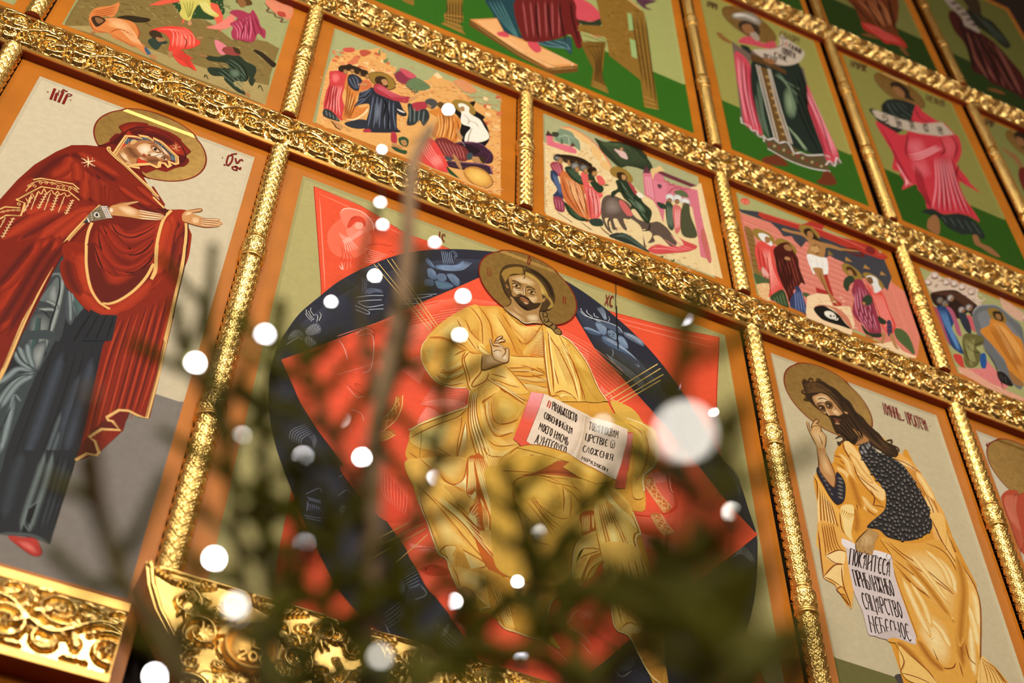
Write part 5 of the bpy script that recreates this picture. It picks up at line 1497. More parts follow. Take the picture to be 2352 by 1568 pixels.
L|1|161412|6.3|1|800-865 12 0 17 15
L|1|161412|6.2|1|726-960 11-1 18 15
L|1|161412|6.1|1|745-1079 11-1 17 14
L|1|161412|6.3|1|750-877 12 0 18 14
L|1|161412|6.2|1|668-944 11 0 17 15
L|1|161412|6.3|1|681-854 11 0 18 15
L|1|161412|6.5|1|748-648 12 0 18 15
L|1|161412|6.2|1|606-854 12-1 17 15
L|1|161412|6.3|1|676-796 12-1 17 15
L|1|161412|6.3|1|791-835 12-1 18 15
L|1|161412|6.4|1|758-787 12-1 18 15
L|1|161412|6.4|1|671-720 12 0 17 15
L|1|161412|5.9|1|527-1122 11-1 16 14
L|1|161412|5.9|1|466-1132 11 0 16 14
L|1|161412|6|1|532-1078 11-1 16 14
L|1|161412|6.5|1|526-608 12 0 17 16
L|1|161412|5.9|1|571-1136 11 0 17 14
L|1|161412|6.1|1|578-1002 11-1 17 15
L|1|161412|5.8|1|436-1152 11 0 16 13
L|1|161412|6.3|1|694-877 12-1 17 15
L|1|161412|5.9|1|533-1156 11-1 16 14
L|1|161412|6.5|1|693-686 12-1 18 16
L|1|161412|6.4|1|574-701 12 0 17 15
L|1|161412|6.2|1|789-995 12-1 17 15
L|1|161412|5.9|1|580-1155 11-1 17 14
L|1|161412|6.1|1|667-986 12 0 17 14
L|1|161412|6.1|1|560-927 11 0 17 15
L|1|161412|6.3|1|788-905 12 0 17 14
L|1|161412|6.5|1|579-646 12 0 18 15
L|1|161412|6.3|1|594-767 11-1 18 15
L|1|161412|6.5|1|716-648 12 0 18 16
L|1|161412|6.4|1|496-689 11 0 17 15
L|1|161412|6.3|1|708-826 12 0 18 15
L|1|161412|6.5|1|506-527 12 0 17 16
L|1|161412|5.9|1|617-1150 12-1 16 14
L|1|161412|6.1|1|618-969 12-1 17 15
L|1|161412|6|1|537-995 11-1 17 15
L|1|161412|5.9|1|501-1125 12-1 16 14
L|1|161412|6|1|624-1109 11 0 17 14
L|1|161412|6.1|1|719-1066 11-1 17 14
L|1|161412|6.1|1|750-1048 12-1 17 14
L|1|161412|6.3|1|674-826 11 0 18 15
L|1|161412|6.6|1|725-596 13 0 17 16
L|1|161412|6.6|1|553-536 12-1 18 17
L|1|161412|6|1|689-1091 11 0 17 14
L|1|161412|5.8|1|485-1160 11-1 16 14
L|1|161412|6.1|1|690-1025 11-1 17 14
L|1|161412|6.3|1|543-781 12 0 17 15
L|1|161412|6.2|1|733-929 11-1 18 15
L|1|161412|6.5|1|776-693 12 0 18 16
L|1|161412|6.2|1|552-826 12 0 17 15
L|1|161412|6.4|1|517-656 12 0 17 16
L|1|161412|6.3|1|821-878 11 0 18 15
L|1|161412|6|1|645-1064 11 0 17 14
L|1|161412|6.4|1|479-667 12 0 17 15
L|1|161412|6.3|1|641-849 11-1 18 15
L|1|161412|6.2|1|747-961 12 0 17 14
L|1|161412|6.4|1|531-673 12 0 17 15
L|1|161412|6.5|1|721-670 12 0 17 15
L|1|161412|6.2|1|658-885 11-1 17 15
L|1|161412|6.3|1|504-721 12 0 17 15
L|1|161412|6.4|1|628-689 11 0 18 16
L|1|161412|6|1|712-1113 12 0 17 14
L|1|161412|6.3|1|566-735 11 0 18 15
L|1|161412|6.1|1|588-952 11 0 17 14
L|1|161412|6.2|1|632-882 12 0 17 14
L|1|161412|6.6|1|709-583 12 0 18 16
L|1|161412|6.5|1|620-637 12 0 18 15
L|1|161412|6|1|552-1024 11-1 17 15
L|1|161412|6.3|1|736-822 12 0 17 15
L|1|161412|6.1|1|696-982 12-1 17 15
L|1|161412|5.9|1|544-1128 12 0 16 13
L|1|161412|6.3|1|567-795 11 0 17 15
L|1|161412|6.4|1|767-743 12 0 18 15
L|1|161412|6|1|682-1135 11-1 17 14
L|1|161412|6.2|1|797-929 12 0 17 14
L|1|161412|6.5|1|480-563 12 0 17 16
L|1|161412|6.4|1|745-722 12 0 18 15
L|1|161412|6.4|1|491-620 12 0 17 15
L|1|161412|6.2|1|562-886 11-1 17 15
L|1|161412|6.3|1|629-818 12 0 17 15
L|1|161412|6.3|1|496-750 12 0 17 15
L|1|161412|6.4|1|710-716 12 0 18 15
L|1|161412|6.5|1|670-626 12-1 18 16
L|1|161412|6.4|1|589-731 12 0 17 15
L|1|161412|5.9|1|502-1087 12-1 16 14
L|1|161412|6|1|581-1040 11-1 17 15
L|1|161412|6.2|1|702-950 12-1 17 15
L|1|161412|6.5|1|633-648 12 0 18 15
L|1|161412|6|1|644-1108 12 0 17 14
L|1|161412|6.3|1|595-802 11 0 18 15
L|1|161412|6.3|1|703-797 11 0 18 15
L|1|161412|6.3|1|619-786 12 0 17 15
L|1|161412|6.1|1|569-947 12 0 17 14
L|1|161412|6.4|1|704-770 11-1 18 15
L|1|161412|6.1|1|654-1024 11 0 17 14
L|1|161412|6.2|1|702-901 11 0 18 15
L|1|161412|6.2|1|581-850 12-1 17 15
L|1|161412|6|1|588-1089 11 0 17 14
L|1|161412|6.2|1|608-883 11 0 17 15
L|1|161412|6.1|1|601-963 12 0 17 14
L|1|161412|6.4|1|543-713 12-1 17 15
L|1|161412|6.4|1|758-817 12 0 18 15
L|1|161412|6|1|564-1073 11-1 17 14
L|1|161412|6.2|1|616-920 11 0 17 14
L|1|161412|6.1|1|708-1038 12 0 17 14
L|1|161412|6|1|529-1027 12-1 16 14
L|1|161412|5.9|1|600-1120 11 0 17 14
L|1|161412|6.4|1|789-782 12 0 18 15
L|1|161412|6.6|1|608-556 12 0 18 16
L|1|161412|6.5|1|575-574 12-1 18 16
L|1|161412|6.1|1|633-997 12 0 17 14
L|1|161412|6.2|1|723-904 12-1 18 15
L|1|161412|6.5|1|760-666 12-1 17 16
L|1|161412|6.5|1|654-665 12 0 18 16
L|1|161412|6|1|565-1099 12-1 16 14
L|1|161412|6.5|1|610-595 12 0 18 16
L|1|161412|6.5|1|677-669 12 0 18 15
L|1|161412|5.9|1|546-1174 11 0 17 13
L|1|161412|6|1|554-1056 12-1 16 14
L|1|161412|6.4|1|503-641 12 0 17 16
L|1|161412|6.4|1|632-738 11 0 18 15
L|1|161412|6|1|587-1065 11 0 17 14
L|1|161412|6.1|1|615-1026 11-1 17 14
L|1|161412|6.4|1|743-777 12-1 18 15
L|1|161412|5.9|1|431-1133 11 0 16 13
L|1|161412|6.2|1|674-910 12-1 17 15
L|1|161412|5.9|1|632-1158 11-1 17 14
L|1|161412|6.5|1|483-594 12 0 17 15
L|1|161412|6.2|1|628-935 11 0 17 14
L|1|161412|6.1|1|610-999 12 0 17 14
L|1|161412|6.2|1|767-934 11 0 18 14
L|1|161412|6.3|1|771-884 11 0 18 15
L|1|161412|6.6|1|691-571 12-1 18 16
L|1|161412|5.9|1|580-1194 12-1 16 14
L|1|161412|6.3|1|768-838 12-1 18 15
L|1|161412|5.9|1|561-1190 12 0 16 13
L|1|161412|6.2|1|584-891 12 0 17 15
L|1|161412|5.9|1|472-1086 11-1 16 14
L|1|161412|5.8|1|406-1168 11-1 16 14
L|1|161412|6.5|1|738-700 12-1 18 16
L|1|161412|6.4|1|789-810 12 0 18 15
L|1|161412|6.3|1|720-852 12-1 17 15
L|1|161412|6.1|1|773-1058 11 0 18 14
L|1|161412|6.2|1|573-827 11 0 17 15
L|1|161412|6.5|1|559-610 12 0 17 15
L|1|161412|5.9|1|513-1153 12 0 16 13
L|1|161412|6.3|1|654-794 12 0 17 15
L|1|161412|6.4|1|608-678 12-1 17 16
L|1|161412|6.6|1|534-494 12 0 18 16
L|1|161412|6.3|1|518-787 12 0 17 15
L|1|161412|6.1|1|545-961 12-1 17 15
L|1|161412|6.5|1|653-611 12 0 18 15
L|1|161412|6.4|1|593-666 12 0 18 15
B|9a948c|2c2826|502-567-8-4-8 5-3 10 2 13 6 11 8 4 7-4 4-11-2-13
B|9a948c|2c2826|510-591-8-4-7 4-3 11 1 13 6 10 9 4 7-4 3-11-1-13
B|9a948c|2c2826|484-609-9-4-7 4-3 11 1 13 7 10 8 4 7-4 3-10-1-14
B|9a948c|2c2826|534-546-8-4-7 4-4 11 2 13 6 11 8 4 8-4 3-11-2-14
B|9a948c|2c2826|549-522-9-4-7 4-3 11 1 13 7 11 8 4 7-4 4-11-2-14
F|1|26222a|158-846 20-35 27-41 29-30 23 74 18 46 23-17 13-49-10-68-23-72-34-41-27-6-27 41-22 63-23 65-1 42
B|6a625c|2a262a|174-888-6-5-7 0-6 4-2 7 2 8 6 5 7 0 6-4 2-7
B|7c746a|2a262a|306-876-7-7-12-4-12 0-8 4-1 7 7 6 11 4 13 0 8-4
B|6a625c|2a262a|183-916-6-5-7 0-6 4-2 7 2 7 6 5 7 1 6-5 2-7
B|7c746a|2a262a|304-905-7-7-12-4-12 0-8 4-1 7 7 7 11 4 13-1 8-4
B|6a625c|2a262a|191-944-6-5-7-1-6 5-2 7 3 7 5 5 8 0 6-4 2-7
B|7c746a|2a262a|294-937-7-7-12-4-12 0-8 4-1 7 7 7 11 3 13 0 8-4
B|6a625c|2a262a|200-973-6-4-7-1-6 5-2 7 2 7 6 5 7 0 6-4 2-7
B|7c746a|2a262a|291-966-6-6-12-4-12 0-8 4-1 7 7 6 11 4 12 0 8-4
B|6a625c|2a262a|208-1000-5-5-8 0-5 4-3 7 3 7 6 5 7 0 6-4 2-7
B|7c746a|2a262a|281-997-6-7-12-4-12 1-8 4-1 6 7 6 11 4 13 0 8-4
B|6a625c|2a262a|217-1028-6-5-7 0-6 4-2 7 2 7 6 5 7 0 6-4 2-7
B|7c746a|2a262a|279-1025-6-7-12-4-12 1-8 4-1 6 7 6 11 4 12 0 8-4
F|1|c08850|179-682 17-4 40 18-5-47 18-69 15-59-11-48-26-75-32 40-29 51 8 90
B|e2b478|c08850|182-714 39 17 16-103 6-84-39 4-25 54
L|1|6a3a18|6.9|1|178-688-7-109-5-78 61-91 30 88-8 94-16 82
F|1|d4a468|151-495 11 0-1-36 1-40 11 41 12 26 29 49 17 8 3-9-22-31 25-13-2-37 17-11 6-23-16-71-13-31-45-10-15 47-14 53-9 45
B|ecc48c|d4a468|172-575 47 41 27-27-8-63-43-39-17 31
L|1|6a3a18|5.7|1|151-495-2-47 9-50 11-44 15-47
L|1|6a3a18|5.7|1|163-494-2-47 3-38
L|1|6a3a18|5.7|1|170-547 10 35 34 57 18 10 3-13-32-38
L|1|6a3a18|5.6|1|174-565 7 39 44 25 14-14-11-35
L|1|6a3a18|5.7|1|224-506 21-36 13-29-16-71-13-31
L|1|6a3a18|5.7|1|212-487 21 5
L|1|6a3a18|5.6|1|211-577 9-36 1-39
L|1|6a3a18|5.8|1|220-442 0-13 14 1
F|1|33200f|183-156 28 20 53 21 56 39 47-15 47-15 41-45 36-25 15-46 11-27 36-25 24-41 41-38 22-16 30-47 47-9 23-40-20-49-63-29-35 24-53 16-24 40-33 35-53 16-54-25-35-97 48 2 46-9 29 23-35 25-33-6-38-27-26 28-24-1-7 88-11 26-80 45-27 28-27 29 3 66
K|6a4824|8|6.8|1|197-170 73 47 66 0 87-65|191-248 64 42 88 33 77-112
K|5c3e20|12|6.1|1|441-179 62-98 91-113 106-74|384-302 82-76 95-88 101-55
K|1e1208|6|7.6|1|252-132 100 6 105-56 71-136 118-129|361-164 77-112 88-125 71-49 67-60
L|1|2a180a|11.4|1|183-156 22 33 14-15
L|1|6a4824|3.8|1|183-156 22 33 14-15
L|1|2a180a|11.4|1|219-138 33 50 12-27
L|1|6a4824|3.8|1|219-138 33 50 12-27
L|1|2a180a|11.5|1|283-100 22 33 22-17
L|1|6a4824|3.8|1|283-100 22 33 22-17
L|1|2a180a|11.2|1|188-217-21-32 22-11
L|1|6a4824|3.7|1|188-217-21-32 22-11
L|1|2a180a|11.1|1|194-278-22-32 42 10
L|1|6a4824|3.7|1|194-278-22-32 42 10
L|1|2a180a|11.1|1|221-307 20-22 6-13
L|1|6a4824|3.7|1|221-307 20-22 6-13
L|1|2a180a|11.4|1|216-150-22-32 32-6 22 32-25-1
L|1|6a4824|3.8|1|216-150-22-32 32-6 22 32-25-1
L|1|2a180a|11.5|1|268-135 21-22 31 37
L|1|6a4824|3.8|1|268-135 21-22 31 37
L|1|2a180a|11.3|1|271-209 14-14-11-16
L|1|6a4824|3.8|1|271-209 14-14-11-16
L|1|2a180a|11.3|1|670-416 48 32-19-50
L|1|6a4824|3.8|1|670-416 48 32-19-50
L|1|2a180a|11.3|1|717-425 33-16-22-40
L|1|6a4824|3.8|1|717-425 33-16-22-40
L|1|2a180a|11.1|1|667-498 40-2 2-30
L|1|6a4824|3.7|1|667-498 40-2 2-30
L|1|2a180a|10.7|1|317-558 40 38 30-6-41-49-24-1
L|1|6a4824|3.6|1|317-558 40 38 30-6-41-49-24-1
L|1|2a180a|10.7|1|330-572 3-29 24 41
L|1|6a4824|3.6|1|330-572 3-29 24 41
F|1|b88450|229-261 40 41 29 25 41-2 34-37 24-41 18-33-9-67-18-70-34-5-24 39-9 37-13 15-27-13-33 36-12 26
B|ecc992|b88450|238-257 67 54 40-1 0-43-49-45-42-10
B|e8c088|a8743e|339-282 40-2 25-40-32-36-35 25
B|f0d0a0|c8985c|299-322 13-15 9-37-12 0-17 18-4 18
F|1|6a4420|241-329 38 29 22-11-9-45-24-2-18 12
F|1|1e1008|290-324-3-8-6-7-7-3-4 2-1 6 3 7 6 7 7 3 4-1
F|1|f0e0c4|274-330-2-3-2-3-3-1-2 1 0 2 1 3 3 3 3 1 1-1
F|1|6a4420|307-276 29 25 23-11-7-34-28-19-14 9
F|1|1e1008|345-279-3-8-6-6-6-3-4 2-1 6 4 7 5 7 6 3 4-2
F|1|f0e0c4|329-285-1-4-2-2-2-1-2 1 0 2 1 3 2 3 3 1 1-1
L|1|2a1608|7.4|1|243-318 39 35 34 11
L|1|2a1608|7.5|1|308-270 30 25 30-12
L|1|2a1608|7.4|1|253-328 28 18 18-12
L|1|2a1608|7.5|1|314-283 28 19 18-13
L|1|2a1608|7.4|1|296-313 5-39 13-27 17 15
L|1|2a1608|7.5|1|260-267 38 29 33 0
L|1|2a1608|7.5|1|266-280 38 29
L|1|8a5a30|4.8|1|334-305 25 1 20 20
L|1|8a5a30|4.9|1|368-299 22-11
L|1|8a5a30|4.8|1|268-358 4-18
F|1|33200f|321-374 37 23 25 7 37 38 22 11 44-63 29-59 14-43-65-81-42 31-61 12-29 17-9 57
F|1|a4583c|343-384 26 7 24 1-29-24-16-2
L|1|1c0e06|9.6|1|328-381 35 17 40-2
L|1|1c0e06|9.5|1|337-397 30 12 25 4
B|d09868|5a3a20|378-413-6-8-11-6-11-3-8 2-1 6 6 8 10 6 12 3 7-2
F|1|b07840|459-412 53-16 35-24 0-21-54-45-47-31 30 64
K|20120a|7|14.6|1|374-431 18-73 54-45|460-329 46-92 6-48
K|6a4824|5|4.4|1|357-439 39-43 42-31|442-337 35-66 21-52
F|1|b88450|428-287 21 5 1-15-17-3
F|1|e6a84c|79-1280 90 37 45-30 50-112-93-397-25 67-30 0-20 48-54 23 12 118
K|a05c18|6|8|1|101-1271-11-171-10-51|169-1243 2-143 34-34
F|1|f4d08c|80-1493 73 64 52 9-28-93-54-14
F|1|f2ca80|42-1644 80 110 53 15-41-156-44 28
L|1|8a4812|7.1|1|80-1493 84 68 53 9
L|1|8a4812|7.1|1|80-1493 45-28 52 11
L|1|8a4812|7.1|1|177-1513-56-27-79-101
L|1|8a4812|6.9|1|42-1641 48-6 45-22
L|1|8a4812|6.8|1|100-1699 45 28 21-113
L|1|8a4812|6.8|1|100-1699 25-24 41-61
L|1|8a4812|7.1|1|163-1529-13-118 18-125
L|1|8a4812|7.3|1|70-1332-17-171-11-141
F|1|d6c2b8|200-1345 19 16 135-20 120 23 17-17-1-48-10-85 10-133 11-118 12-114-12-46-123-23-109-6-38 2-3 121-24 122 3 182 8 90-16 24
F|1|eadbd2|200-1345 19 16 64-13-19-43-61 5
F|1|eadbd2|382-1338 92 12 11-19-22-27-96-14
L|1|9a8478|4.3|1|215-1399 99 10
L|1|9a8478|4.3|1|367-1386 96 14 28 29
L|1|9a8478|4.4|1|474-1326-16-24 7-15
B|e6d8d0|d6c2b8|260-1914 134 74 22 7 97-8-12-46-123-23
T|2a1c16|6.9|ПОКАИТЕСА|212-1499 240 12-206 107
T|2a1c16|6.7|ПРИБЛИЖИБО|225-1630 228 16-229 88
T|2a1c16|6.5|СЯЦАРСТВО|244-1764 226 21-226 80
T|2a1c16|6.4|НЕБЕСНОЕ|251-1902 232 27-227 79
L|1|b8a498|3.9|1|269-1916 58 41 78 38 21-34
F|1|c8b4aa|275-1912 63 41 67 34 16-36 81-12-124-25
F|1|b58a50|389-1190 32 0 29-12-36-63-26-71-20-43-31-1-32-7-24 8 3 49 33 50
B|d0a870|b58a50|345-1245 58 24-3-62-55-58-39 8
L|1|5a3418|5.6|1|284-1330-7-50 12-7
L|1|5a3418|5.5|1|297-1372 8-15 16 7
L|1|5a3418|5.6|1|326-1361 10-21 19 11
L|1|5a3418|5.6|1|368-1332 1-45
L|1|5a3418|5.6|1|320-1291-25-70
L|1|5a3418|5.7|1|348-1280-28-83
L|1|5a3418|5.7|1|377-1268-23-81
L|1|5a3418|5.8|1|389-1190-72-90-33-50
F|1|e0a040|452-1238 48 25 87 4 119 48 105 67 84-17 40-132 56-86-19-194-74-248-107-242-245-80-94 168-117 1 48 37 118 0 18 69-23 233-12 168 10 87
B|f4d28a|e0a040|624-1230 137 29 96-48 11-115-69-244-78 16-89 58-60 93-14 112
B|f6d894|e0a040|606-1633 111-49-1-152-54-123-85-18-32 103-14 102
K|a05a18|2|10.2|1|472-1242 126-95 131-68 101-55|493-1378 106-122 109-63 72-96
L|1|8a4812|8.3|1|496-1233 71-56 115-51 107-77 41-43
L|1|8a4812|8.2|1|500-1352 82-51 73-42 45-29
L|1|8a4812|8.1|1|512-1429 87-71 112-50 67-99
L|1|8a4812|8.6|1|743-1146 95-12 47-67 15-138-16-169-91-211
L|1|8a4812|8.1|1|642-1496 56 16
L|1|8a4812|7.9|1|586-1551-12 76
L|1|8a4812|7.7|1|599-1702 47-17 58-12
L|1|8a4812|7.5|1|594-1876 24-96 62 11 32 42
L|1|8a4812|7.6|1|598-1822 25 20
L|1|8a4812|7.8|1|793-1743-52-146-10-107
L|1|8a4812|7.2|1|404-1963 106-46 57-77
L|1|8a4812|7.2|1|399-1944 15-56-40-85 79 7 114-8
G|e0a040|f8dc9a|50|578-1415 84-85 98-100
G|e0a040|f8dc9a|49.4|526-1459 35-191 40-160
G|e0a040|f8dc9a|52.7|778-1218 72-93-8-144
G|e0a040|f8dc9a|52.7|952-1296 2-141-29-170
G|e0a040|f8dc9a|49.4|879-1624-39-167-37-181
G|e0a040|f8dc9a|47.8|616-1674 65-65 24-99
G|e0a040|a8621a|79.1|923-1283-36-202-88-233-55-232
G|e0a040|a8621a|67.2|378-1910 69-38 73-98
G|e0a040|a8621a|68.9|513-1841 52-108 65-50
F|1|efbf68|391-1936 34-19 66-50 76-81-127-42-68 32
L|1|8a4812|6.1|1|388-1947 13-68-37-73
L|1|8a4812|6.1|1|412-2011-38-74
L|1|8a4812|5.9|1|363-2094 87 5 75-12
L|1|8a4812|6.1|1|425-1955 85-54 57-77
F|1|eeb860|829-909 94 38-11-127 7-143 54-133 19-94-15-128-48-160-53-178-2 67 4 163 37 207-11 121-42 139-12 127
G|eeb860|f8dc98|49.1|887-913-1-136
G|eeb860|f8dc98|45.5|966-1377-16-153-46-135
G|eeb860|f8dc98|44.4|909-1497-9-146-14-120
L|1|8a4812|8.3|1|834-935 27-163 51-149-25-209-100-273-19-142
L|1|8a4812|8.3|1|912-998-48-152
L|1|8a4812|7.9|1|921-1256 58-79
L|1|8a4812|7.7|1|912-1447 12-187
L|1|8a4812|8.3|1|912-998 34-210 41-137-10-151-101-338-50-167
L|1|8a4812|7.2|1|809-1767-5-92 33-33
F|1|eebd6a|876-1834 57-26 48-89 67-91-258-83
K|b0701c|5|5.9|1|884-1843-2-78-9-64|921-1864 37-53 22-70
L|1|8a4812|5.9|1|876-1834-50-167
L|1|8a4812|5.9|1|876-1834 74-42 41-74
G|e0a040|f6d890|45.1|613-1262 82-119 90-161
G|e0a040|f6d890|46.1|721-1193 89-94 17-143
G|e0a040|f6d890|43.5|666-1490 62-97 52-52
G|e0a040|f6d890|43.2|570-1478 45-127 7-137
G|e0a040|b4701c|60.9|932-1136-21-238-82-247-63-184
G|e0a040|b4701c|57.2|574-1328 99-135 95-180
T|7c1c1a|5.9|ІОАННЬ|723-169 114 1-107 103
T|7c1c1a|5.9|ПРЕДТЕЧА|876-176 141-1-138 105
L|1|7c1c1a|6.3|0|703-109 1-3
L|1|7c1c1a|6.5|0|1035-121 3-3
L|1|7c1c1a|6.3|0|829-165 18 3 8 15
"""
PAINT['angel'] = """
T|7a1c18|7.4|АРХ|39-179 73-2-58 118
L|1|7a1c18|5|1|51-65 56 14
C|92702c|7a2412|300 -240 276 4
F|1|b4482c|17-535 52 68 52 37 42 4 10-31 32 37 172 49-160-519-129-259-59 196-23 45 1 153-2 134
L|1|7a2414|7.2|1|178-444-52-33-26-81-28-148-6-135
L|1|7a2414|7|1|17-535-12-86 2-134-1-153 23-45
L|1|7a2414|7.2|1|205-420-44-42
K|d88060|10|3.9|1|72-489-43-87-2-149|154-454-60-152-21-189
H|c86848|30|4|2|126-477-40-156-20-208|35-528-18-133 3-263
L|1|8a2c1c|6.6|1|35-907-27-54 9-28
"""
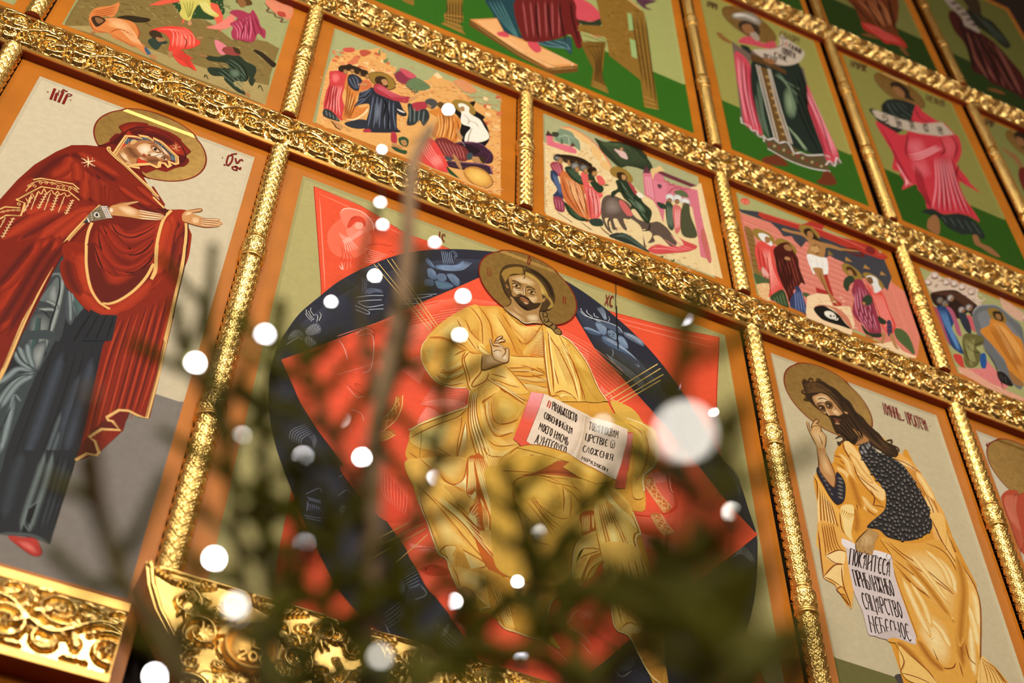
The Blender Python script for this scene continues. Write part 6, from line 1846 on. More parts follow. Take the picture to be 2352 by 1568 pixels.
PAINT['rocks'] = """
F|0|7e6634|11-1108-4 160 4 171 12 142 448 409 106-225 133-60 115-75 117 102 68 30 77-23-5-316 20-331-37-14-411-12-385 41
F|0|a48c54|11-1108 157 34 211-24 271-35 286 11 167-7-14 221-179-60-286-30-264-16-227 10
M|b09a62|5.3|31-872 24 24 40 44 29 6 14-81 33-25 78 39 27-11 1-68 31-20 68-29 21 16 13 333 50-41 29-78 31-8 17-113 35-26 17 37 20 15 10-123 28 18 16 302 29-18 2 141 39 12 1-488 20 6 37 314 33-27 19 225 42-12 22-242 34 2 17-212 39 15 17 483 44-7 2-519 28 23 12 254 31-18 5-272 41-2 15 181 25-10 41-222 32-14 7 640 35-15 3-557 26-4 30 40 28-8 21 109 33-10 19-209 37 0 4 486 23 22 17-40 32-11 5 185 22 8 32-113 34-3 37-105 28 17 6-34 24 14 45 160 31 5 16-500 39-4 16 644 42-2 3-470 28 9 5 263 37-14 30-439 32 18 33 416 37 15 12-158 26 16 9-211 22 7 56 63 31 11 13 200 37-18 5-295 27 3 17 282 36 29 10-23 44-37 22 58 42-22 13-83 41 6
M|a08a52|5.3|-6-789 23 8 185-44 22 22 46-127 42-14 57 326 32-24 27-129 22 6 9-32 21 1 58 306 26-18 10-209 38 17 22 306 36 5 2-385 27-18 9 105 52-44 6-285 46-17 21 513 35-1 2 77 25 26 20-396 45-16 17 334 23 7 24 42 25 15 16-36 40-5 3 71 32-24 1-617 27-11 13 361 25-2 4-198 44-9 35-154 30-2 20 71 33-13 10 638 29 21 3-252 32 25 46-2 26 8 44 286 27 21 27-458 39-21 9 38 34 18 17 363 31 25 20-218 32-8 70-162 26 13 47 100 43-34 33-190 23-1 59-50 21 9 10 62 43-24
M|5e4820|5.3|75-890 34-7 23 44 36-8 89 220 28-4 20-37 39 2 5-3 25-14 7-251 26-5 13 82 29 15 5 120 29 10 10 108 26-2 6-100 31 26 1 66 40-22 65-301 26 6 27 471 37-15 7-70 27-22 7-65 35 25 6-179 34 31 2 362 50-29 35-117 32-7 21-32 22 13 6-202 25-8 1 209 29 20 24-412 23-10 3 257 29-3 15 373 42-23 21-113 34 12 18-45 51-44 25 228 33-10 14-235 36-19 8 108 42-15 3 24 37 14 6-291 35-17 14 104 29-8 3-238 32-7 27 45 24-5 0-23 42-7 17 390 27 12 22-550 33 8 6 34 34-5 22 485 27 24 13 233 32 6 19-663 48-29 43 209 23 2 70-187 24 11 29-125 27 6 23 338 26 7 11 54 31-3 15-246 43-1 15-69 30-19 9-40 29-19 7 463 40-28
M|4e3c1c|5.3|24-760 42-11 8-28 31 0 31-167 36-20 24 189 30-22 59-196 31 4 3 189 22-2 21 22 36-2 2-21 44-16 24 52 24-8 17-105 30 12 6 74 25 10 1-9 32 1 8 95 33 20 6-189 23 19 17-51 28 4 54 266 26 17 43-116 46-31 26-19 46-17 31 253 36-22 2-128 36-24 7-178 27-13 18 227 27-21 18-6 28 11 13-158 38-20 60 400 44-38 4-380 38-23 19 449 34 22 43-448 29-12 1 363 26 9 15-230 22 11 14 158 23-4 10-422 34 19 7 449 37-26 16-102 42 7 10 327 40 25 30-357 40-9 2-106 41 8 4-223 25 2 5 335 37-27 30 309 27 18 10-201 28-18 2-247 22 11 4 82 29-20 24-134 35 2 7-122 38-32 23 572 33 26 30-429 22 3 12-263 23 9 26 299 30-14 9-58 27-11 0 205 38 1 100-414 27-14 19 158 36-9 2 90 31 4 27-138 22 17
M|94804a|5.3|9-880 24 23 16-47 28-11 0 61 29 8 3 35 34 9 22 29 29 1 23-102 29 23 52 85 28-21 6-64 33 23 53 131 41-34 33-203 25-10 38 412 34-2 62-387 29 14 8 398 40-22 6-387 40-28 53 498 33 12 9-388 36 16 47 261 37-12 9 87 27 25 10-45 38 10 14-395 33-4 24 407 45-31 10-8 34 7 4 60 19 19 13 31 39 13 0-388 32-24 23 536 27 10 3-595 31 11 20 551 44-8 28-166 23-1 33-278 42-8 7 221 32-5 20-449 26 1 1 524 28 17 6-357 21 5 20 313 45-9 25 284 35 7 6-540 24 13 10 125 25-13 0-316 39 13 4 403 34 27 12-128 21 9 2 343 22 13 9-509 45-33 28-152 48-28 5 224 37-27 23 240 41 5 38 51 30-21 20-259 23 6 1-73 26-16 41 398 37-10 3-346 27-23 1 17 39-20 20 127 45-8 48-320 30 13 45 35 37-21
M|b8a268|4.7|122-1079 15-1 156 29 10 8 53-9 22 0
M|5a4420|4.7|184-1098 15 2 692 7 24-18 20 39 20-16 60 0 19 0 33 6 21-1
F|1|2e2210|224-833 42 68 78 42 36 14-2-39-47-49-43-22
F|1|2a1e10|952-609 37 21 68-40 36-34-8-47-64 52
L|1|3a2c14|6.7|1|60-1046-5 57
L|1|3a2c14|6.8|1|59-1026-23 0
L|1|3a2c14|6.8|1|65-1031 17 24
L|1|3a2c14|6.8|1|77-1041 13 21
L|1|3a2c14|6.9|1|756-1088 3 40 22-41
L|1|3a2c14|7.1|1|1041-984 4 42 28-56
L|1|3a2c14|7.2|1|684-807 21-4
F|1|2a4220|410-328 248 224 55-136 23-71-9-64-38-77-63-44-73-41-70 49
F|1|a8b078|590-465 0-4-1-3-1-1-2 1-1 2 0 4 1 3 1 2 2-1
F|1|a8b078|679-240 0-4-1-3-1-2-2 1-1 3 0 4 1 3 1 2 2-1
F|1|a8b078|580-324 0-4-1-4-1-1-2 1-1 3 0 4 1 3 1 1 2-1
F|1|a8b078|707-409 0-4-1-3-1-1-2 1-1 3 0 3 1 4 1 1 2-1
F|1|a8b078|503-579 0-4-1-3-1-1-2 1-1 2 0 4 1 3 1 2 2-1
F|1|a8b078|666-275 0-4-1-3-2-2-1 1-2 3 0 4 1 3 2 2 2-1
F|1|a8b078|569-519 0-4 0-3-2-1-2 1-1 2 0 4 1 3 1 2 2-1
F|1|a8b078|705-250 0-4-1-3-2-1-2 1-1 3 0 4 1 3 2 1 2-1
F|1|a8b078|540-437 0-4-1-3-1-1-2 1-1 2 0 4 1 3 1 2 2-1
F|1|a8b078|610-293 0-4-1-3-2-2-2 1-1 3 0 4 1 3 2 2 1-1
F|1|a8b078|642-358 0-4-1-3-2-2-1 1-1 3-1 4 1 3 2 2 2-1
F|1|a8b078|579-332 1-4-1-3-2-2-2 1-1 3 0 4 1 3 2 2 1-1
F|1|a8b078|636-378 0-4-1-3-2-1-1 1-2 3 0 3 1 4 2 1 2-1
F|1|a8b078|566-528 0-4-1-3-1-1-2 1-1 3 0 3 0 4 2 1 2-1
F|1|a8b078|720-310 0-4-1-3-2-2-1 1-2 3 0 4 1 4 2 1 2-1
F|1|a8b078|720-270 0-4-1-4-1-1-2 1-1 3 0 4 1 3 1 2 2-1
F|1|a8b078|685-371 0-4-1-3-2-1-2 1-1 3 0 3 1 4 2 1 1-1
F|1|a8b078|700-409 0-4-1-4-2-1-1 1-1 3-1 4 1 3 2 1 2-1
F|1|a8b078|627-316 0-4-1-3-1-2-2 1-1 3 0 4 1 4 1 1 2-1
F|1|a8b078|533-517 0-4-1-3-2-1-1 0-2 3 0 4 1 3 2 2 1-1
F|1|a8b078|517-492 0-4-1-3-2-2-1 1-2 3 0 4 1 3 2 2 1-1
F|1|a8b078|473-467 1-3-1-4-2-1-2 1-1 3 0 4 1 3 1 1 2-1
F|1|a8b078|530-431 0-3-1-4-1-1-2 1-1 3 0 4 1 3 1 1 2-1
F|1|a8b078|621-342 0-4 0-3-2-2-2 1-1 3 0 4 1 3 1 2 2-1
F|1|a8b078|457-436 1-4-1-3-2-2-2 1-1 3 0 4 1 3 2 1 1 0
F|1|a8b078|530-509 0-4-1-3-1-2-2 1-1 3 0 4 0 3 2 1 2 0
F|1|a8b078|701-371 0-4-1-4-2-1-1 1-2 3 0 4 1 3 2 2 2-1
F|1|a8b078|506-394 0-4-1-3-2-2-1 1-2 3 0 4 1 3 2 2 1-1
F|1|a8b078|533-435 0-3-1-4-1-1-2 1-1 3 0 4 0 3 2 1 2-1
F|1|a8b078|618-339 0-4-1-4-2-1-1 1-2 3 0 4 1 3 2 2 2-1
F|1|a8b078|491-418 0-4-1-3-2-2-1 1-1 3-1 4 1 3 2 1 2 0
F|1|a8b078|495-497 0-4-1-3-1-1-2 1-1 2 0 4 1 3 1 2 2-1
F|1|a8b078|575-422 1-4-1-3-2-2-2 1-1 3 0 4 1 3 2 2 1-1
F|1|a8b078|487-422 0-4-1-3-2-1-1 1-1 2-1 4 1 4 2 1 2-1
F|1|a8b078|708-403 1-4-1-3-2-2-2 1-1 3 0 4 1 3 2 2 1-1
F|1|a8b078|496-525 0-3-1-4-2-1-1 1-1 3-1 4 1 3 2 1 2-1
F|1|a8b078|526-462 1-4-1-3-2-1-2 1-1 2 0 4 1 3 2 2 1-1
F|1|a8b078|517-456 1-4-1-3-2-2-2 1-1 3 0 4 1 3 2 1 1-1
F|1|a8b078|531-492 0-4-1-3-1-2-2 1-1 3 0 4 0 3 2 2 2-1
F|1|a8b078|557-405 0-3-1-4-1-1-2 1-1 3 0 4 0 3 2 1 2-1
F|0|d8563a|342-578 40 89 91 149 29-42-110-151
F|0|dc5a3e|519-366 26-282 24 236
F|0|dc5a3e|625-272 130-292-17 187-52 113
F|1|dd7a66|670-567 54 90 46 151 21 63 8-172-55-95
F|1|c8b858|486-351 132 118 40-102 54-42-19-39-64 11-41 54-11-100 0-109-38-11-28 41-2 64
K|8a8434|4|5.4|1|502-382 40-99 23-67|554-335 10-104 6-83
K|eadf98|3|5.5|1|608-288 41-55 49-46|581-312 41-54 48-38
F|1|c08858|591-580 1-17-3-14-6-5-7 5-5 13-1 17 3 14 6 6 7-5
F|1|d07a3c|105-967-10 96 21 71 55 70 28 67 12-75-5-100-42-25-1-33 45 50 60 30 48 0 44-67 14-89 40-28 40-56-6-17-29 7-43 21-26-8-49 9-47 1-26 29-33-18-31-26-17-24-5-15 5 54-14 19
B|e8a868|d07a3c|179-924 53 56 54 15 31-55-51-24-52-23
K|f0b880|6|5.6|1|178-882 64-29 118-103|208-846 78-7 122-162
K|a8481e|4|6.3|1|99-868 43 59 55 91|120-913 42 58 44 59
L|1|a04820|6.9|1|109-963 28-58 31-14 51 23
L|1|a04820|7.1|1|326-818 35-74 8-75
L|1|a04820|6.8|1|238-1016 90-25 56 3
L|1|a04820|6.9|1|377-960 54-76
L|1|a04820|6.8|1|226-1005 40 73 79-14
F|1|3a2414|112-940 6 36 23 20 36-10 2-30-17-65-18-5
F|1|8a5c34|126-918 19 17 27-12-17-48
F|1|9a6a3c|136-1092 8 21 9 23 11-7-11-32
F|1|40566a|420-1005 41-46-13-22-25 31
F|1|b07a48|452-1068 33 21 12-33-8-30-16 10
F|1|b07a48|346-1056 26 8-11-13
F|1|d8402e|406-833 19 47 62 79 70 48 46-7 41-61 27-9-2-43-35-74-41-40 14-19 64-28-17-14 41-66 11-30-36 10-46-7-47 41-23 41-23 21-8 85-35 53-39-1
B|ee6a54|d8402e|525-795 40 96 65-29 14-72-44-77-49 1
K|f48a74|6|5.8|1|444-780 70 38 32-159|557-663 69-47 21-108
K|a0241a|5|5.6|1|560-970 64-28 68-54|593-893 37-40 28-18
L|1|8c1e16|7.1|1|519-862 38-91
L|1|8c1e16|7.3|1|575-753 28-39 5-78
L|1|8c1e16|7.2|1|530-770 51-61
F|1|2c3a2c|423-953 0 42 39 43 39 1 15-18-24-36-10-63-22-8
F|1|3a2814|406-854 15 44 38 1 20-46-31-36-20 4
F|1|a06c40|448-870 41 13 12-10-31-40
F|1|a87448|645-705 30 25-1-21-20-24
F|1|a87448|534-972 23 19 2-58-11-4
F|1|26301f|723-857 63 34 48 66 55 31 46-32 52-9 17-47-2-82 12-11-8-75-24 30-5 56-6-54-20-26-36-18-2-50 62-20 26-9-9-35-61 20-68 54-16 36-53-32-35 31 3 37 44 30 53 33-18 46-64-31-37-10
K|5c7058|6|6.6|1|842-802 65-29 53-78|812-967 55-35 100-68
K|0e140c|4|7.4|1|857-770 79-58 38-110|783-970 58 6 35-31
B|66785e|26301f|861-908 52 41 20-63-40-52
F|1|d8787c|739-669 17 15 55-28-20-58 29-19-25-30-33 45
F|1|8c3c34|795-706 53 44 47-35-23-44-57-21
F|1|9a6a3c|688-876 35 22 12-14-36-19
F|1|3c2812|843-660 35 1 15-40-26-11
F|1|a87040|981-1069 26 1 6-49-19 10
F|1|a03248|761-301 27 58 38 22 42 2 12 57 44-76 28-77 30-20 9-47 1-54-42 31-6-93-24-41-58-21-34-13-20 58-1 65-22 25 23 64 4 37
K|d46e80|6|6.2|1|796-416 40-53 14-85|871-239 32-130 14-152
K|6c1828|4|7.1|1|804-342 52 0 12-197|902-234 35-84 46-93
F|1|5a3a18|771-143 27 95 57-20 7-45-46-48
F|1|8a5a30|778-125 37 34 20-53-25-45
L|1|20180e|12|1|703-238 77-23
L|1|20180e|12.1|1|710-220 10-26
L|1|20180e|12.1|1|726-224 10-28
L|1|20180e|12.1|1|744-232 10-27
L|1|20180e|11.4|1|834-579 23-13
L|1|20180e|11.5|1|872-558 49 9
F|1|d8805c|934-22 22 68 68-12 71 4 4-148-45 7-44 8
L|1|6a4a34|12.6|1|929-26 33-41-3-49 41 13 16-33 41 13-4-49 39 33
L|1|6a4a34|12.6|1|1016-66 32 4 26-24
F|1|b04030|1016-66 41 23 12-47-36-19
"""
PAINT['tomb'] = """
F|0|dda058|18-913 10 464 78 269 154 127 94-114 200-55 133 153 86 17 60-63 118-77 145 1 18-933-133-7-958 40
F|0|dda058|21-1075-5 202-6 278 16 254 55 59 10 111 48 39 14-63 21 78 56 45 61 66 61-87-10-67 60 4 51-77 55-30 54-29 45 5 105-4 92-345-64-176-275-131-391-181
F|0|e8b878|220-284 29 6-1-30-28-5
F|0|cc6a40|118-366 23 5 0-32-22-3
F|0|dda058|36-417 36 8-1-37-35-5
F|0|cc6a40|29-351 29 5-1-32-27-5
F|0|dda058|229-339 34 5-2-34-32-5
F|0|cc6a40|146-227 37 7-2-36-35-5
F|0|d88850|72-468 30 5 0-42-28-5
F|0|c25c38|267-73 37 6-2-35-37-6
F|0|dda058|239-206 24 6 0-41-23-4
F|0|dda058|103-416 33 6-1-39-31-5
F|0|cc6a40|18-255 24 5 1-36-23-4
F|0|d88850|223-293 21 4 0-29-20-3
F|0|e8b878|359-222 31 6-1-41-30-6
F|0|dda058|316-210 27 5-2-30-25-5
F|0|cc6a40|64-230 24 5-1-26-23-4
F|0|d88850|82-348 25 5 0-33-23-4
F|0|c25c38|186-308 38 6-3-36-36-6
F|0|cc6a40|39-296 29 4-1-34-28-3
F|0|dda058|44-463 25 4 0-28-24-4
F|0|c25c38|159-201 30 7-2-30-29-6
F|0|dda058|191-139 27 7-1-35-25-4
F|0|efc88c|62-511 31 4-2-29-29-4
F|0|dda058|247-302 20 3 1-39-19-4
F|0|dda058|332-151 23 5-1-33-22-4
F|0|efc88c|216-238 27 6-2-30-25-4
F|0|dda058|298-178 33 7-3-25-31-6
F|0|efc88c|68-446 27 5-1-28-26-3
F|0|c25c38|44-514 28 5 0-38-27-3
F|0|efc88c|261-291 26 5 0-43-25-4
F|0|dda058|327-201 32 8-2-33-31-6
F|0|cc6a40|343-128 27 5-1-36-25-6
F|0|efc88c|314-139 35 7-3-31-34-5
F|0|e8b878|73-314 20 4 0-27-19-3
F|0|dda058|154-388 29 5-1-39-26-4
F|0|dda058|304-44 37 7-3-31-35-6
F|0|e8b878|162-300 24 4 0-40-23-4
F|0|d88850|352-215 33 6-3-32-30-5
F|0|dda058|74-502 23 5 1-36-23-4
F|0|dda058|197-120 27 6-1-29-26-5
F|0|efc88c|109-374 25 5-2-30-23-4
M|cc6a40|6.6|44-370 20 1 27 98 29-13 4-13 22-3 1 58 22 26 2-269 16 16 11 73 18 22 6-75 15 13 4 15 15 12 2 217 25 6 13 3 18 7 14-185 15 15 64 282 21 15 18-198 21-4 7 94 18 20 15-104 28 1 12 128 22 1 7 20 18-9 24 101 16-7 5-23 25 16 0-203 22 5 25 71 22 29 18 55 20-1 16 204 19 21 10-286 30-12 11 9 28 8
M|b4582e|6.6|45-327 15 18 0 64 27 2 11-161 23-9 5 50 24-11 19-83 25 4 4 219 25-8 9-71 17 20 1-164 29-1 4 7 26 4 2 60 23 4 21 47 21 15 13 152 19 4 42-118 24-11 50-61 17 9 2 10 17 19 8 260 19 22 15-94 23 11 8-110 22-8 8 68 23 23 1-29 21 0 13 194 26 0 25 52 23 6 15 31 22 5 8 5 16-4 11-320 19 21
M|efc88c|6.6|22-266 28-13 14 24 27 15 11-226 20 1 5 64 16 1 99 48 27 15 6-87 16 0 2 198 17 25 20-34 18-2 14 150 24 23 4-203 21-3 7-11 15 22 16-26 24 18 7-24 16-8 10 41 26 1 4 191 21 19 25 14 16-6 14 83 25 25 37-189 18 20 21-5 17 16 4-23 15 17
M|cc6a40|6.2|-20-607 12-5 25-116 11 1 8 111 14-13 9-263 11-11 2-17 9 2 2 168 13-12 1 137 10 4 3-266 17-6 2-16 12-12 1 103 14-12 0-89 17-13 10-148 14-9 3-43 11-3 2 5 15 0 13 0 14-5 2 156 13-7 7-58 11 0 10-78 13 2 1-23 9-7
M|efc88c|6.2|-17-631 14 6 14-116 13 6 4 5 14-5 6 29 11-6 2 53 9 0 1-165 13 6 2 251 17-6 7-135 9-2 3-69 13-9 2 222 14-14 13-441 14 1 4 306 12 5 1-351 16-16 2-7 17-15 2 164 9-3 3-28 12 0 4-162 11 5 3 42 12-2 2 68 15-13 3 86 9-6 1 13 10-7
M|cc6a40|6.8|378-177 19 4 14-118 23-4 26-25 18 9 2 118 25 7 5-153 18 18 29 95 25 9 0-59 17-3 14 63 16 1 4 37 24 14 10-187 15-4 6 234 18 1 1 90 27-6 5-315 15 13 2 215 24 21 4-37 18 19 0 3 18 7 2 134 16 3 0-80 24-13 6-104 15 12 2 15 17-2 10 31 14-3 2 41 22-2 39-130 26 1
M|efc88c|6.8|375-346 15 8 22 192 26 1 4-74 25 5 21-103 16 8 13 123 18 4 9 28 14-6 23-44 19-5 2-127 17-5 8 127 13 14 9-169 18-3 2 221 24 11 7-66 25-12 4-34 14-1 2 119 20-1 6-52 19 22 8-138 15 18 2 96 25 18
M|cc6a40|7.9|466-739 18 3 6-108 11 14 1 146 15-2 9-146 12 5 12 141 14 9 3-42 12-4 7 50 11-3 8-37 13 7 8-30 16 21
M|efc88c|7.9|464-691 10 0 18-26 13 1 6-54 11 12 3 109 14 1 1-128 12-4 4 135 11 0 1-96 14-2
F|1|c8503e|78-182 53 52 17-24-18-37-41-26
F|1|b85036|176-131 40 41 31-13-37-75-22-3
F|1|d07048|127-303 43 78 7-67-53-50
F|1|6e7a48|292-13 13-58-15-4
F|1|6e7a48|351-86 3-35-12-39-16 17
F|1|8a3040|402-245 33 56 24-25 80 34-11-53-42-46-45 7-23 11
F|1|c84a58|431-148 40-27 76 1-44-20-44-13
F|1|5a6a44|486-279 66 94 14-162-68 5
F|1|c83e3c|29-517 18 28 45 43 38-13 8-49-5-115-2-110 35-132-8-109-37 24-37 24-40-4-8 178 7 114
B|e8726c|c83e3c|44-526 31 38 27-49-20-71-29 5
K|ee8c84|5|7|1|72-643-5-139-5-134|117-608-2-164 25-164
K|8a1e20|4|7|1|50-633 1-134-3-147|91-628 2-134 19-169
F|1|30302c|47-928 43 7 55-63-25-18-68 1
K|6a706a|4|7.4|1|57-933 14-54|122-962 11-31
F|1|cf7a34|136-454 23-10 57-68 18-41-21-71 1-80 26-47 51 52-2-55-26-85-35-64-39-28-34 0 0 130-1 133-24 90
B|eab060|cf7a34|161-683 41 4 0-133-27-72-14 67
K|8a4416|5|7.1|1|146-544 11-169 9-217|221-719-16-117-11-99
L|1|f2cc90|11.6|1|292-725-20-88-46-98-51-38
F|1|2a2c34|139-480 24 47 36 0 33-44-15-67-2-50-27-14-39 38
K|6a6e7c|3|6.4|1|147-488 20-54 33-43|171-441 25-36 16-85
F|1|cc6a3c|236-446 28 8 26-37-24-59-32-39-18 41
L|1|8a3c1c|7.3|1|244-454-4-101
L|1|8a3c1c|7.3|1|267-464-14-80
B|3c2614|2a1a0c|119-403-2-27-9-23-14-11-13 5-7 20 2 26 10 24 14 11 12-6
B|b88450|7a5026|132-430-1-19-5-16-8-6-8 5-4 15 0 19 6 15 8 7 8-5
B|3c2614|2a1a0c|158-358-2-27-10-24-14-11-13 6-7 19 2 27 10 24 14 11 13-5
B|b88450|7a5026|171-385-1-19-6-16-8-7-8 6-4 14 1 20 5 15 9 7 7-5
B|3c2614|2a1a0c|212-358-2-27-10-23-14-11-13 5-6 20 2 26 10 24 14 11 13-5
B|b88450|7a5026|225-385-1-19-5-16-9-7-7 6-5 15 1 19 6 16 8 6 8-5
B|3c2614|2a1a0c|252-355-2-27-10-24-14-11-13 6-7 19 2 27 10 24 15 11 13-5
B|b88450|7a5026|265-382-1-19-6-16-8-7-8 5-4 15 1 20 6 15 8 7 8-5
F|1|2e1e10|75-424 24 47 40 32 42 13 45-8 24-24-20-16-45 8-41-19-40-32
F|1|b88450|201-529 39 44 21 3-18-29
F|1|94702c|254-361 28 44 56 37 53-16 30-49 1-56-33-46-36-7-51 3-32 31
L|1|5a2a10|6.6|1|254-361 28 44 56 37 53-16 30-49 1-56-33-49-36-4-51 3-32 31-16 59
F|1|3a2412|296-385 18 43 35 20 24-24 7-44-14-40-30 5-29-8
F|1|b88450|335-376 20 30 19-14 4-46-12-24-16 16
F|1|2a180c|350-421 18 7 9 21 3-33-17-13
L|1|2a180c|8.2|1|347-381 8 9
L|1|2a180c|8.2|1|364-372 8 4
F|1|a8323a|296-469 19 35 36 7 61-37 58 3 50 24-3-58-20-29-64-21-57-2-43-5-29 5
K|d8646c|4|7.3|1|304-477 52-16 75-26|322-435 61-24 117-7
F|1|c88c58|521-444 33 46 15-2-26-48-26-47
F|1|262830|291-494 26-43 59-10 57 2 29 8 26-62 25-36-5-30-35-13-15 3 12-149 17-40-170-122-28 5 2 117 5 95-7 75-40-30-43-59 15 64 1 55 2 56 37 56
B|70747c|262830|321-657 25 33 20-66-4-109-13-87-22 88
K|5e6472|6|7.9|1|306-573 1-161-1-209|427-563 13-152 25-139
K|585e6c|4|7.6|1|212-773 35 74 43 142|225-621 31 51 31 51
L|1|0c0c10|9.5|1|319-563 61-36 4-210
L|1|0c0c10|9.6|1|378-573 35-162 7-164
L|1|0c0c10|9.6|1|449-560 16-110
L|1|0c0c10|9.3|1|229-659 33 25 26 102
F|1|dcd0bc|454-624 29 1 22-4-7-11-28-2
L|1|14161c|7.9|1|453-612 28 8 32-37-19-34-36 0
F|1|a8323a|282-986 31 35 16-21-38-33
F|1|2a2c34|173-989 42 56 37 41 40 16 1-77-44-44-53-13
F|1|c08850|95-1020 33 11 42-20-15-48-28 17
L|1|5a2c14|9.4|1|95-1020 23-22 16-25 28-6
L|1|5a2c14|9.5|1|170-1029 50-14
L|1|5a2c14|9.4|1|187-1054 27-1
M|b86a40|6.2|464-474 23 26 3 7 20 14 0 100 32 10 1 36 28 9 22 10 19 5 10-92 32-6 3-28 28 0 8 131 16 22 7 32 24 27 19-101 21 11 0 69 22-6 1-69 25-3 0 101 18-3 5-89 31 5 25-17 19 23 20 44 19-2 12 64 30-4 4 4 27 28 41-85 29-5 5 99 19-9 8 74 20 2 2 9 18-5 25-203 30-7 30 5 32 6 54 253 28 19 10-45 34 4 4 83 21 22 43-63 25 32 39-111 22-3 4 95 28 12 4-28 25 14 7-26 33 20 36 85 26-3 29 14 32 19 124 76 33 21 8-43 28 37
M|efc88c|6.2|421-381 18 19 6 10 23 3 24-44 27-13 22 51 28 26 32-66 27 14 1 106 25 6 19-29 30 20 13 77 20 2 5-201 26-13 7 93 21 29 18 7 28-9 27-41 29-3 10 128 33 10 3 0 30 29 2 15 21 16 9 90 24 5 11-39 32 26 1 11 29 33 3-133 23 29 34 128 29-8 74-43 23 14 4-83 20 16 24 110 33 3 5 85 20-1 1 61 19 10 12-102 24 10 16-7 20 9 6 23 25 31 55 32 32 20 34-65 27 6 28 172 33-6 23-138 30 21 24 123 27 21 33-39 19 1 9-5 18 7 59 42 28 25 8-4 30-14
M|cc6a40|6.2|438-367 26-11 8-62 23-11 8 92 17 8 11-100 19 17 11-74 29 15 0 178 16 17 22-11 24 6 25-36 18 23 65 75 27 27 6-47 21-1 3-52 27 2 10 89 26-5 29 32 29-1 11-5 20 15 37-18 23 12 5 120 25-7 37 29 27-4 8-132 33-13 2 94 32 30 22 106 18-9 17-39 25 10 34-74 31 5 15-75 18 5 2 49 28 31 18 161 19-2 11 8 25 8 6-94 33-11 25-11 28-4 14 23 29-8 51-40 25-4 48 111 25 3 3-70 20 2 53 105 34 2
M|cc6a40|7.5|997-276 27 12 1 45 26 15 4-108 16 5 5-213 28 37 1 88 28 13 4-133 26 36 1 429 20-3 1-768 16 16 8 553 20 7 3 34 22 13 0 201 28 9 1-776 22 2 0 731 25 6 0-266 22-5 5 112 15-4 0-635 27 28 0 447 19 23 1-587 27-6 6 10 28-6 1 708 18 7 2-525 25 21 1-1 23 15 1-75 25 26 1 388 22 16 1-391 23 4 5 738 15 6 2 72 29 4 3 75 30-3 2-801 19 17 5 591 29 17 0-557 25 30 1 138 17-5 3-240 26-9 5 738 29 2 3-29 24 17 3-457 23 26 0 172 20-3 1-334 22 19 0 441 29 30 0 257 16-1 4-480 15 9 1 197 24 0 2 154 25 8 1-486 19 23 1-260 26-9 1 315 25 10 0-330 17 1 1 190 18 22 1-188 22 22 1 286 16 2
M|efc88c|7.5|1006-424 26 22 2-108 19-1 2-92 27 3 2 57 19 14 2-185 19 24 5 192 22 11 2-143 23-5 3 114 25-5 3-519 16 2 1 765 20 13 3-268 27 6 1-529 27-2 1 637 16 4 2-447 27 25 1 292 20 19 3 427 17-5 1-125 22 5 0-78 29 11 3-293 19 26 16 290 25 30 2 253 30 15 0-904 27-8 2 823 20-5 1-614 15 20 1 272 23 9 3-404 15 2 0-62 28-5 2 225 17 14 5 524 20 13 6 85 22 21 1-391 21 20 1 301 17 20 3-624 22 9 0 533 18 19 1-450 15 17 0-77 22 28 1 149 18 14 1 67 29-7 1-373 25 27 12 43 28 6
F|0|e8b878|977-855 22 4-2-27-21-3
F|0|cc6a40|997-766 28 4-4-34-26-2
F|0|c25c38|984-371 39 8-5-41-36-6
F|0|c25c38|987-166 32 7-4-47-30-5
F|0|d88850|978-690 37 7-5-39-34-5
F|0|cc6a40|1004-153 28 6-4-30-25-4
F|0|d88850|1036-715 35 5-5-34-33-4
F|0|cc6a40|993-520 27 5-3-33-25-3
F|0|efc88c|1000-257 35 6-4-46-34-5
F|0|efc88c|1005-167 28 5-3-37-26-4
F|0|c25c38|1028-843 37 6-4-34-36-5
F|0|e8b878|983-774 24 4-3-32-22-3
F|0|dda058|998-871 27 5-3-42-25-3
F|0|d88850|1018-333 31 5-5-29-28-4
F|0|dda058|1064-456 38 7-5-34-37-6
F|0|d88850|970-607 36 6-4-43-34-5
F|0|dda058|1020-644 32 6-4-32-30-4
F|0|cc6a40|1073-199 36 8-6-44-33-6
F|0|cc6a40|967-461 23 4-3-26-21-2
F|0|d88850|1037-849 22 3-3-24-20-3
F|0|dda058|989-461 32 5-4-43-31-4
F|0|e8b878|1009-752 34 4-4-39-32-4
F|0|e8b878|1058-366 33 6-4-38-32-6
F|0|c25c38|1065-7 34 5-5-27-31-4
F|0|efc88c|983-80 30 8-4-46-28-6
F|0|cc6a40|1000-805 32 5-4-28-30-4
F|0|dda058|623-160 25 98 23 48 38-40 32-34-2-60-73-56
F|0|eec890|648-62 23 48 38-36-29-37
F|1|d48a58|780-38 60 47 96-45-49-76-73 21
F|1|7c8050|407-232 33 85 51 0-14-89-47-36
F|1|8a3040|409-251 34 76 62-38-23-95-49 0
F|1|c85058|431-155 49 19 62-29-46-56
F|1|64764c|487-295 57 112 92-35-35-75-67-42
L|1|2a3020|17|1|572-238 11-2
L|1|2a3020|17|1|592-238 11-4
L|1|2a3020|16.7|1|524-333 5-43
L|1|2a3020|16.7|1|539-331 4-44
F|1|151010|734-343 61-10 67 87 68 90-7-100 73-40-9-44 32-68 14-117-28-108-38-44-87-27-34 117-1 143
F|1|96742e|784-287 36 47 61 17 42-35 12-66-39-47-60-7-42 43
F|1|ece0c8|822-295 30 31 41-16 2-55 21-21 51-18 33-68 26-54 2-53-34-59-43-48-12-78-8-60-19 6-22 54-12 61 7 76 26 91-50 0-16 42 2 75-12 47
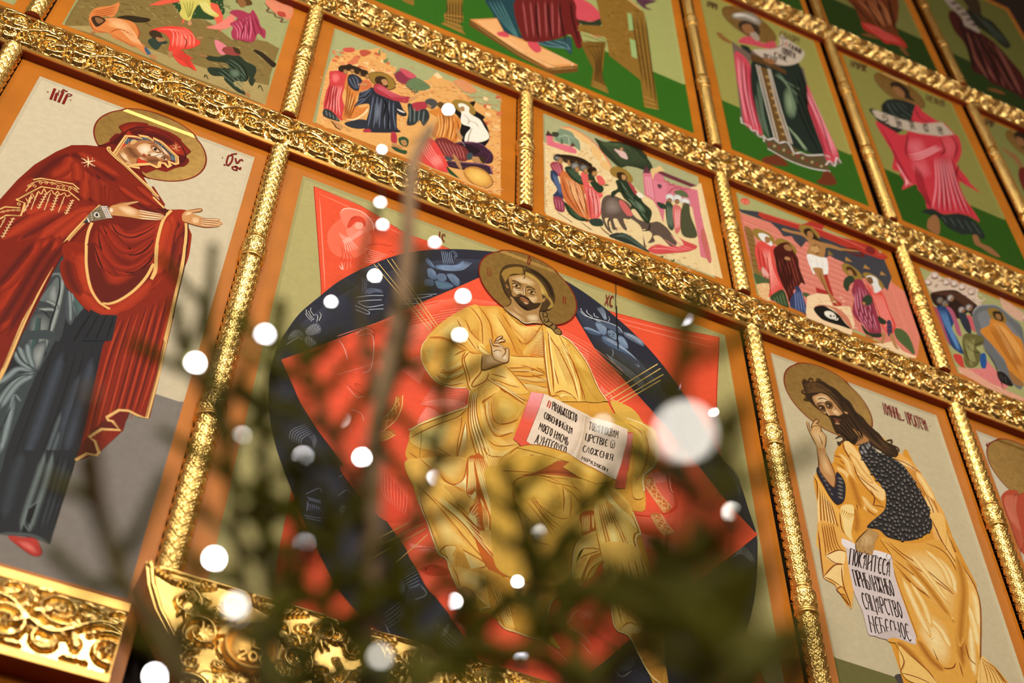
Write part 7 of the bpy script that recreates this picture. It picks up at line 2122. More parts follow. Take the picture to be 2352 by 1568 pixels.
F|1|a87a4c|834-324 24 27 7-42-19-23
L|1|b09c84|7.6|1|856-382 42-43-7-60
L|1|b09c84|7.5|1|879-439 60 7 21-39
L|1|b09c84|7.5|1|921-499-16-102-6-109
L|1|b09c84|7.5|1|960-471 41-25
L|1|b09c84|7.2|1|888-666 58 24
L|1|b09c84|7.6|1|906-364 22-57
L|1|b09c84|7.4|1|947-535 55 4
L|1|b09c84|7.2|1|889-700 48 17
F|1|3a1c2c|823-747 56 57 87 44 85-45 7-98-47-49-60 27-107 27
F|1|20101a|852-744 37 36 88 1-8-41-38-43
L|1|7a4860|7.9|1|823-747 143 101 85-48
L|1|7a4860|7.9|1|844-784 157-61
L|1|7a4860|8.1|1|1051-694-40-144
L|1|7a4860|8|1|968-714 79-6
F|1|38202c|776-974 93 55 152 74 40-76-86-25-94-47-84-25
L|1|8a5a70|7.6|1|776-979 245 130 35-72
L|1|8a5a70|7.6|1|806-996 206 92
B|f0c060|c88838|1056-1014-27-55-49-30-51 5-35 38-6 58 27 55 49 32 52-5 36-39
L|1|8a5424|6.1|1|881-993 21-52 59-58 66 15 37 69-11 59-50 41-67-17-46-38
F|1|a8323c|536-510 36 54 47 36 22-30-44-88-37-27
F|1|2c3230|513-527 23 17 24-64 64 75 29-70-27-126-32 47-24-70-45-33 0 124
K|6a746c|4|7.3|1|528-534 14-187|616-524-1-144
F|1|4a4640|614-415 31 57 40-3 3-54-26-56-26 17
F|1|a87848|630-440 25 0-3-30-15-1
F|1|cc7a30|644-512 46 62 37 46 72-39 41-25 4-105-13-150-19-14-66-29-67 4 12 114 14 100
K|f0b064|6|7.4|1|702-496 17-132-12-131|800-461 6-139-4-126
K|944a18|4|7.5|1|729-439 17-134-10-183|821-482 13-80-13-151
F|1|5a4020|687-397 27 49 31-24-16-59
F|1|c08850|824-569 22-38 17-59-9-24-26 52
L|1|e8e0d0|10.4|1|854-690 31-47
L|1|e8e0d0|10.5|1|859-634 9-28
F|1|742c28|700-791 54 56 69-12 58-2 31-55-16-88-75-35-47-7-41 56-21 36
K|b8605a|7|7|1|718-786 33-79 32-63|852-760 22-54 12-68
F|1|3a4848|898-814 33 31 2-58-28-28
F|1|b08050|933-824 38 26 34-27-32-40-34 2
F|1|3a2814|970-781 39-7-3-54-20 12
F|1|b07c4c|814-873 25-16 37-92-14-17-30 54
F|1|40484c|765-940 37 25 10-26-27-16
F|1|d8443c|612-913 40 114 49-17 53-98 32-78 14-81-46-23-65 4-85 24 3 85
B|f07e70|d8443c|683-997 53 70 31-62-42-78-38 7
K|f49080|5|7|1|654-832 43-88 73-116|622-922 33-78 80-92
F|1|2c4a2c|487-934 29 42 30-17-4-70-37-9
F|1|b88450|502-948 26 24 12-39-21-24
F|1|2c4a2c|454-1041 55 6 36 9-6-38-55-5
F|1|2a4426|783-1027 45-36 49-48-48 17-29 13
F|1|b0323c|442-898 28 3 11-85-31-13
F|1|c08850|455-998 32-2 29-13-26-19-28 5
M|efcf98|6.6|533-1209 30 1 18-58 23-16 61-65 18-2 48 101 20 13 0 123 32-17 9 2 23-9 6-36 26 12 24-5 26-18 12 42 29-3 7-172 20-12 14-55 21 2 35 177 27-19 28 57 26-19 41-156 26-3 49 109 28 1 31 14 19-2
M|b8703c|6.6|530-1283 21 11 20 175 27-18 29-159 21-17 7 75 31-22 0-231 15 11 12 331 22 3 42-292 24-9 18 13 23 6 97 66 22 12 3 144 22 12 0-149 24-19 26 218 21 12 50-53 26-13 11-86 26-4
T|8a2a14|5.7|ВОСКРЕИЕНІЕ ЛАЗАРЯ|405 34 293 14-295 49
"""
PAINT['rider'] = """
F|0|e2c48c|15-1074 417 407 507 380 179 220 37-1019-289 5-455-33-396-5
F|0|e2c48c|3-1085 0 668-6 76 75 33 50 220 60 54 107-18 69-54 56-84 53-124 30-97 94 4 154-148 223-119 181-71-96-233-505-130-284-37-256 12
M|e8b468|6.9|8-748 20 39 14 323 19 30 8-399 26 58 4 385 16 37 1-442 26 33 1 94 16 32 2-9 16 30 2-165 20 20 17-61 26 43 3 364 15 25 3-417 22 48 9 514 16 36 7-147 14 19 2-157 20 33 4 87 17 13 4-214 21 32 1 309 19 13 11-233 17 17 1 85 24 42 6 28 19 14 12 113 20 35 1 6 18 13 5-64 23 21 6 50 22 45 0 32 21 26 1-164 15 23 8 473 27 50 8-416 14 19 5 327 27 57 5-215 19 22 5-109 15 27 10 414 16 13 33-58 25 24 1-567 18 20 6 234 22 27 13-92 19 15 3 182 27 25 0-86 14 22 18 410 26 51 12-611 25 50 6 150 22 19 7 564 18 20 3-129 17 37 9-225 17 21 3-98 21 31 4-8 20 37 8 309 17 16 9-508 21 28 0 681 27 59 1-397 27 30 13-146 23 18 3 505 22 36 0-575 26 20 2 614 29 54 4-225 23 38 6-106 28 35 13-367 22 26 21 263 25 39 20 166 20 42 29 163 27 45 7-451 19 27 7 135 28 29 16 478 18 21 1-42 20 33 0 86 18 27 0-300 20 28 0-424 26 42 28 336 15 20
M|c8904c|6.9|5-1031 22 34 1 234 14 30 1-210 24 52 10 595 17 22 4-498 21 32 5 74 19 32 26-94 16 15 7 474 27 54 6-580 20 28 19 53 24 47 7 320 18 27 6-315 22 23 7 363 25 46 1-8 21 37 12-282 25 41 11-83 18 16 9 624 27 34 3-45 15 22 7 87 29 50 0-364 27 34 1-356 19 27 6 381 26 36 12-178 19 30 6 336 23 49 2-355 20 23 7 520 20 32 27-441 25 37 1 99 24 22 20 131 15 21 1 278 23 47 2-70 28 56 0-250 16 32 6-185 16 17 14 224 16 29 2 281 23 23 5-9 18 21 1-314 21 47 22-40 16 29 6 363 19 24 2 49 16 16 6-699 14 21 6 419 16 19 1 31 16 28 11 160 18 24 7-5 29 51 15 96 29 46 0-249 26 38 19 24 28 21 1-15 18 28 2 244 26 22 17-172 21 17 1-41 26 44 11-303 24 33 1 380 30 51 10-416 17 36 25 482 23 31 14 125 18 14 8-336 19 42 21-190 24 25 8 491 23 48 11-177 30 44 10 271 21 29
M|d89a58|6.9|3-948 14 30 3 176 23 51 2-275 23 25 11 484 27 28 14-295 25 26 40 200 19 34 2-37 21 24 1-164 19 37 31 499 27 29 5-257 28 63 1-119 26 45 5 279 24 44 15-221 23 47 1-344 17 20 10 148 15 31 15 300 17 19 3 24 15 32 17-368 24 48 0 438 15 22 4-516 22 31 2 39 15 27 5 404 16 19 13-433 24 21 1-2 15 21 8 378 24 42 2-99 27 59 11-21 20 35 2-249 20 30 1 118 22 17 2 383 26 37 4-82 16 20 5 115 23 36 2-366 15 13 1-133 18 34 4-35 14 26 11 281 21 38 9-129 23 47 1-101 17 14 3 23 24 43 0 593 22 42 6-117 21 15 9-121 24 39 6-20 15 21 1-198 21 41 4-158 26 23 7 653 21 28 1-449 28 55 7 379 24 36 5-517 16 30 25 247 20 35 14 131 28 36 5-390 15 20 11 403 20 42 1-207 23 32 9 116 27 19 9-104 18 35 2 498 23 18 6-200 26 51 13-4 19 28 5-157 17 22 3-278 26 46 6 298 27 45 5-40 21 21 4-273 29 38 20 376 20 22 6 233 17 24
M|f4e2b4|6.9|9-1077 17 20 2 645 18 31 4-364 26 36 4 266 17 17 13-488 26 20 5 209 18 40 3-244 16 25 4 482 16 25 12 17 20 44 1-531 23 19 0 322 27 46 22 197 17 34 13-115 19 42 1-42 25 46 10-134 21 23 10 116 23 17 1-148 27 24 2-73 19 14 12 497 27 55 10-114 17 23 2 25 26 27 3-433 14 11 10 443 17 21 9-118 15 20 19 360 25 32 2-526 22 36 1 173 25 19 0 344 26 45 11-391 21 36 2-11 27 36 3-14 15 25 4 447 15 21 7-607 19 36 4 425 25 49 1 129 16 35 8 38 26 57 44-117 18 39 3-109 17 14 1-375 16 30 1-27 19 34 23 407 24 37 1 112 28 31 6-80 21 41 11 226 20 23 12 27 18 25 32-252 30 55 23 299 27 27 1-465 22 22 8 20 25 24 3-244 24 25 2 306 28 19 6 362 26 39 4-278 18 31 12-372 26 45 17 181 25 44 5 52 29 57 1-64 18 20 2 232 22 40 7-314 22 16 3-24 19 38 11 37 22 23 6 44 18 12 0 398 16 19 14-83 16 23
M|f4e2b4|7|422-841 19-2 5-18 25-11 7-181 23-7 9 132 20 8 18 29 16 6 13-159 16 5 16 319 18 7 7-377 19 5 13 106 21-2 19-28 17-5 0 282 17-10 13-273 22 7 9 535 15 0 18 26 30 19 0 11 22 17 5-15 21 10 11 19 32 28
M|d08e50|7|418-965 15 2 4 5 25 9 14-145 27-15 18 118 25-7 3 17 20-3 1-52 28 19 4 49 28 1 0 188 25-13 3-41 21 10 14-278 22 13 0 135 29 16 7-17 17 4 8 189 23-7 5 54 26-3 1-99 19-13 2 344 17 14 4-379 26 9 14 144 20 17 14-235 23 3 0 92 20 17 10 121 27-8 11-189 22 0 26 529 19 1
F|1|e08a68|122-77 60 43 107-18 57-63-49-34-69 54
F|1|e4b470|122-77 60 43 107-18 57-63-49-34-69 54
F|1|e08a68|334-124 69-54-17-112-45 49
F|1|e4b470|334-124 69-54-17-112-45 49
F|1|e08a68|386-290 72 30-5-103-46 8
F|1|e4b470|386-290 72 30-5-103-46 8
L|1|d87c5c|13.8|1|122-79 72 52 106-27 81-67 66-127 20-66
F|1|7a8a6c|98-158 24 70 77 14 22-47 29-31 3-110-41 23-58-11-70-9
F|1|5a6a50|120-213 17 2-1-52-15-6
L|1|a8b090|8.1|1|97-209 71 71 53-14
L|1|a8b090|8.2|1|145-134 34-37-2-83
F|0|d86a74|21-243 47 23-1-62 128 30 34-16-1-47-53-21-80-6-69-9
F|0|4c2c28|18-246 15 73 38-45
F|0|5a3430|183-260 21 66 20-37
F|1|3c3c28|68-168 41 19-12-60-35-5
L|1|f0a0a0|8.9|1|27-259 11-73
L|1|f0a0a0|8.8|1|72-298 116 21
L|1|f0a0a0|8.9|1|194-273 29 1
L|1|5c6848|13|1|37-383 11-12
L|1|5c6848|13.4|1|269-311 11-12
L|1|5c6848|13.7|1|331-187-1-41
F|1|983a44|46-562 23 45 46 21 16-47-7-81-23-34-44 46
K|cc7880|3|7.6|1|58-554 21-43 28-38|92-511 16-47 10-50
F|1|2c3850|51-625 39-2 10-88 42-83 5-51-50-60-38 11 28 82-21 60-19 43
K|5c6a88|4|6.7|1|62-646 15-103 31-107|90-666 20-98 26-74
F|1|8c3644|64-903 60 12 9-111-28-35-32 15
K|c06c78|3|6.4|1|75-914 9-101|113-908 9-101
F|1|c46a34|113-612 34 42 56-39 66-31 21-61-24-53 19-97 5-157-33-21-85 88-42 62-19 153
B|dfa060|c46a34|156-677 56-1 19-117-25-106-42 81
K|f0b880|5|7.5|1|135-635 52-133 81-236|202-628 43-84 28-146
K|80381a|4|7.5|1|123-662 30-165 73-151|246-655 18-136 17-170
F|1|26341f|142-544 30 48 45 12 21-63 56-39-13-46-46-21-55 29
K|5a7050|3|6.8|1|159-543 44-46 56-39|183-507 44-47 55-39
F|1|dc5c54|250-529 36 43 21-53-3-78 34-15 55-39-26-72 6-124-26-87-46-47-17 132-16 191
K|f49a90|5|7.6|1|280-651 40-141 4-176|314-647 53-96-6-149
K|94302c|3|7.6|1|293-624 4-182 5-177|337-651 16-156-5-129
F|1|26341f|297-507 36 43 19-83 45-27-3-58-35-33-43 56
F|1|dc5c54|355-488 35 24 26-59-42-47
F|1|26341f|129-915 43-26 53-55 65-12-66-41-65 29
K|4c6040|3|6.4|1|150-937 96-81|171-995 64-39
F|1|2c3a2c|290-999 74 56 14-62-68-42
B|8a847c|2e2014|131-426-7-30-16-27-20-13-16 4-5 22 6 29 16 27 20 14 16-4
B|bc8852|8a5c30|131-465-3-22-9-18-11-7-8 6-3 18 3 21 9 19 11 7 8-6
B|4a3020|2e2014|194-402-7-30-16-27-20-14-16 5-6 21 7 30 17 28 20 14 16-5
B|bc8852|8a5c30|195-441-4-22-9-18-11-7-8 6-3 17 3 22 9 19 11 7 9-6
B|3c2818|2e2014|241-390-7-30-17-27-20-14-16 5-6 21 7 31 17 27 20 14 16-5
B|bc8852|8a5c30|241-429-4-22-9-18-11-8-9 7-2 17 4 22 9 19 10 7 9-6
B|4a3020|2e2014|293-373-7-31-17-27-20-14-16 5-6 21 7 31 17 27 21 14 16-4
B|bc8852|8a5c30|293-413-4-22-9-18-11-8-9 7-2 17 4 22 9 19 11 7 8-6
B|2c1a0c|2e2014|333-385-7-31-17-27-21-14-16 5-5 22 7 30 17 27 21 14 16-4
B|bc8852|8a5c30|333-425-4-22-10-18-10-8-9 7-3 17 5 23 9 18 11 7 8-6
B|9a948a|2e2014|245-446-7-30-17-26-20-14-16 5-5 21 6 30 17 27 20 14 16-5
B|bc8852|8a5c30|245-484-4-22-9-18-11-8-8 7-3 17 4 22 9 18 11 7 8-6
B|8a847c|2e2014|303-426-7-30-17-27-21-13-15 4-6 22 7 30 17 27 20 14 16-5
B|bc8852|8a5c30|303-465-4-22-10-18-10-7-9 6-3 18 4 22 10 18 11 7 8-6
B|2c1a0c|2e2014|361-415-7-31-18-27-20-13-16 4-5 22 7 30 17 27 21 14 16-5
B|bc8852|8a5c30|361-455-5-22-9-18-11-7-8 6-3 18 4 22 10 18 11 7 8-6
F|1|2c1a0c|76-444 52 52 81 40 70 9 45-29 10-42-34 6-69 12-81-26
F|1|bc8852|283-574 35 14 17 2-30-30
L|1|5a2c14|6|1|283-574 35 14 17 2-30-30
F|1|bc8852|392-558 41 27-24-31
L|1|5a2c14|6|1|392-558 41 27-24-31
F|1|bc8852|83-1051 32-14 64-30-32 15
L|1|5a2c14|5.5|1|83-1051 32-14 64-30-32 15
F|1|bc8852|234-1060 32-15 42-25-32 14
L|1|5a2c14|5.5|1|234-1060 32-15 42-25-32 14
F|1|bc8852|355-1019 32-33 31-24-43 17
L|1|5a2c14|5.6|1|355-1019 32-33 31-24-43 17
F|1|2c3420|361-32 60 1 74 42 100 50 97-16 66-99 7-77-40-48-73-9-73-30-51-54-68 53-57 63-21 67
K|4c5a38|10|7.5|1|385-36 80-78 89-121|470-17 147 30 138-110
F|1|d8b0a0|497-70 43 9 36 4 14-72-43-9-22 25
F|1|b07c54|563-28-3-15-7-12-7-5-6 3-2 11 3 14 7 13 8 5 6-3
L|1|4a3a20|13.8|1|566-226 7-96
L|1|4a3a20|13.7|1|542-243 8-54
F|1|5c4a3c|420-684 48 49 45-17 19-62 44-27 43-45 80 14 61 47 55-29 30-53 28-72-28-61-33 6-53 56-47-29 8-48-49-47 28 69 4 56-57 0 6-154 11-11-23-14 1 176-47 60-67 12-57-18-28-107 30-51-6-13-36 57-7 66-25 74
B|857468|5c4a3c|431-705 58 38 19-81-37-60-52-14
L|1|2a1c14|10.2|1|699-772-11-79-43-44
L|1|2a1c14|10.2|1|814-773 30-53
L|1|2a1c14|10|1|712-907-21-48
L|1|2a1c14|10|1|492-830 39-101-7-21-13 62
L|1|2a1c14|9.9|1|446-841-33-110 13-80
F|1|5c4a3c|492-821 35-76 3-48-17-11-35 81
F|1|5c4a3c|384-732 44 84 58 19 89-35-9-152-47-30 17-96-12-16-29 79-45-11 11-98-23-14-11 98-35-22 19-76 26-36-12-11-31 36-23 110
B|8a786a|5c4a3c|401-740 49 88 56-19 6-107-72-82-44 8
F|1|94702c|454-347 32 58 60 25 57-41 7-74-49-42-58 10-40 11
F|1|33200f|500-355 43 39 28-30-9-55-48-23
F|1|b88450|535-351 28 9-3-47-22-14
F|1|28331f|489-450 43 43 41 4 33-36 43-68 19-64 53-59-13-100-22-64-32 21-52 86-50-69 29 92-43 47-32 54-51-98-2 63 44 67
K|62755a|6|8|1|525-436 41-87 45-28|562-602 53-58 74-100
K|0e140a|4|8.8|1|512-464 29-95 55-39|588-547 66-51 39-105
B|6a7c60|28331f|598-578 56-20 30-74-48-31
F|1|a84040|573-403 35-16 29-96-24 4
F|1|c86058|501-660 35 4 51-96-37-41-41 64
F|1|ecdcc0|626-503 31 30 21-34-31-30
F|0|d0707a|692-226 76 62 36 75 3-38 24-4 24-85 30 0 201 53-3-255 16-501-70-7 3 252-7 276-82 25-115-94-32-244-24 132-30 76-57 20
F|0|60303a|689-223 35 110 24-78
F|0|6a3036|782-145 39 37 270-1-54-46-183-2
F|0|e0b878|752-134 40 37 34 54 33-49-39-26-41-58-24-87
F|0|d87a84|754-273 105 40-25-230-68-44
K|e8a0a4|3|7.4|0|707-255 3-212|739-234 5-249
L|1|a84a54|9.4|1|841-165 7-55 26 21 3-42 33 32 4-27 45 29 3-27 59 39 10-24
L|1|a84a54|9.1|1|847-378 58 116 76 30 31-58
L|1|a84a54|9.2|1|703-238 37 15
L|1|a84a54|9.2|1|794-296 24-4
F|1|5a3a40|789-290 30 11-9-46-18-2
F|1|5a6640|902-303 66 63 44-50-64-32
B|e8e4dc|c0b8ac|898-401-16-26-20-13-17 5-8 22 5 30 15 26 21 13 17-5 8-22
B|a87850|6a4428|880-417-5-20-10-16-11-7-8 5-2 16 5 20 10 17 11 7 8-6
B|e8e4dc|c0b8ac|954-374-16-27-20-13-17 6-8 21 5 30 15 27 21 14 18-6 7-22
B|a87850|6a4428|936-390-5-20-10-17-11-7-8 5-2 16 5 20 10 17 11 7 8-5
B|e8e4dc|c0b8ac|1008-378-16-27-21-13-17 6-8 22 5 30 16 26 21 14 18-6 7-22
B|a87850|6a4428|989-394-5-20-10-17-11-7-8 5-1 16 5 20 10 17 11 8 8-6
F|1|3a4430|834-463 42 8 10-88-23-199-35-4-7 124
K|6c7860|3|8|1|843-495-14-232|873-495-21-236
F|1|cc6a60|879-491 46 48 18-64-31-205-40-52
K|eca098|3|8.1|1|896-499-15-232|927-479-23-220
F|1|4a4a30|948-447 55 74-1-134 26-206-99-61-12 120
F|1|2c3a2a|766-507 59 10 2-46-42-18
F|1|cc4a48|666-1074 62 90 94 39 98 77-59 106 52-57 103-9-67-93-110-83-118-80
K|f08c84|4|7.3|1|690-1051 94 57 105 37|833-815 63-68 92 3
F|1|2a3226|412-1091 58 70 68 25 75-41 63-57-45-1-76 5-78-13
K|5c6856|3|6.3|1|435-1077 90 38 118-49|481-1032 68 25 105-74
F|1|c06458|1087-603 12-316-25-15-21 237
M|d8aa60|7.2|410-1368 27-13 21-28 26 11 5 105 27 4 101-10 18 1 4 298 30 8 75-285 18 9 29 143 19-10 36-74 24 7 52 46 25 1 43-40 25 16 1 80 22-13 46 111 26 2 19-131 18 14 21 22 20 8 7-56 27 15 105 164 20-4 1-56 30 23 18-19 24-7
M|c8904c|7.2|435-1104 16 3 27-211 20-1 17 102 27 16 78-111 23 0 6 141 23-13 14-59 19-7 62 188 19-8 26-207 18-8 35 243 28-11 48-218 16 5 21 172 25-7 67-55 25 19 22 62 27-12 41 38 28 16 28-61 19 0
M|f4e2b4|7.2|409-1217 17 5 51 216 26-20 14-230 25 11 5 16 21 10 3-57 22 2 74 66 22 17 10-11 27-1 55-45 20 11 49 87 24 12 138 84 20 9 21-85 19 11 31 108 22-8 25-100 15-10 25 32 30-5 18 96 30-11
L|1|3c5028|9.7|1|743-1088 10-11 13 25
L|1|3c5028|9.7|1|816-1078 10-17 14 31
L|1|3c5028|9.7|1|753-1099 4 29
T|8a2a14|6.1|ВХОД ВО ІЕРУСАЛИМ|316 16 452 35-446 34
"""
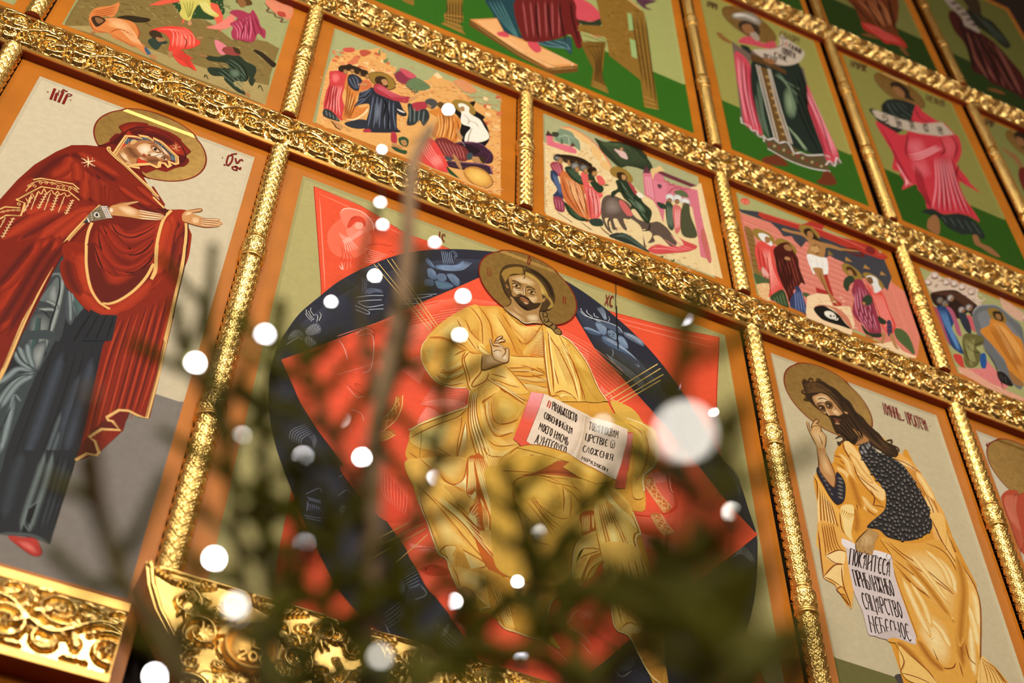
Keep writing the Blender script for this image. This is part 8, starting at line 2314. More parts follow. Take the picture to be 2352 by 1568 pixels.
PAINT['cross'] = """
F|0|d87c66|-4-229 241 32 172-49 288-6 75 8 238-39 270-161-55-365-102-306-624 74-460-97-45 464
K|c06450|9|5.2|0|-2-301 400-6 480-17|13-864 412 40 639-6
K|e8a08c|9|5.2|0|-4-321 399-6 478-18|10-882 412 39 638-6
F|0|3e3c40|-5-193 158 73 92-26 239 57 168 48 98-14 137 9 232-27 15-209-67-178-28 36-79-80-25 107-83-48-30 88-66 32-61 0-33 16-62-73-28 109-80 23-54-104-40 47-16 44-66-40-27 56-52 50-240-22
F|0|b03426|160-116 80 14 249 44 89 84 102 16-25-66 163 11 208 33 118-42 19-25-34-39-116-14-216-19-171 6-150-22-297-52-30 22
L|1|e07058|9.9|1|165-122 322 54 168 44 484-19
F|1|d85a44|100-54-14-27-23-18-21-1-11 15 1 26 15 26 22 18 22 2 11-15
T|e88a70|4.9|ІС ХС|38-90 50 17-40 19
F|1|8a6430|17-380 52-4 6-120-6-159 28-85-25-131-54-23 1 330
K|5c3e18|7|6.5|1|13-454 57 0|11-799 71 25
F|1|4c5c34|16-878 62 3 50-5-15-57-84-48-17 39
F|1|e0b078|23-988 92 60 7-100-38-100-54 1-11 72
M|c8844c|6.9|26-1032 17-5 3-5 20 14 16-96 18 10 5 9 17-11 41 117 14-1 15-23 17 4 9 67 17 6
M|f4dca8|6.9|12-1126 14 2 22 102 19-5 5-50 19 12 21 98 26 14 2-11 28 9 0 9 18-7 2-139 24 2 13 19 22 12 5-11 21 7 3 75 24 9 9-26 26 18 2 83 19-10 5-48 16 12
F|1|96742e|74-389 36 49 60 10 54-29 7-67-35-39-71-8-42 27
F|1|e4dcd0|113-401 40 33 45-7-6-40 20-23-22-66-31 25-31 25
F|1|a06c40|161-407 33 20 0-53-33-29
F|1|d84c40|83-525 55 60 55-20 39 24-25-85-11-144 8-96 11-141-39-39-84-111 22 108 22 111-42 91-33-69-3 132-2 67
K|f49484|5|8.3|1|114-550 20-176-12-302|175-531-9-210 27-182
K|a02820|3|8.3|1|92-546-9-143-4-103|144-584-14-245-21-206
F|1|e0a090|94-767 36-62-22-29-31 15
F|1|344426|96-1091 52 94 66 61 12-129-1-40-42-23
K|64744c|4|7.7|1|128-1056 11-73|197-970 7-131
F|1|96742e|234-407 52 64 59 4 42-38 4-59-34-47-70 2-42 28
F|1|48160f|210-509 51 83 29 35 52 32 23-75 23-74-7-73 3-83 10-112-29 0-35-69-43-58-3-82-49-59-4 77-19 87-15 124 5 138 0 51
F|1|a06c40|297-422 35 39 25-29-11-34-38-13
K|8c3a2c|6|8.3|1|233-600-10-208 12-205|342-500 7-168 3-115
K|280a08|4|9.3|1|220-538 2-204 9-225|297-492 7-168-14-225
F|1|b07848|296-537 33-5-22-31-29 0
F|1|323a58|244-1023 61 131 2 41 36 13 13-123 0-158-50 4-64 12
K|6a78a0|4|8|1|299-896-26-222|349-867-12-231
F|1|48582e|359-878 47 10-19-43-29-3
M|f4dca8|8|380-1148 34 23 17 244 21-4 7-23 33 8 1-125 26 4 13 8 19-8 26 62 34 26 22 109 29 22 7 36 20-6 11-38 29 1 4-204 30-19 9-24 29-12 3 201 31-11 12 13 19-13 7-140 25 2 8 112 19-12 3-110 18 1 12 207 17-10 12-70 24-8 9-3 24-17 0 22 21-1 10-20 28-16
M|d8905c|8|326-1188 19-3 15 52 28 10 20 30 30 13 4 39 24-16 11-80 23-13 6 114 25-11 8 135 29-17 4-48 34 21 24 10 20 13 10 54 34 2 6-88 27 15 30-63 32 17 14 74 19-7 4-75 20-6 2 38 27-13 39 187 17-7 6 0 28 18 20-83 21-15 31-9 30 23
F|1|96742e|461-112 41 56 64 18 47-46 2-54-52-50-74-9
F|1|2e1c10|497-118 52 50 30-37 36-70 35-6-55-33-59 10-36 32
F|1|a4703c|527-118 35 21 2-54-28-53-22 22
F|1|ac7842|332-202 62 11 89 27 30-37 50 13 50 3 51 13 51 12 74-1-18-29-117-34-25-69-42-97-112-22 33 118-1 63-43 28-75-19-74-13
B|d0a064|ac7842|519-270 74 46-5-94-61-72-33 16
L|1|6a3c18|9.8|1|522-286 56 43 17-34
L|1|6a3c18|9.8|1|511-346 33-16 37 40
L|1|6a3c18|10|1|567-204-33-146
F|1|ece4d4|469-416 34 26 74 12 50 12-19-151-35-72-25-6 0 60-36-4-27-84-13 61-9 82
L|1|b4a894|8.6|1|483-433 8-152
L|1|b4a894|8.7|1|537-402-6-125
L|1|b4a894|8.8|1|587-390-24-187
F|1|ac7842|505-543 43 8 7-149 11-94 22-37-32 15-18 90-28 68
L|1|6a3c18|7.6|1|528-546 14-145 27-101
L|1|6a3c18|7.6|1|544-554 20-141
F|0|a82c24|559-581 32 27 6-247 52-38-31-38-70-27-20 81-59 0-1 59 91 9
F|1|ac7842|488-551 75 43-1-71 10-168 28-69 11-36-29 0-24 63-18 92-32 86
L|1|6a3c18|7.6|1|532-544 14-184 31-84
L|1|6a3c18|7.6|1|552-532 7-188
F|0|ecc898|384-904 85 81 89 34 14-110 134 74-2-183-70-166 116-2 106 56 117 93 55-67 92-16-18-26-367-111-229 5-180 77
M|c88a50|7.5|370-1189 20 13 34-48 24-6 9 71 37 18 37 179 25 12 21 77 26 6 4-61 29 9 4-3 37 8 14-225 36 21 22 325 26-15 30 10 42 33 7 12 28-13 3-140 18-4 23 187 29 19 13-219 20-9 3 161 30 4 38-151 23-13 20 78 31-18 9 58 20 10 1 67 31-12 30 71 18 1 32-167 29-13
M|d8985c|7.5|372-1209 33 15 6 192 27 5 1-208 19-3 43 156 22-12 6-124 28 16 1-57 28 17 13 84 20-7 8 230 26-19 6 48 32 11 2-64 33 6 8 43 16-9 8-173 29 8 1 125 29-19 31-19 23-3 0 82 25 8 30-89 33 7 81 71 21 3 2 3 26 19 18-101 29 2 39 61 31 7 31 141 30-3
M|f6e2b4|7.5|347-1228 27-15 42 229 18-7 7-210 37 23 3 244 28 15 28-159 32 25 7-57 29 18 16 131 28 19 36-132 18 2 2 181 31-8 13 96 36 25 4-264 30 21 4 72 28-11 11-66 29-15 6 269 35 11 5-286 19-6 8 125 18-1 3 98 36 17 1-64 24 15 22 103 29-21 6 57 36 25 3-210 26 8 54 191 25-2 8 113 35-1 18-42 24 18 33-242 33 11 30 156 30 18 10 11 26 20 17 137 29-4
M|f6e2b4|7.5|656-1184 27 18 2-21 26-7 91-59 28 13 36 30 22-11 68 116 28-11 5-95 16-8 46 85 31 14
M|c88a50|7.5|623-1344 31 15 53 122 39 25 28 11 22 13 40 4 24 2 5 55 17-10 80-23 22-4 28-22 40 29 32 31 21 4 5 14 33 22
F|1|c87858|412-1004 59 65 124 36 71-60 9-125-18 22-92 130-85-14
F|1|16130f|411-1013 71 72 47 1 65-30 34-63 32-44-65-6-95-12-56 10
F|1|e8dcc4|488-1004 35 31 35 0 13-26-6-28-34-23-39 8
F|1|16130f|539-1013-3-8-6-6-5-3-4 1-1 6 3 7 6 6 5 4 4-2
F|1|16130f|561-1004-2-6-4-5-4-3-3 2 0 5 3 6 3 5 5 2 2-1
F|1|16130f|538-1033-1-4-3-3-2-1-2 1 0 3 2 3 2 3 2 2 2-1
L|1|e8dcc4|8.8|1|550-1046 22 12 12 26
F|1|96742e|733-381 44 54 66-17 40-49-14-62-56-32-58 20
F|1|4a2c14|765-389 39 41 37-33-5-57-49 8
F|1|b07c48|773-412 29 23 10-45-31-27
F|1|303c26|709-574 33 72 53 49 16-44-53-75-30-87-26 20
F|1|923040|813-487 56 32 21-77 21-76 2-153-14-224-83-53-45 66-42 26-14 76 45 160-4 67 30 87
B|c06478|923040|792-588 60 52-2-123-55-31
K|d08090|6|8.5|1|779-647-30-205 37-161|872-560 0-224 4-197
K|5c1420|4|8.7|1|814-540-22-220-46-160|881-572-1-173-49-276
F|1|303c26|836-667 51 63 26-20-22-73-46-42-19 23
F|1|b07c48|819-720 25 6-20-37
F|1|26301f|757-979 47-57 93 42-17-46-72-34-44 17
F|1|a87040|774-1068 45-8-18-29-45-17
F|1|96742e|896-376 36 39 64 0 44-56 0-53-39-37-59 16-35 43
F|1|e0d8cc|921-389 46 36 41-13-2-64 8-49-66-73 3 73-29 37
F|1|7a5030|920-404 42 30-1-64-37-25
F|1|d84c40|898-465 50-87 61 53 16-97 0-103 15-94-9-88-54-79-37-3-20 72 7 138-16 145
K|f49484|5|8.7|1|924-548 17-198 3-199|1000-540 7-187 8-146
F|1|34324a|977-827 33 9-27-138-36-28
K|8a3038|3|7.4|1|968-865 33 9|954-956 28 7
F|1|26301f|914-811 56-20-22-46-37-3
F|1|b07c48|899-985 30 0-46-121-25-5 33 65
F|1|b07c48|961-977 29 24 1-96 12-50-32 15
F|1|4c5c30|1027-875 79 1 10-207-42 27-65 79
F|1|7c2420|1063-44-19-23-25-12-21 5-10 19 5 27 18 24 25 11 22-4 10-20
L|1|6a1c10|20.4|1|780-158 114 59 60-21-34-39-130-12
F|1|ac7842|663-172 90 7 139 55 39 5-155-75
F|0|8a6a34|642-316 19 67 30-41
F|0|b08040|777-300 17 57 44-34
F|0|b08040|915-301 24 54 38-33
F|0|b08040|1042-301 25 55 31-31
T|8a2a14|6.1|РАСПЯТІЕ ГДНЕ НАИЕГО|350 30 406 36-395 16
"""
PAINT['descent'] = """
F|0|d8bca0|11-156 94 165 50-8 34-17 62 36 29-39 78 44 133 2-26-88 15-82-97-107-111-25-128-1-112 7
B|ecd8c4|b88c70|73-136-17-25-23-16-20-1-9 14 5 23 17 25 23 16 19 2 10-14
L|1|5a4030|9.5|1|0-187 30 6 41 42
B|ecd8c4|b88c70|156-15-17-25-23-17-20-1-9 14 5 25 17 25 23 17 21 1 9-14
L|1|5a4030|9.7|1|83-67 30 6 42 43
B|ecd8c4|b88c70|241-40-18-25-23-16-20-2-9 14 5 25 18 25 23 17 20 1 9-14
L|1|5a4030|9.7|1|166-92 31 7 42 42
B|ecd8c4|b88c70|378-16-18-26-23-16-21-2-9 15 6 24 18 26 24 16 20 2 9-15
L|1|5a4030|9.9|1|303-69 30 7 44 43
B|ecd8c4|b88c70|454-28-19-26-23-16-21-2-9 15 6 24 18 25 24 17 21 2 9-15
L|1|5a4030|9.9|1|378-81 30 7 44 43
B|ecd8c4|b88c70|312-17-17-25-24-17-20-1-9 14 5 24 18 26 24 16 20 2 9-14
L|1|5a4030|9.8|1|237-69 31 6 43 43
B|ecd8c4|b88c70|755-42-19-26-25-16-20-2-9 15 6 24 20 26 24 17 21 1 9-14
L|1|5a4030|10.1|1|677-95 31 7 46 43
B|ecd8c4|b88c70|815-63-19-26-25-16-20-2-9 15 6 24 20 26 25 16 20 2 9-14
L|1|5a4030|10.1|1|736-116 32 7 46 43
B|ecd8c4|b88c70|859-93-19-26-25-16-21-2-8 15 6 24 20 26 24 16 21 2 9-15
L|1|5a4030|10.1|1|780-146 31 7 47 43
F|0|d8a888|666 34 86-25 102-35-43-131-61-7-84 71
M|a86a4c|8.7|122-200 17-2 49 138 34 21 26-130 33 8 45-10 29-16 57 80 20-11 110-22 19 3 7 129 22-19 31-123 31 3 20-10 36 11 11 69 19 0 20 3 28-11 63 197 30 6
M|f0dcc8|8.7|46-222 27 9 134 147 18-10 101-1 34-1 54-141 23 14 10 117 18 0 58-6 20 1 32 177 25-18 34-159 26-21 5-20 37 24 8 82 27-14 22-44 37 18 9 166 18-7 26-48 28 10
M|5c3c2c|8.7|17-254 23-17 16 20 23-5 22 105 17-10 31 73 28 1 1-113 29 19 7 22 38 25 6-83 32 13 40 178 23-22 23-1 38 22 67 4 33-1 9 13 30 4 12-190 26 10 12 82 18-2 59 150 26-5 2 13 29 19 8-152 33 21 46 78 15-10 21-78 25 4 33 181 30 0 28 36 20-6
F|1|2a1810|19-294 63 72 174 116 74-12 78-47 12-46-83-151-28 37-113-132-91 37-81 24
F|1|4c2c1c|32-269 144 109 142 44 84-70-80-97-96 70
F|1|6a6a68|342-325 63 105 87 75 124 60 87-60 65-141-223-675-105-6-69 91-42 189-16 158
F|1|7c7c7a|377-358 93 139 119 48 98-106 26-176-118-357-100 13-77 156
L|1|9a9894|10.6|1|342-325 81 124 102 78 116 34 141-154
F|1|94702c|508-181 82 55 56-32 5-68-28-47-73-26-43 29
F|1|2e1e0e|553-183 71 40 8-58-24-58-52-19-15 36
F|1|9a6a3a|567-202 44 16-12-60-36-11
F|1|d0822c|500-291 56 13 65 1 39-84 53-92-161-490-76 89-2 111-20 55-47 91-27 36-23 72 102 107
K|f0b060|8|9.1|1|503-324 31-189 49-335|574-303 66-120 33-151
K|8c4a14|6|9.5|1|453-403 43-230 63-195|543-320 40-201 38-212
F|1|22406a|25-439 67 63 52-40-4-105-37-87 8-63 14-123-7-68-47 8-36 46 0 130 3 102
K|5a82ae|5|9.2|1|52-433 4-167 30-247|105-420-5-157 5-243
F|1|a84a5c|-2-445 39 4-1-186-1-181-18 22-4 163
F|1|b0566a|122-359 48-8 11-98-4-104-14-90-32 16 9 122-2 85
B|8a8078|3c2a1c|125-296-15-33-22-28-22-12-13 8 1 25 14 33 23 28 22 13 13-8
B|a87848|6a4424|116-315-7-16-11-14-10-5-6 4 1 13 7 16 11 14 10 5 6-4
B|8a8078|3c2a1c|159-312-15-33-23-28-22-12-13 8 1 25 15 33 23 28 22 12 13-8
B|a87848|6a4424|150-331-7-17-11-13-10-6-6 5 1 12 7 17 11 13 10 6 6-4
B|c8bcb0|3c2a1c|294-307-15-34-24-27-22-13-13 8 1 26 16 33 23 28 22 12 14-8
B|a87848|6a4424|285-327-8-16-11-13-10-6-6 4 1 13 8 16 11 14 10 6 6-5
B|c8bcb0|3c2a1c|372-238-16-33-23-29-23-12-13 8 2 25 15 34 24 29 23 12 13-8
B|a87848|6a4424|363-257-8-17-11-14-10-5-6 4 1 13 7 17 12 14 10 5 6-4
B|c8bcb0|3c2a1c|232-209-15-34-24-28-22-13-13 8 1 26 15 33 24 29 22 13 13-8
B|a87848|6a4424|223-229-8-16-10-14-11-6-6 4 1 13 8 17 11 14 10 6 6-5
B|c8bcb0|3c2a1c|280-445-15-32-23-28-22-12-13 8 1 25 15 32 23 28 22 12 13-8
B|a87848|6a4424|271-464-8-16-10-13-11-5-5 4 1 12 7 16 11 14 10 5 6-4
F|1|2a3038|213-396 63 44 13-88-26-133-39-4-16 76
F|1|cc5a60|282-375 43 15-9-117-13-66-23 30 7 89
F|1|686030|165-675 54 78 98 36 48-8-39-87-71-70 21-54-68-147-79-64-29 25 23 123
K|9a9458|5|9|1|187-663-26-177-15-134|275-616-60-163-16-136
K|38341a|3|9|1|207-636 45-59 101 86|148-798 5-110 61 0
F|1|22508a|276-780 44 23-38-148-42-37 1 64
F|0|dc7c74|119-1003 150 76 43 101 56-99 60-79-80-101-92 16-114 19
F|1|c83e34|33-906 65 18-9-115 37 3-65-17-35 44
F|0|e0a080|19-1039 93 32 150-64 241-19-18-55-228-20-221 57
M|f0c8a8|7.9|-28-1328 35 5 55 248 32 0 37-140 21-13 5-5 25 12 43 31 22 3 136 33 20-8 51 70 26-3 19 6 27-13
M|a85c40|7.9|28-1191 16-9 8 49 27-24 4-157 18-1 28 119 22-23 24 56 27-14 0-149 18-1 90 88 25 12 3-45 18-19 88 117 24-13 28-44 31-7 94 65 19-6
F|1|1a1614|359-914 67 19 32-94-35-33-70 12
L|1|8a8a80|9.7|1|376-936 12-41
L|1|8a8a80|9.7|1|414-933-9-67
L|1|3a2420|10|1|314-695 51-120-10-287
F|1|9a6a3c|468-843 49-38 41-43-13-37-81-10
T|8a2a14|6.7|СОИЕСТВІЕ ВО АД|377 70 397 28-377 28
"""
PAINT['throne'] = """
F|0|8a6424|642-1884 129 118 1-351 15-122-25-89 50-121-177 13 32 60-20 82 28 92
K|4a3010|6|8.3|1|660-2078 16-323|764-1986 14-360
K|b88c40|4|8|1|650-2291 139 87|645-2411 153-17
F|0|8a6424|314-2320 119 107 9-127-47-8
F|1|1f4044|933-1764 248 222 3-492 52-158-100-18-91-10-47 231
K|4a7470|4|13.1|1|960-1812 89-201 137-188|1044-1737 72-219 69-212
F|0|d8904c|830-2203 194 185 61-167 235 29 309-51-3-92-192-190-247 62-346 141
F|0|e8a868|879-2187 145 145 62-160 234 13 271-29-189-179-248 32
L|1|f4d0a0|8.3|1|879-2187 523-210 189 179-271 29
L|1|f4d0a0|8.3|1|879-2187 145 145
F|0|6a4418|830-2203 3-90 355-150 246-52 192 189 2 92-226-219-215 63
K|b88848|3|8.2|1|839-2235 348-173 240-49|1418-2438 102 93 104 96
F|1|cf4a50|1028-2234 57 65 34-48-65-48
F|1|2a4a4c|1227-2116 93-6 173 178 90 109 2-252-59 34-104-68-136-29
K|6a8a88|3|10.6|1|1253-2129 135 13 173 92|1458-1991 87 21 33-73
F|1|cf4a50|1256-2176 64 54 37-86-37-73-50 34
F|1|6a1c1a|1172-1550 484 434 3-515 20-228-47-106-48 165-90-127-105-132-103-91-76 20
K|9c4844|6|14.9|1|1216-1584 19-269 18-259|1504-1327-5-298-5-285
K|380c0c|4|17.5|1|1322-1489-1-289 16-297|1597-1245 11-286 44-350
F|1|d04c54|1618-1150 112 24 91-72 17-135-82-107-111-59-3 219
F|1|2c3420|1645-1506 111 59 82 122 15-68-63-112-93-57
F|0|d8845c|1642-1610 92 72 144-36-94-93
F|0|8a6424|1811-977 241 216 177-118-1-416 10-1070-116-40-1 365-84 66-154 112-7 236-17 21-219-77 21 106 187 142
F|0|7a561c|1662-1838 203 168-51-545 41-222-135 6 27 260-62 215
K|4a3010|4|10.1|1|1705-1871 65-150-15-367|1835-1729-26-393 23-270
K|b88c40|3|9.5|1|1731-2344 119-18|1720-2415 136-5
K|4a3010|4|9.3|1|1659-1631 234-16|1687-1886 184 151
M|6a4a18|9|1857-1642 30-28 45-230 38 24 15 420 23 13 6 495 40 40 3-639 40 18 4 539 23 7 2-293 31 16 19 215 38 18 4-288 34 15 8 209 37-16 3-502 37-5 0 165 37 16 14 475 26-21 34-396 23-6 1 18 25 24 4-79 31-24 2 328 34 14 9 58 25-13 23-38 34-9 1-204 34-15 9-369 21 10 7 650 34 16 15-396 33 32 7 194 37 21 10-360 37 24 5 480 42 33 18-543 38 21 6 589 25 16 9-537 31 25 13 900 34 3 2-228 31 32 2-54 32 13 8 136 24 8
M|a8803c|9|1842-1585 26-15 33 284 34-10 2-305 37 11 11 447 38-8 4-225 34 12 5-368 40 27 6 593 21 0 6-510 26 9 7 474 35 2 3-501 31-24 5 590 22 18 1-685 27 19 3 200 24 20 3 401 25-20 6-156 32-6 20 329 25-9 17 64 42 40 24-280 37-20 28-250 24 18 5 75 38 26 4 45 30-2 8 331 23 16 14-714 30-15 6 331 27-10 29 436 34-21 3-669 37 18 6 396 25 26 8 255 35 36 15-250 36-7 4-24 22-13 5 224 28 27 2-5 28 22 3-38 44 28 11 317 29-29 2-339 28 11
M|4a3010|9|1888-1164 39-34 14-639 37-26 1 587 23 1 11-589 22-22 11 685 36-36 6-304 31 4 36-393 28-7 13 640 27 12 11-518 25-18 18 626 28 9 0 111 24-11 7-697 21-20 8 328 25 14 1 272 26 3 16-504 35 31 12 159 22-5 0 146 29 15 3-407 36-25 4 443 28 9 9-453 34 16 5-32 28 17 29 476 30 31 12 151 30-9 0-580 33 4 14 140 31 21 2 298 38 14 2-136 37-36 4-332 24-5 2 786 22 3 6-11 31-16 5-13 43 37
K|4a3010|4|11.6|1|2114-1018 24-1042|2234-953-12-1393
K|b88c40|3|9.8|1|2123-2263 98 10|2122-2405 117 47
F|0|9ab06a|2076-1013 38-5-2-265-39-33
F|0|9ab06a|2069-1447 46 3 0-281-45-3
F|1|d89a64|2072-742 93-76 36-47-74 52
F|1|5a3440|2173-692 188 127-113-180 57-29-80-31
"""
PAINT['king'] = """
C|6a4418|4a2410|456 -220 250 3
F|0|6e5a4c|233-702 74-53 108 50 487 91-12-305 70-705 22-382-98-112-95-4 30 1148-405 119-51-78-50-1154-45-63-121 115 24 390 42 627
F|1|c84a54|298-667 72 156 82 68 61-8 37-27 114 134 19-83-79-103-154-69
F|1|c84652|243-864 114-111-39-421-15-380 10-311-36 6-102 51 12 364 12 386
K|e88a90|4|15|1|252-950-46-566-11-499|313-1010-43-525 7-546
K|8c2030|3|13.7|1|285-923-57-644-2-489|346-1056-49-559 1-451
F|1|c84652|819-974 71 55 27-298 43-407 17-307-123-147-12 242-36 332
K|e88a90|4|13.9|1|836-997 54-479 43-485|883-961 44-421 46-520
K|8c2030|2|13.9|1|840-1030 13-540 8-472|867-991 45-469-1-517
F|1|1e2a22|301-722 97 41-18-276-6 33-61-510 0-399 52-279 285 47 180 64 6 289-11 425 53 359-9 364-89-34-208-279-152 64
B|8a9c74|2c3a2c|615-1237 88 173 35-149-46-275-64-146-47 64
K|6c8060|5|16.7|1|628-905 62-240-33-436|576-983 95-34 134-39
K|8a9a74|3|14.9|1|535-1735 72-141 64-175|613-1840 40-99 39-97
K|5c6c54|3|15.3|1|334-1486-10-404 41-222|435-985-69-744 4-348
K|0c120e|4|16.5|1|703-1064 38-587 68-366|854-652-2-369-34-305
F|0|5a3c1c|395-778 173 10 137-40-2-75-171 12-155-33
F|0|6a4a22|422-941 121 4 2-856 17-241-149-59 24 583
L|1|c8bca8|12.4|0|422-941-7-518-2-634
L|1|c8bca8|12.5|0|546-916-1-581 17-537
L|1|c8bca8|12.4|0|448-939-6-533-3-612
L|1|c8bca8|12.5|0|529-918-13-600 23-520
F|1|b08a50|514-1079-7-13-11-9-11-2-6 7 1 12 7 14 11 9 11 2 6-7
F|1|b08a50|515-1192-7-13-11-9-11-2-6 7 1 12 7 13 11 10 10 1 6-7
F|1|b08a50|515-1304-7-13-11-8-10-2-6 7 1 12 7 13 11 9 10 1 6-6
F|1|b08a50|516-1413-7-13-11-9-10-1-6 7 0 11 8 13 10 9 11 1 6-6
F|1|b08a50|517-1521-7-13-11-8-10-2-6 7 0 12 7 12 11 9 10 1 6-6
F|1|b08a50|517-1627-7-13-10-8-11-1-5 6 0 11 7 13 11 8 10 2 6-7
F|1|b08a50|518-1732-7-12-11-8-10-2-6 7 1 11 7 12 10 8 11 2 5-7
F|1|b08a50|518-1835-6-12-11-8-10-1-6 6 1 11 7 12 10 8 10 1 6-6
F|1|b08a50|519-1937-7-11-10-8-10-1-6 6 1 11 6 12 11 8 10 1 6-6
F|0|5c4a2c|313-2087 108-16 120 54 81-66 208 114 19-202-164-80-187-24-174 44
L|1|d8cec0|14.1|0|313-2087 31-40 65 62 30-40 65 61 34-23 21-92 65 51 56 2 152 112
L|1|d8cec0|13.7|0|324-2263 174-44 187 24 162 73
L|1|d8cec0|14.7|0|852-1986 37-6
F|1|8c3028|366-2172-4-14-7-12-8-5-5 3 0 11 4 13 7 12 8 5 5-3
F|1|b49a6a|405-2173-5-13-7-12-7-6-5 4-1 10 4 14 8 12 7 5 5-3
F|1|8c3028|443-2173-4-14-8-12-7-5-5 3-1 10 5 14 7 12 8 5 5-3
F|1|b49a6a|482-2174-5-13-7-12-8-6-5 4 0 10 4 14 7 12 8 5 5-3
F|1|8c3028|520-2174-4-14-8-12-7-5-5 3-1 10 5 14 7 12 8 5 5-3
F|1|b49a6a|559-2175-5-14-7-11-8-6-5 3 0 11 4 14 8 11 7 6 5-3
F|1|8c3028|597-2175-4-14-8-12-7-5-5 3-1 10 5 14 7 12 8 5 5-3
F|1|b49a6a|636-2176-4-14-8-12-8-5-5 3 0 11 4 14 8 11 8 6 5-3
F|1|8c3028|675-2176-5-14-7-12-8-5-5 3 0 10 4 14 8 12 8 5 5-3
F|1|b49a6a|714-2177-5-14-8-12-7-5-5 3-1 11 5 13 8 12 8 6 5-3
F|1|8c3028|753-2177-5-14-8-12-8-6-5 4 0 10 5 14 8 12 7 5 5-3
F|1|b49a6a|792-2178-5-14-8-12-8-5-5 3 0 11 5 13 8 12 8 6 5-3
F|1|6c3018|251-2447 108 118 50 36 68-88-131-89-75-22
F|1|6c3018|781-2263 64 43 31-127-112-104-74-5 54 94
L|1|d8c8b8|11.7|0|147-2035 64-1 10-54 41 29 8-72 38 12 0-62
L|1|d8c8b8|12|0|822-2145 57 100 26-59 50 158 27-60
L|1|d8c8b8|11.8|0|148-1955-3-90
F|1|3a2a1c|347-293 104 150 87 13 9-153-55-165-81 10-58 30
F|1|94623a|377-308 85 94 29-97-4-102-64-15-45 22
F|1|8a7c68|301-171 101 129 114 58 77-57-38-114-107-11-136-76
K|d8ccb8|3|15|1|307-206 130 113 125-16|312-160 131 113 138-5
F|1|a8937c|434-418 66 95 28-95-42-74
F|1|8a5c2c|98-663 59-8 74-53-25-39-79 10
L|1|8a5c2c|21.1|1|109-653 39-6-30-82
L|1|8a5c2c|21.1|1|159-649 43 16
L|1|8a5c2c|21|1|239-736 34-47
F|1|c8b49c|426-695 155 146 129 164 49 240 88-47 97-59 18-84-89-207-154-181-131-48-99 13
L|1|8a7460|12.3|1|759-145 7-154-59-108-128-156
T|b0343a|10.6|Е|782-334 25 2-8 80
T|33221a|11.3|ГДАНО|812-340 112-26-84 128
T|33221a|11.8|СВЯТА|721-511 125-3-97 134
T|33221a|11.5|СУИЕ|627-653 126 14-105 94
T|33221a|11.3|АПЛІ|508-760 135 14-113 90
F|1|94623a|508-760 110 51-25-95-72-10
T|4a1c1a|8.9|ПРОРО|60-238 99 18-77 105
T|4a1c1a|9.2|СОЛОМ|748-215 200 46-171 100
"""
PAINT['pink'] = """
C|6a4418|4a2410|532 -210 245 3
F|1|2c2016|451-148 111 107 82-64-8-132 34-57-77-17-70 9-58 59
F|1|94623a|462-203 75 58 43-72-40-114-55 20
F|1|94623a|558-359 91 28-4-65-83-41
F|1|1f2822|246-674 113 186 169 107 132-4-48-237-151-227-173-239-115-8-58 148-29 76 35 53 98 26
K|46524a|4|16.9|1|319-559 29-178 124-65|463-450 81-62 66-71
K|0c100e|3|15.2|1|280-629 12-149|539-434 27-182
F|1|c8343e|651-371 58-59 127-67 77 16 66-111 33-56-38-220-83-207-54-111 50-146 19-94 63-81-126 22-65 9-18-219 38-178 14-139-92 24-121-44-159-108-131-12 15 139-37 109-6 63-162-180 56 144-22 86 23 50-76 0 67 239-35 228-23 245 162-34 66-9 101 129
B|e06a70|c8343e|376-1100 196 139-26-278-132-164-92 80
B|dc6268|c8343e|333-1459 174 156 3-247-103-138-100 35
B|d8585e|c8343e|843-651 139-18-65-313-153-217-53 148
K|f09a9c|3|12.5|1|327-1391 148 138 232 275|333-1459 147 137 273 338
K|8a1824|8|14.4|1|646-1207-100-458-145-461|817-1089-76-516 21-389
K|ee9094|7|11.5|1|618-1226-112-466-146-428|789-1109-51-429-6-410
K|8a1824|4|12.3|1|397-1557-32-296-5-267|365-1508-58-315 27-313
K|9c2030|4|13.4|1|174-1569 38-113 43-176|129-1090 52-259-11-327
L|1|8a1824|17.6|1|426-989-104-334-5-112
L|1|8a1824|18.3|1|774-817-5-194-82-131
L|1|8a1824|17.6|1|865-1166-78-198 62-100
L|1|8a1824|19|1|632-446 9-154 122 10
L|1|8a1824|18.8|1|919-636 22-178-108-301
K|f4a8a8|3|12|1|164-1611 34-217-30-121|170-1676 44-176 41-6
F|0|c2ad94|114-852 55 41 264 39 212 96 244 198 83-139-188-162-245-129-274-83-138 44
T|3a2a22|9.7|СЕЖЕ|267-804-18-199-41 143
T|3a2a22|9.8|ТОВЕ|403-751-16-183-43 132
T|3a2a22|9.9|ВИІЕ|545-698-13-165-45 118
T|3a2a22|10.1|ДЕТИ|694-645-9-143-50 101
T|3a2a22|10.2|БОГА|852-589-4-121-53 88
F|1|1f2822|236-2231 124 111 103-15 162 119 111 5 60-91-13-151-122-12-103-64-122 19-40 85-109-12
K|46524a|5|12.6|1|432-2171 20-82|724-2051 37-168
F|1|94623a|282-2297 78 97 20-67-45-184-52-38-53 35 15 71
L|1|4a2814|9.6|1|238-2464 3-29
L|1|4a2814|9.6|1|258-2467 3-29
L|1|4a2814|9.6|1|290-2463-2-22
F|1|94623a|669-2276 52 32 6-90 82-13 60-80-71-24-94 41-48 17
T|4a1c1a|9.5|ПРОРОК|55-161 169 27-133 110
T|4a1c1a|9.9|ИСАИЯ|813-166 191 18-147 121
"""
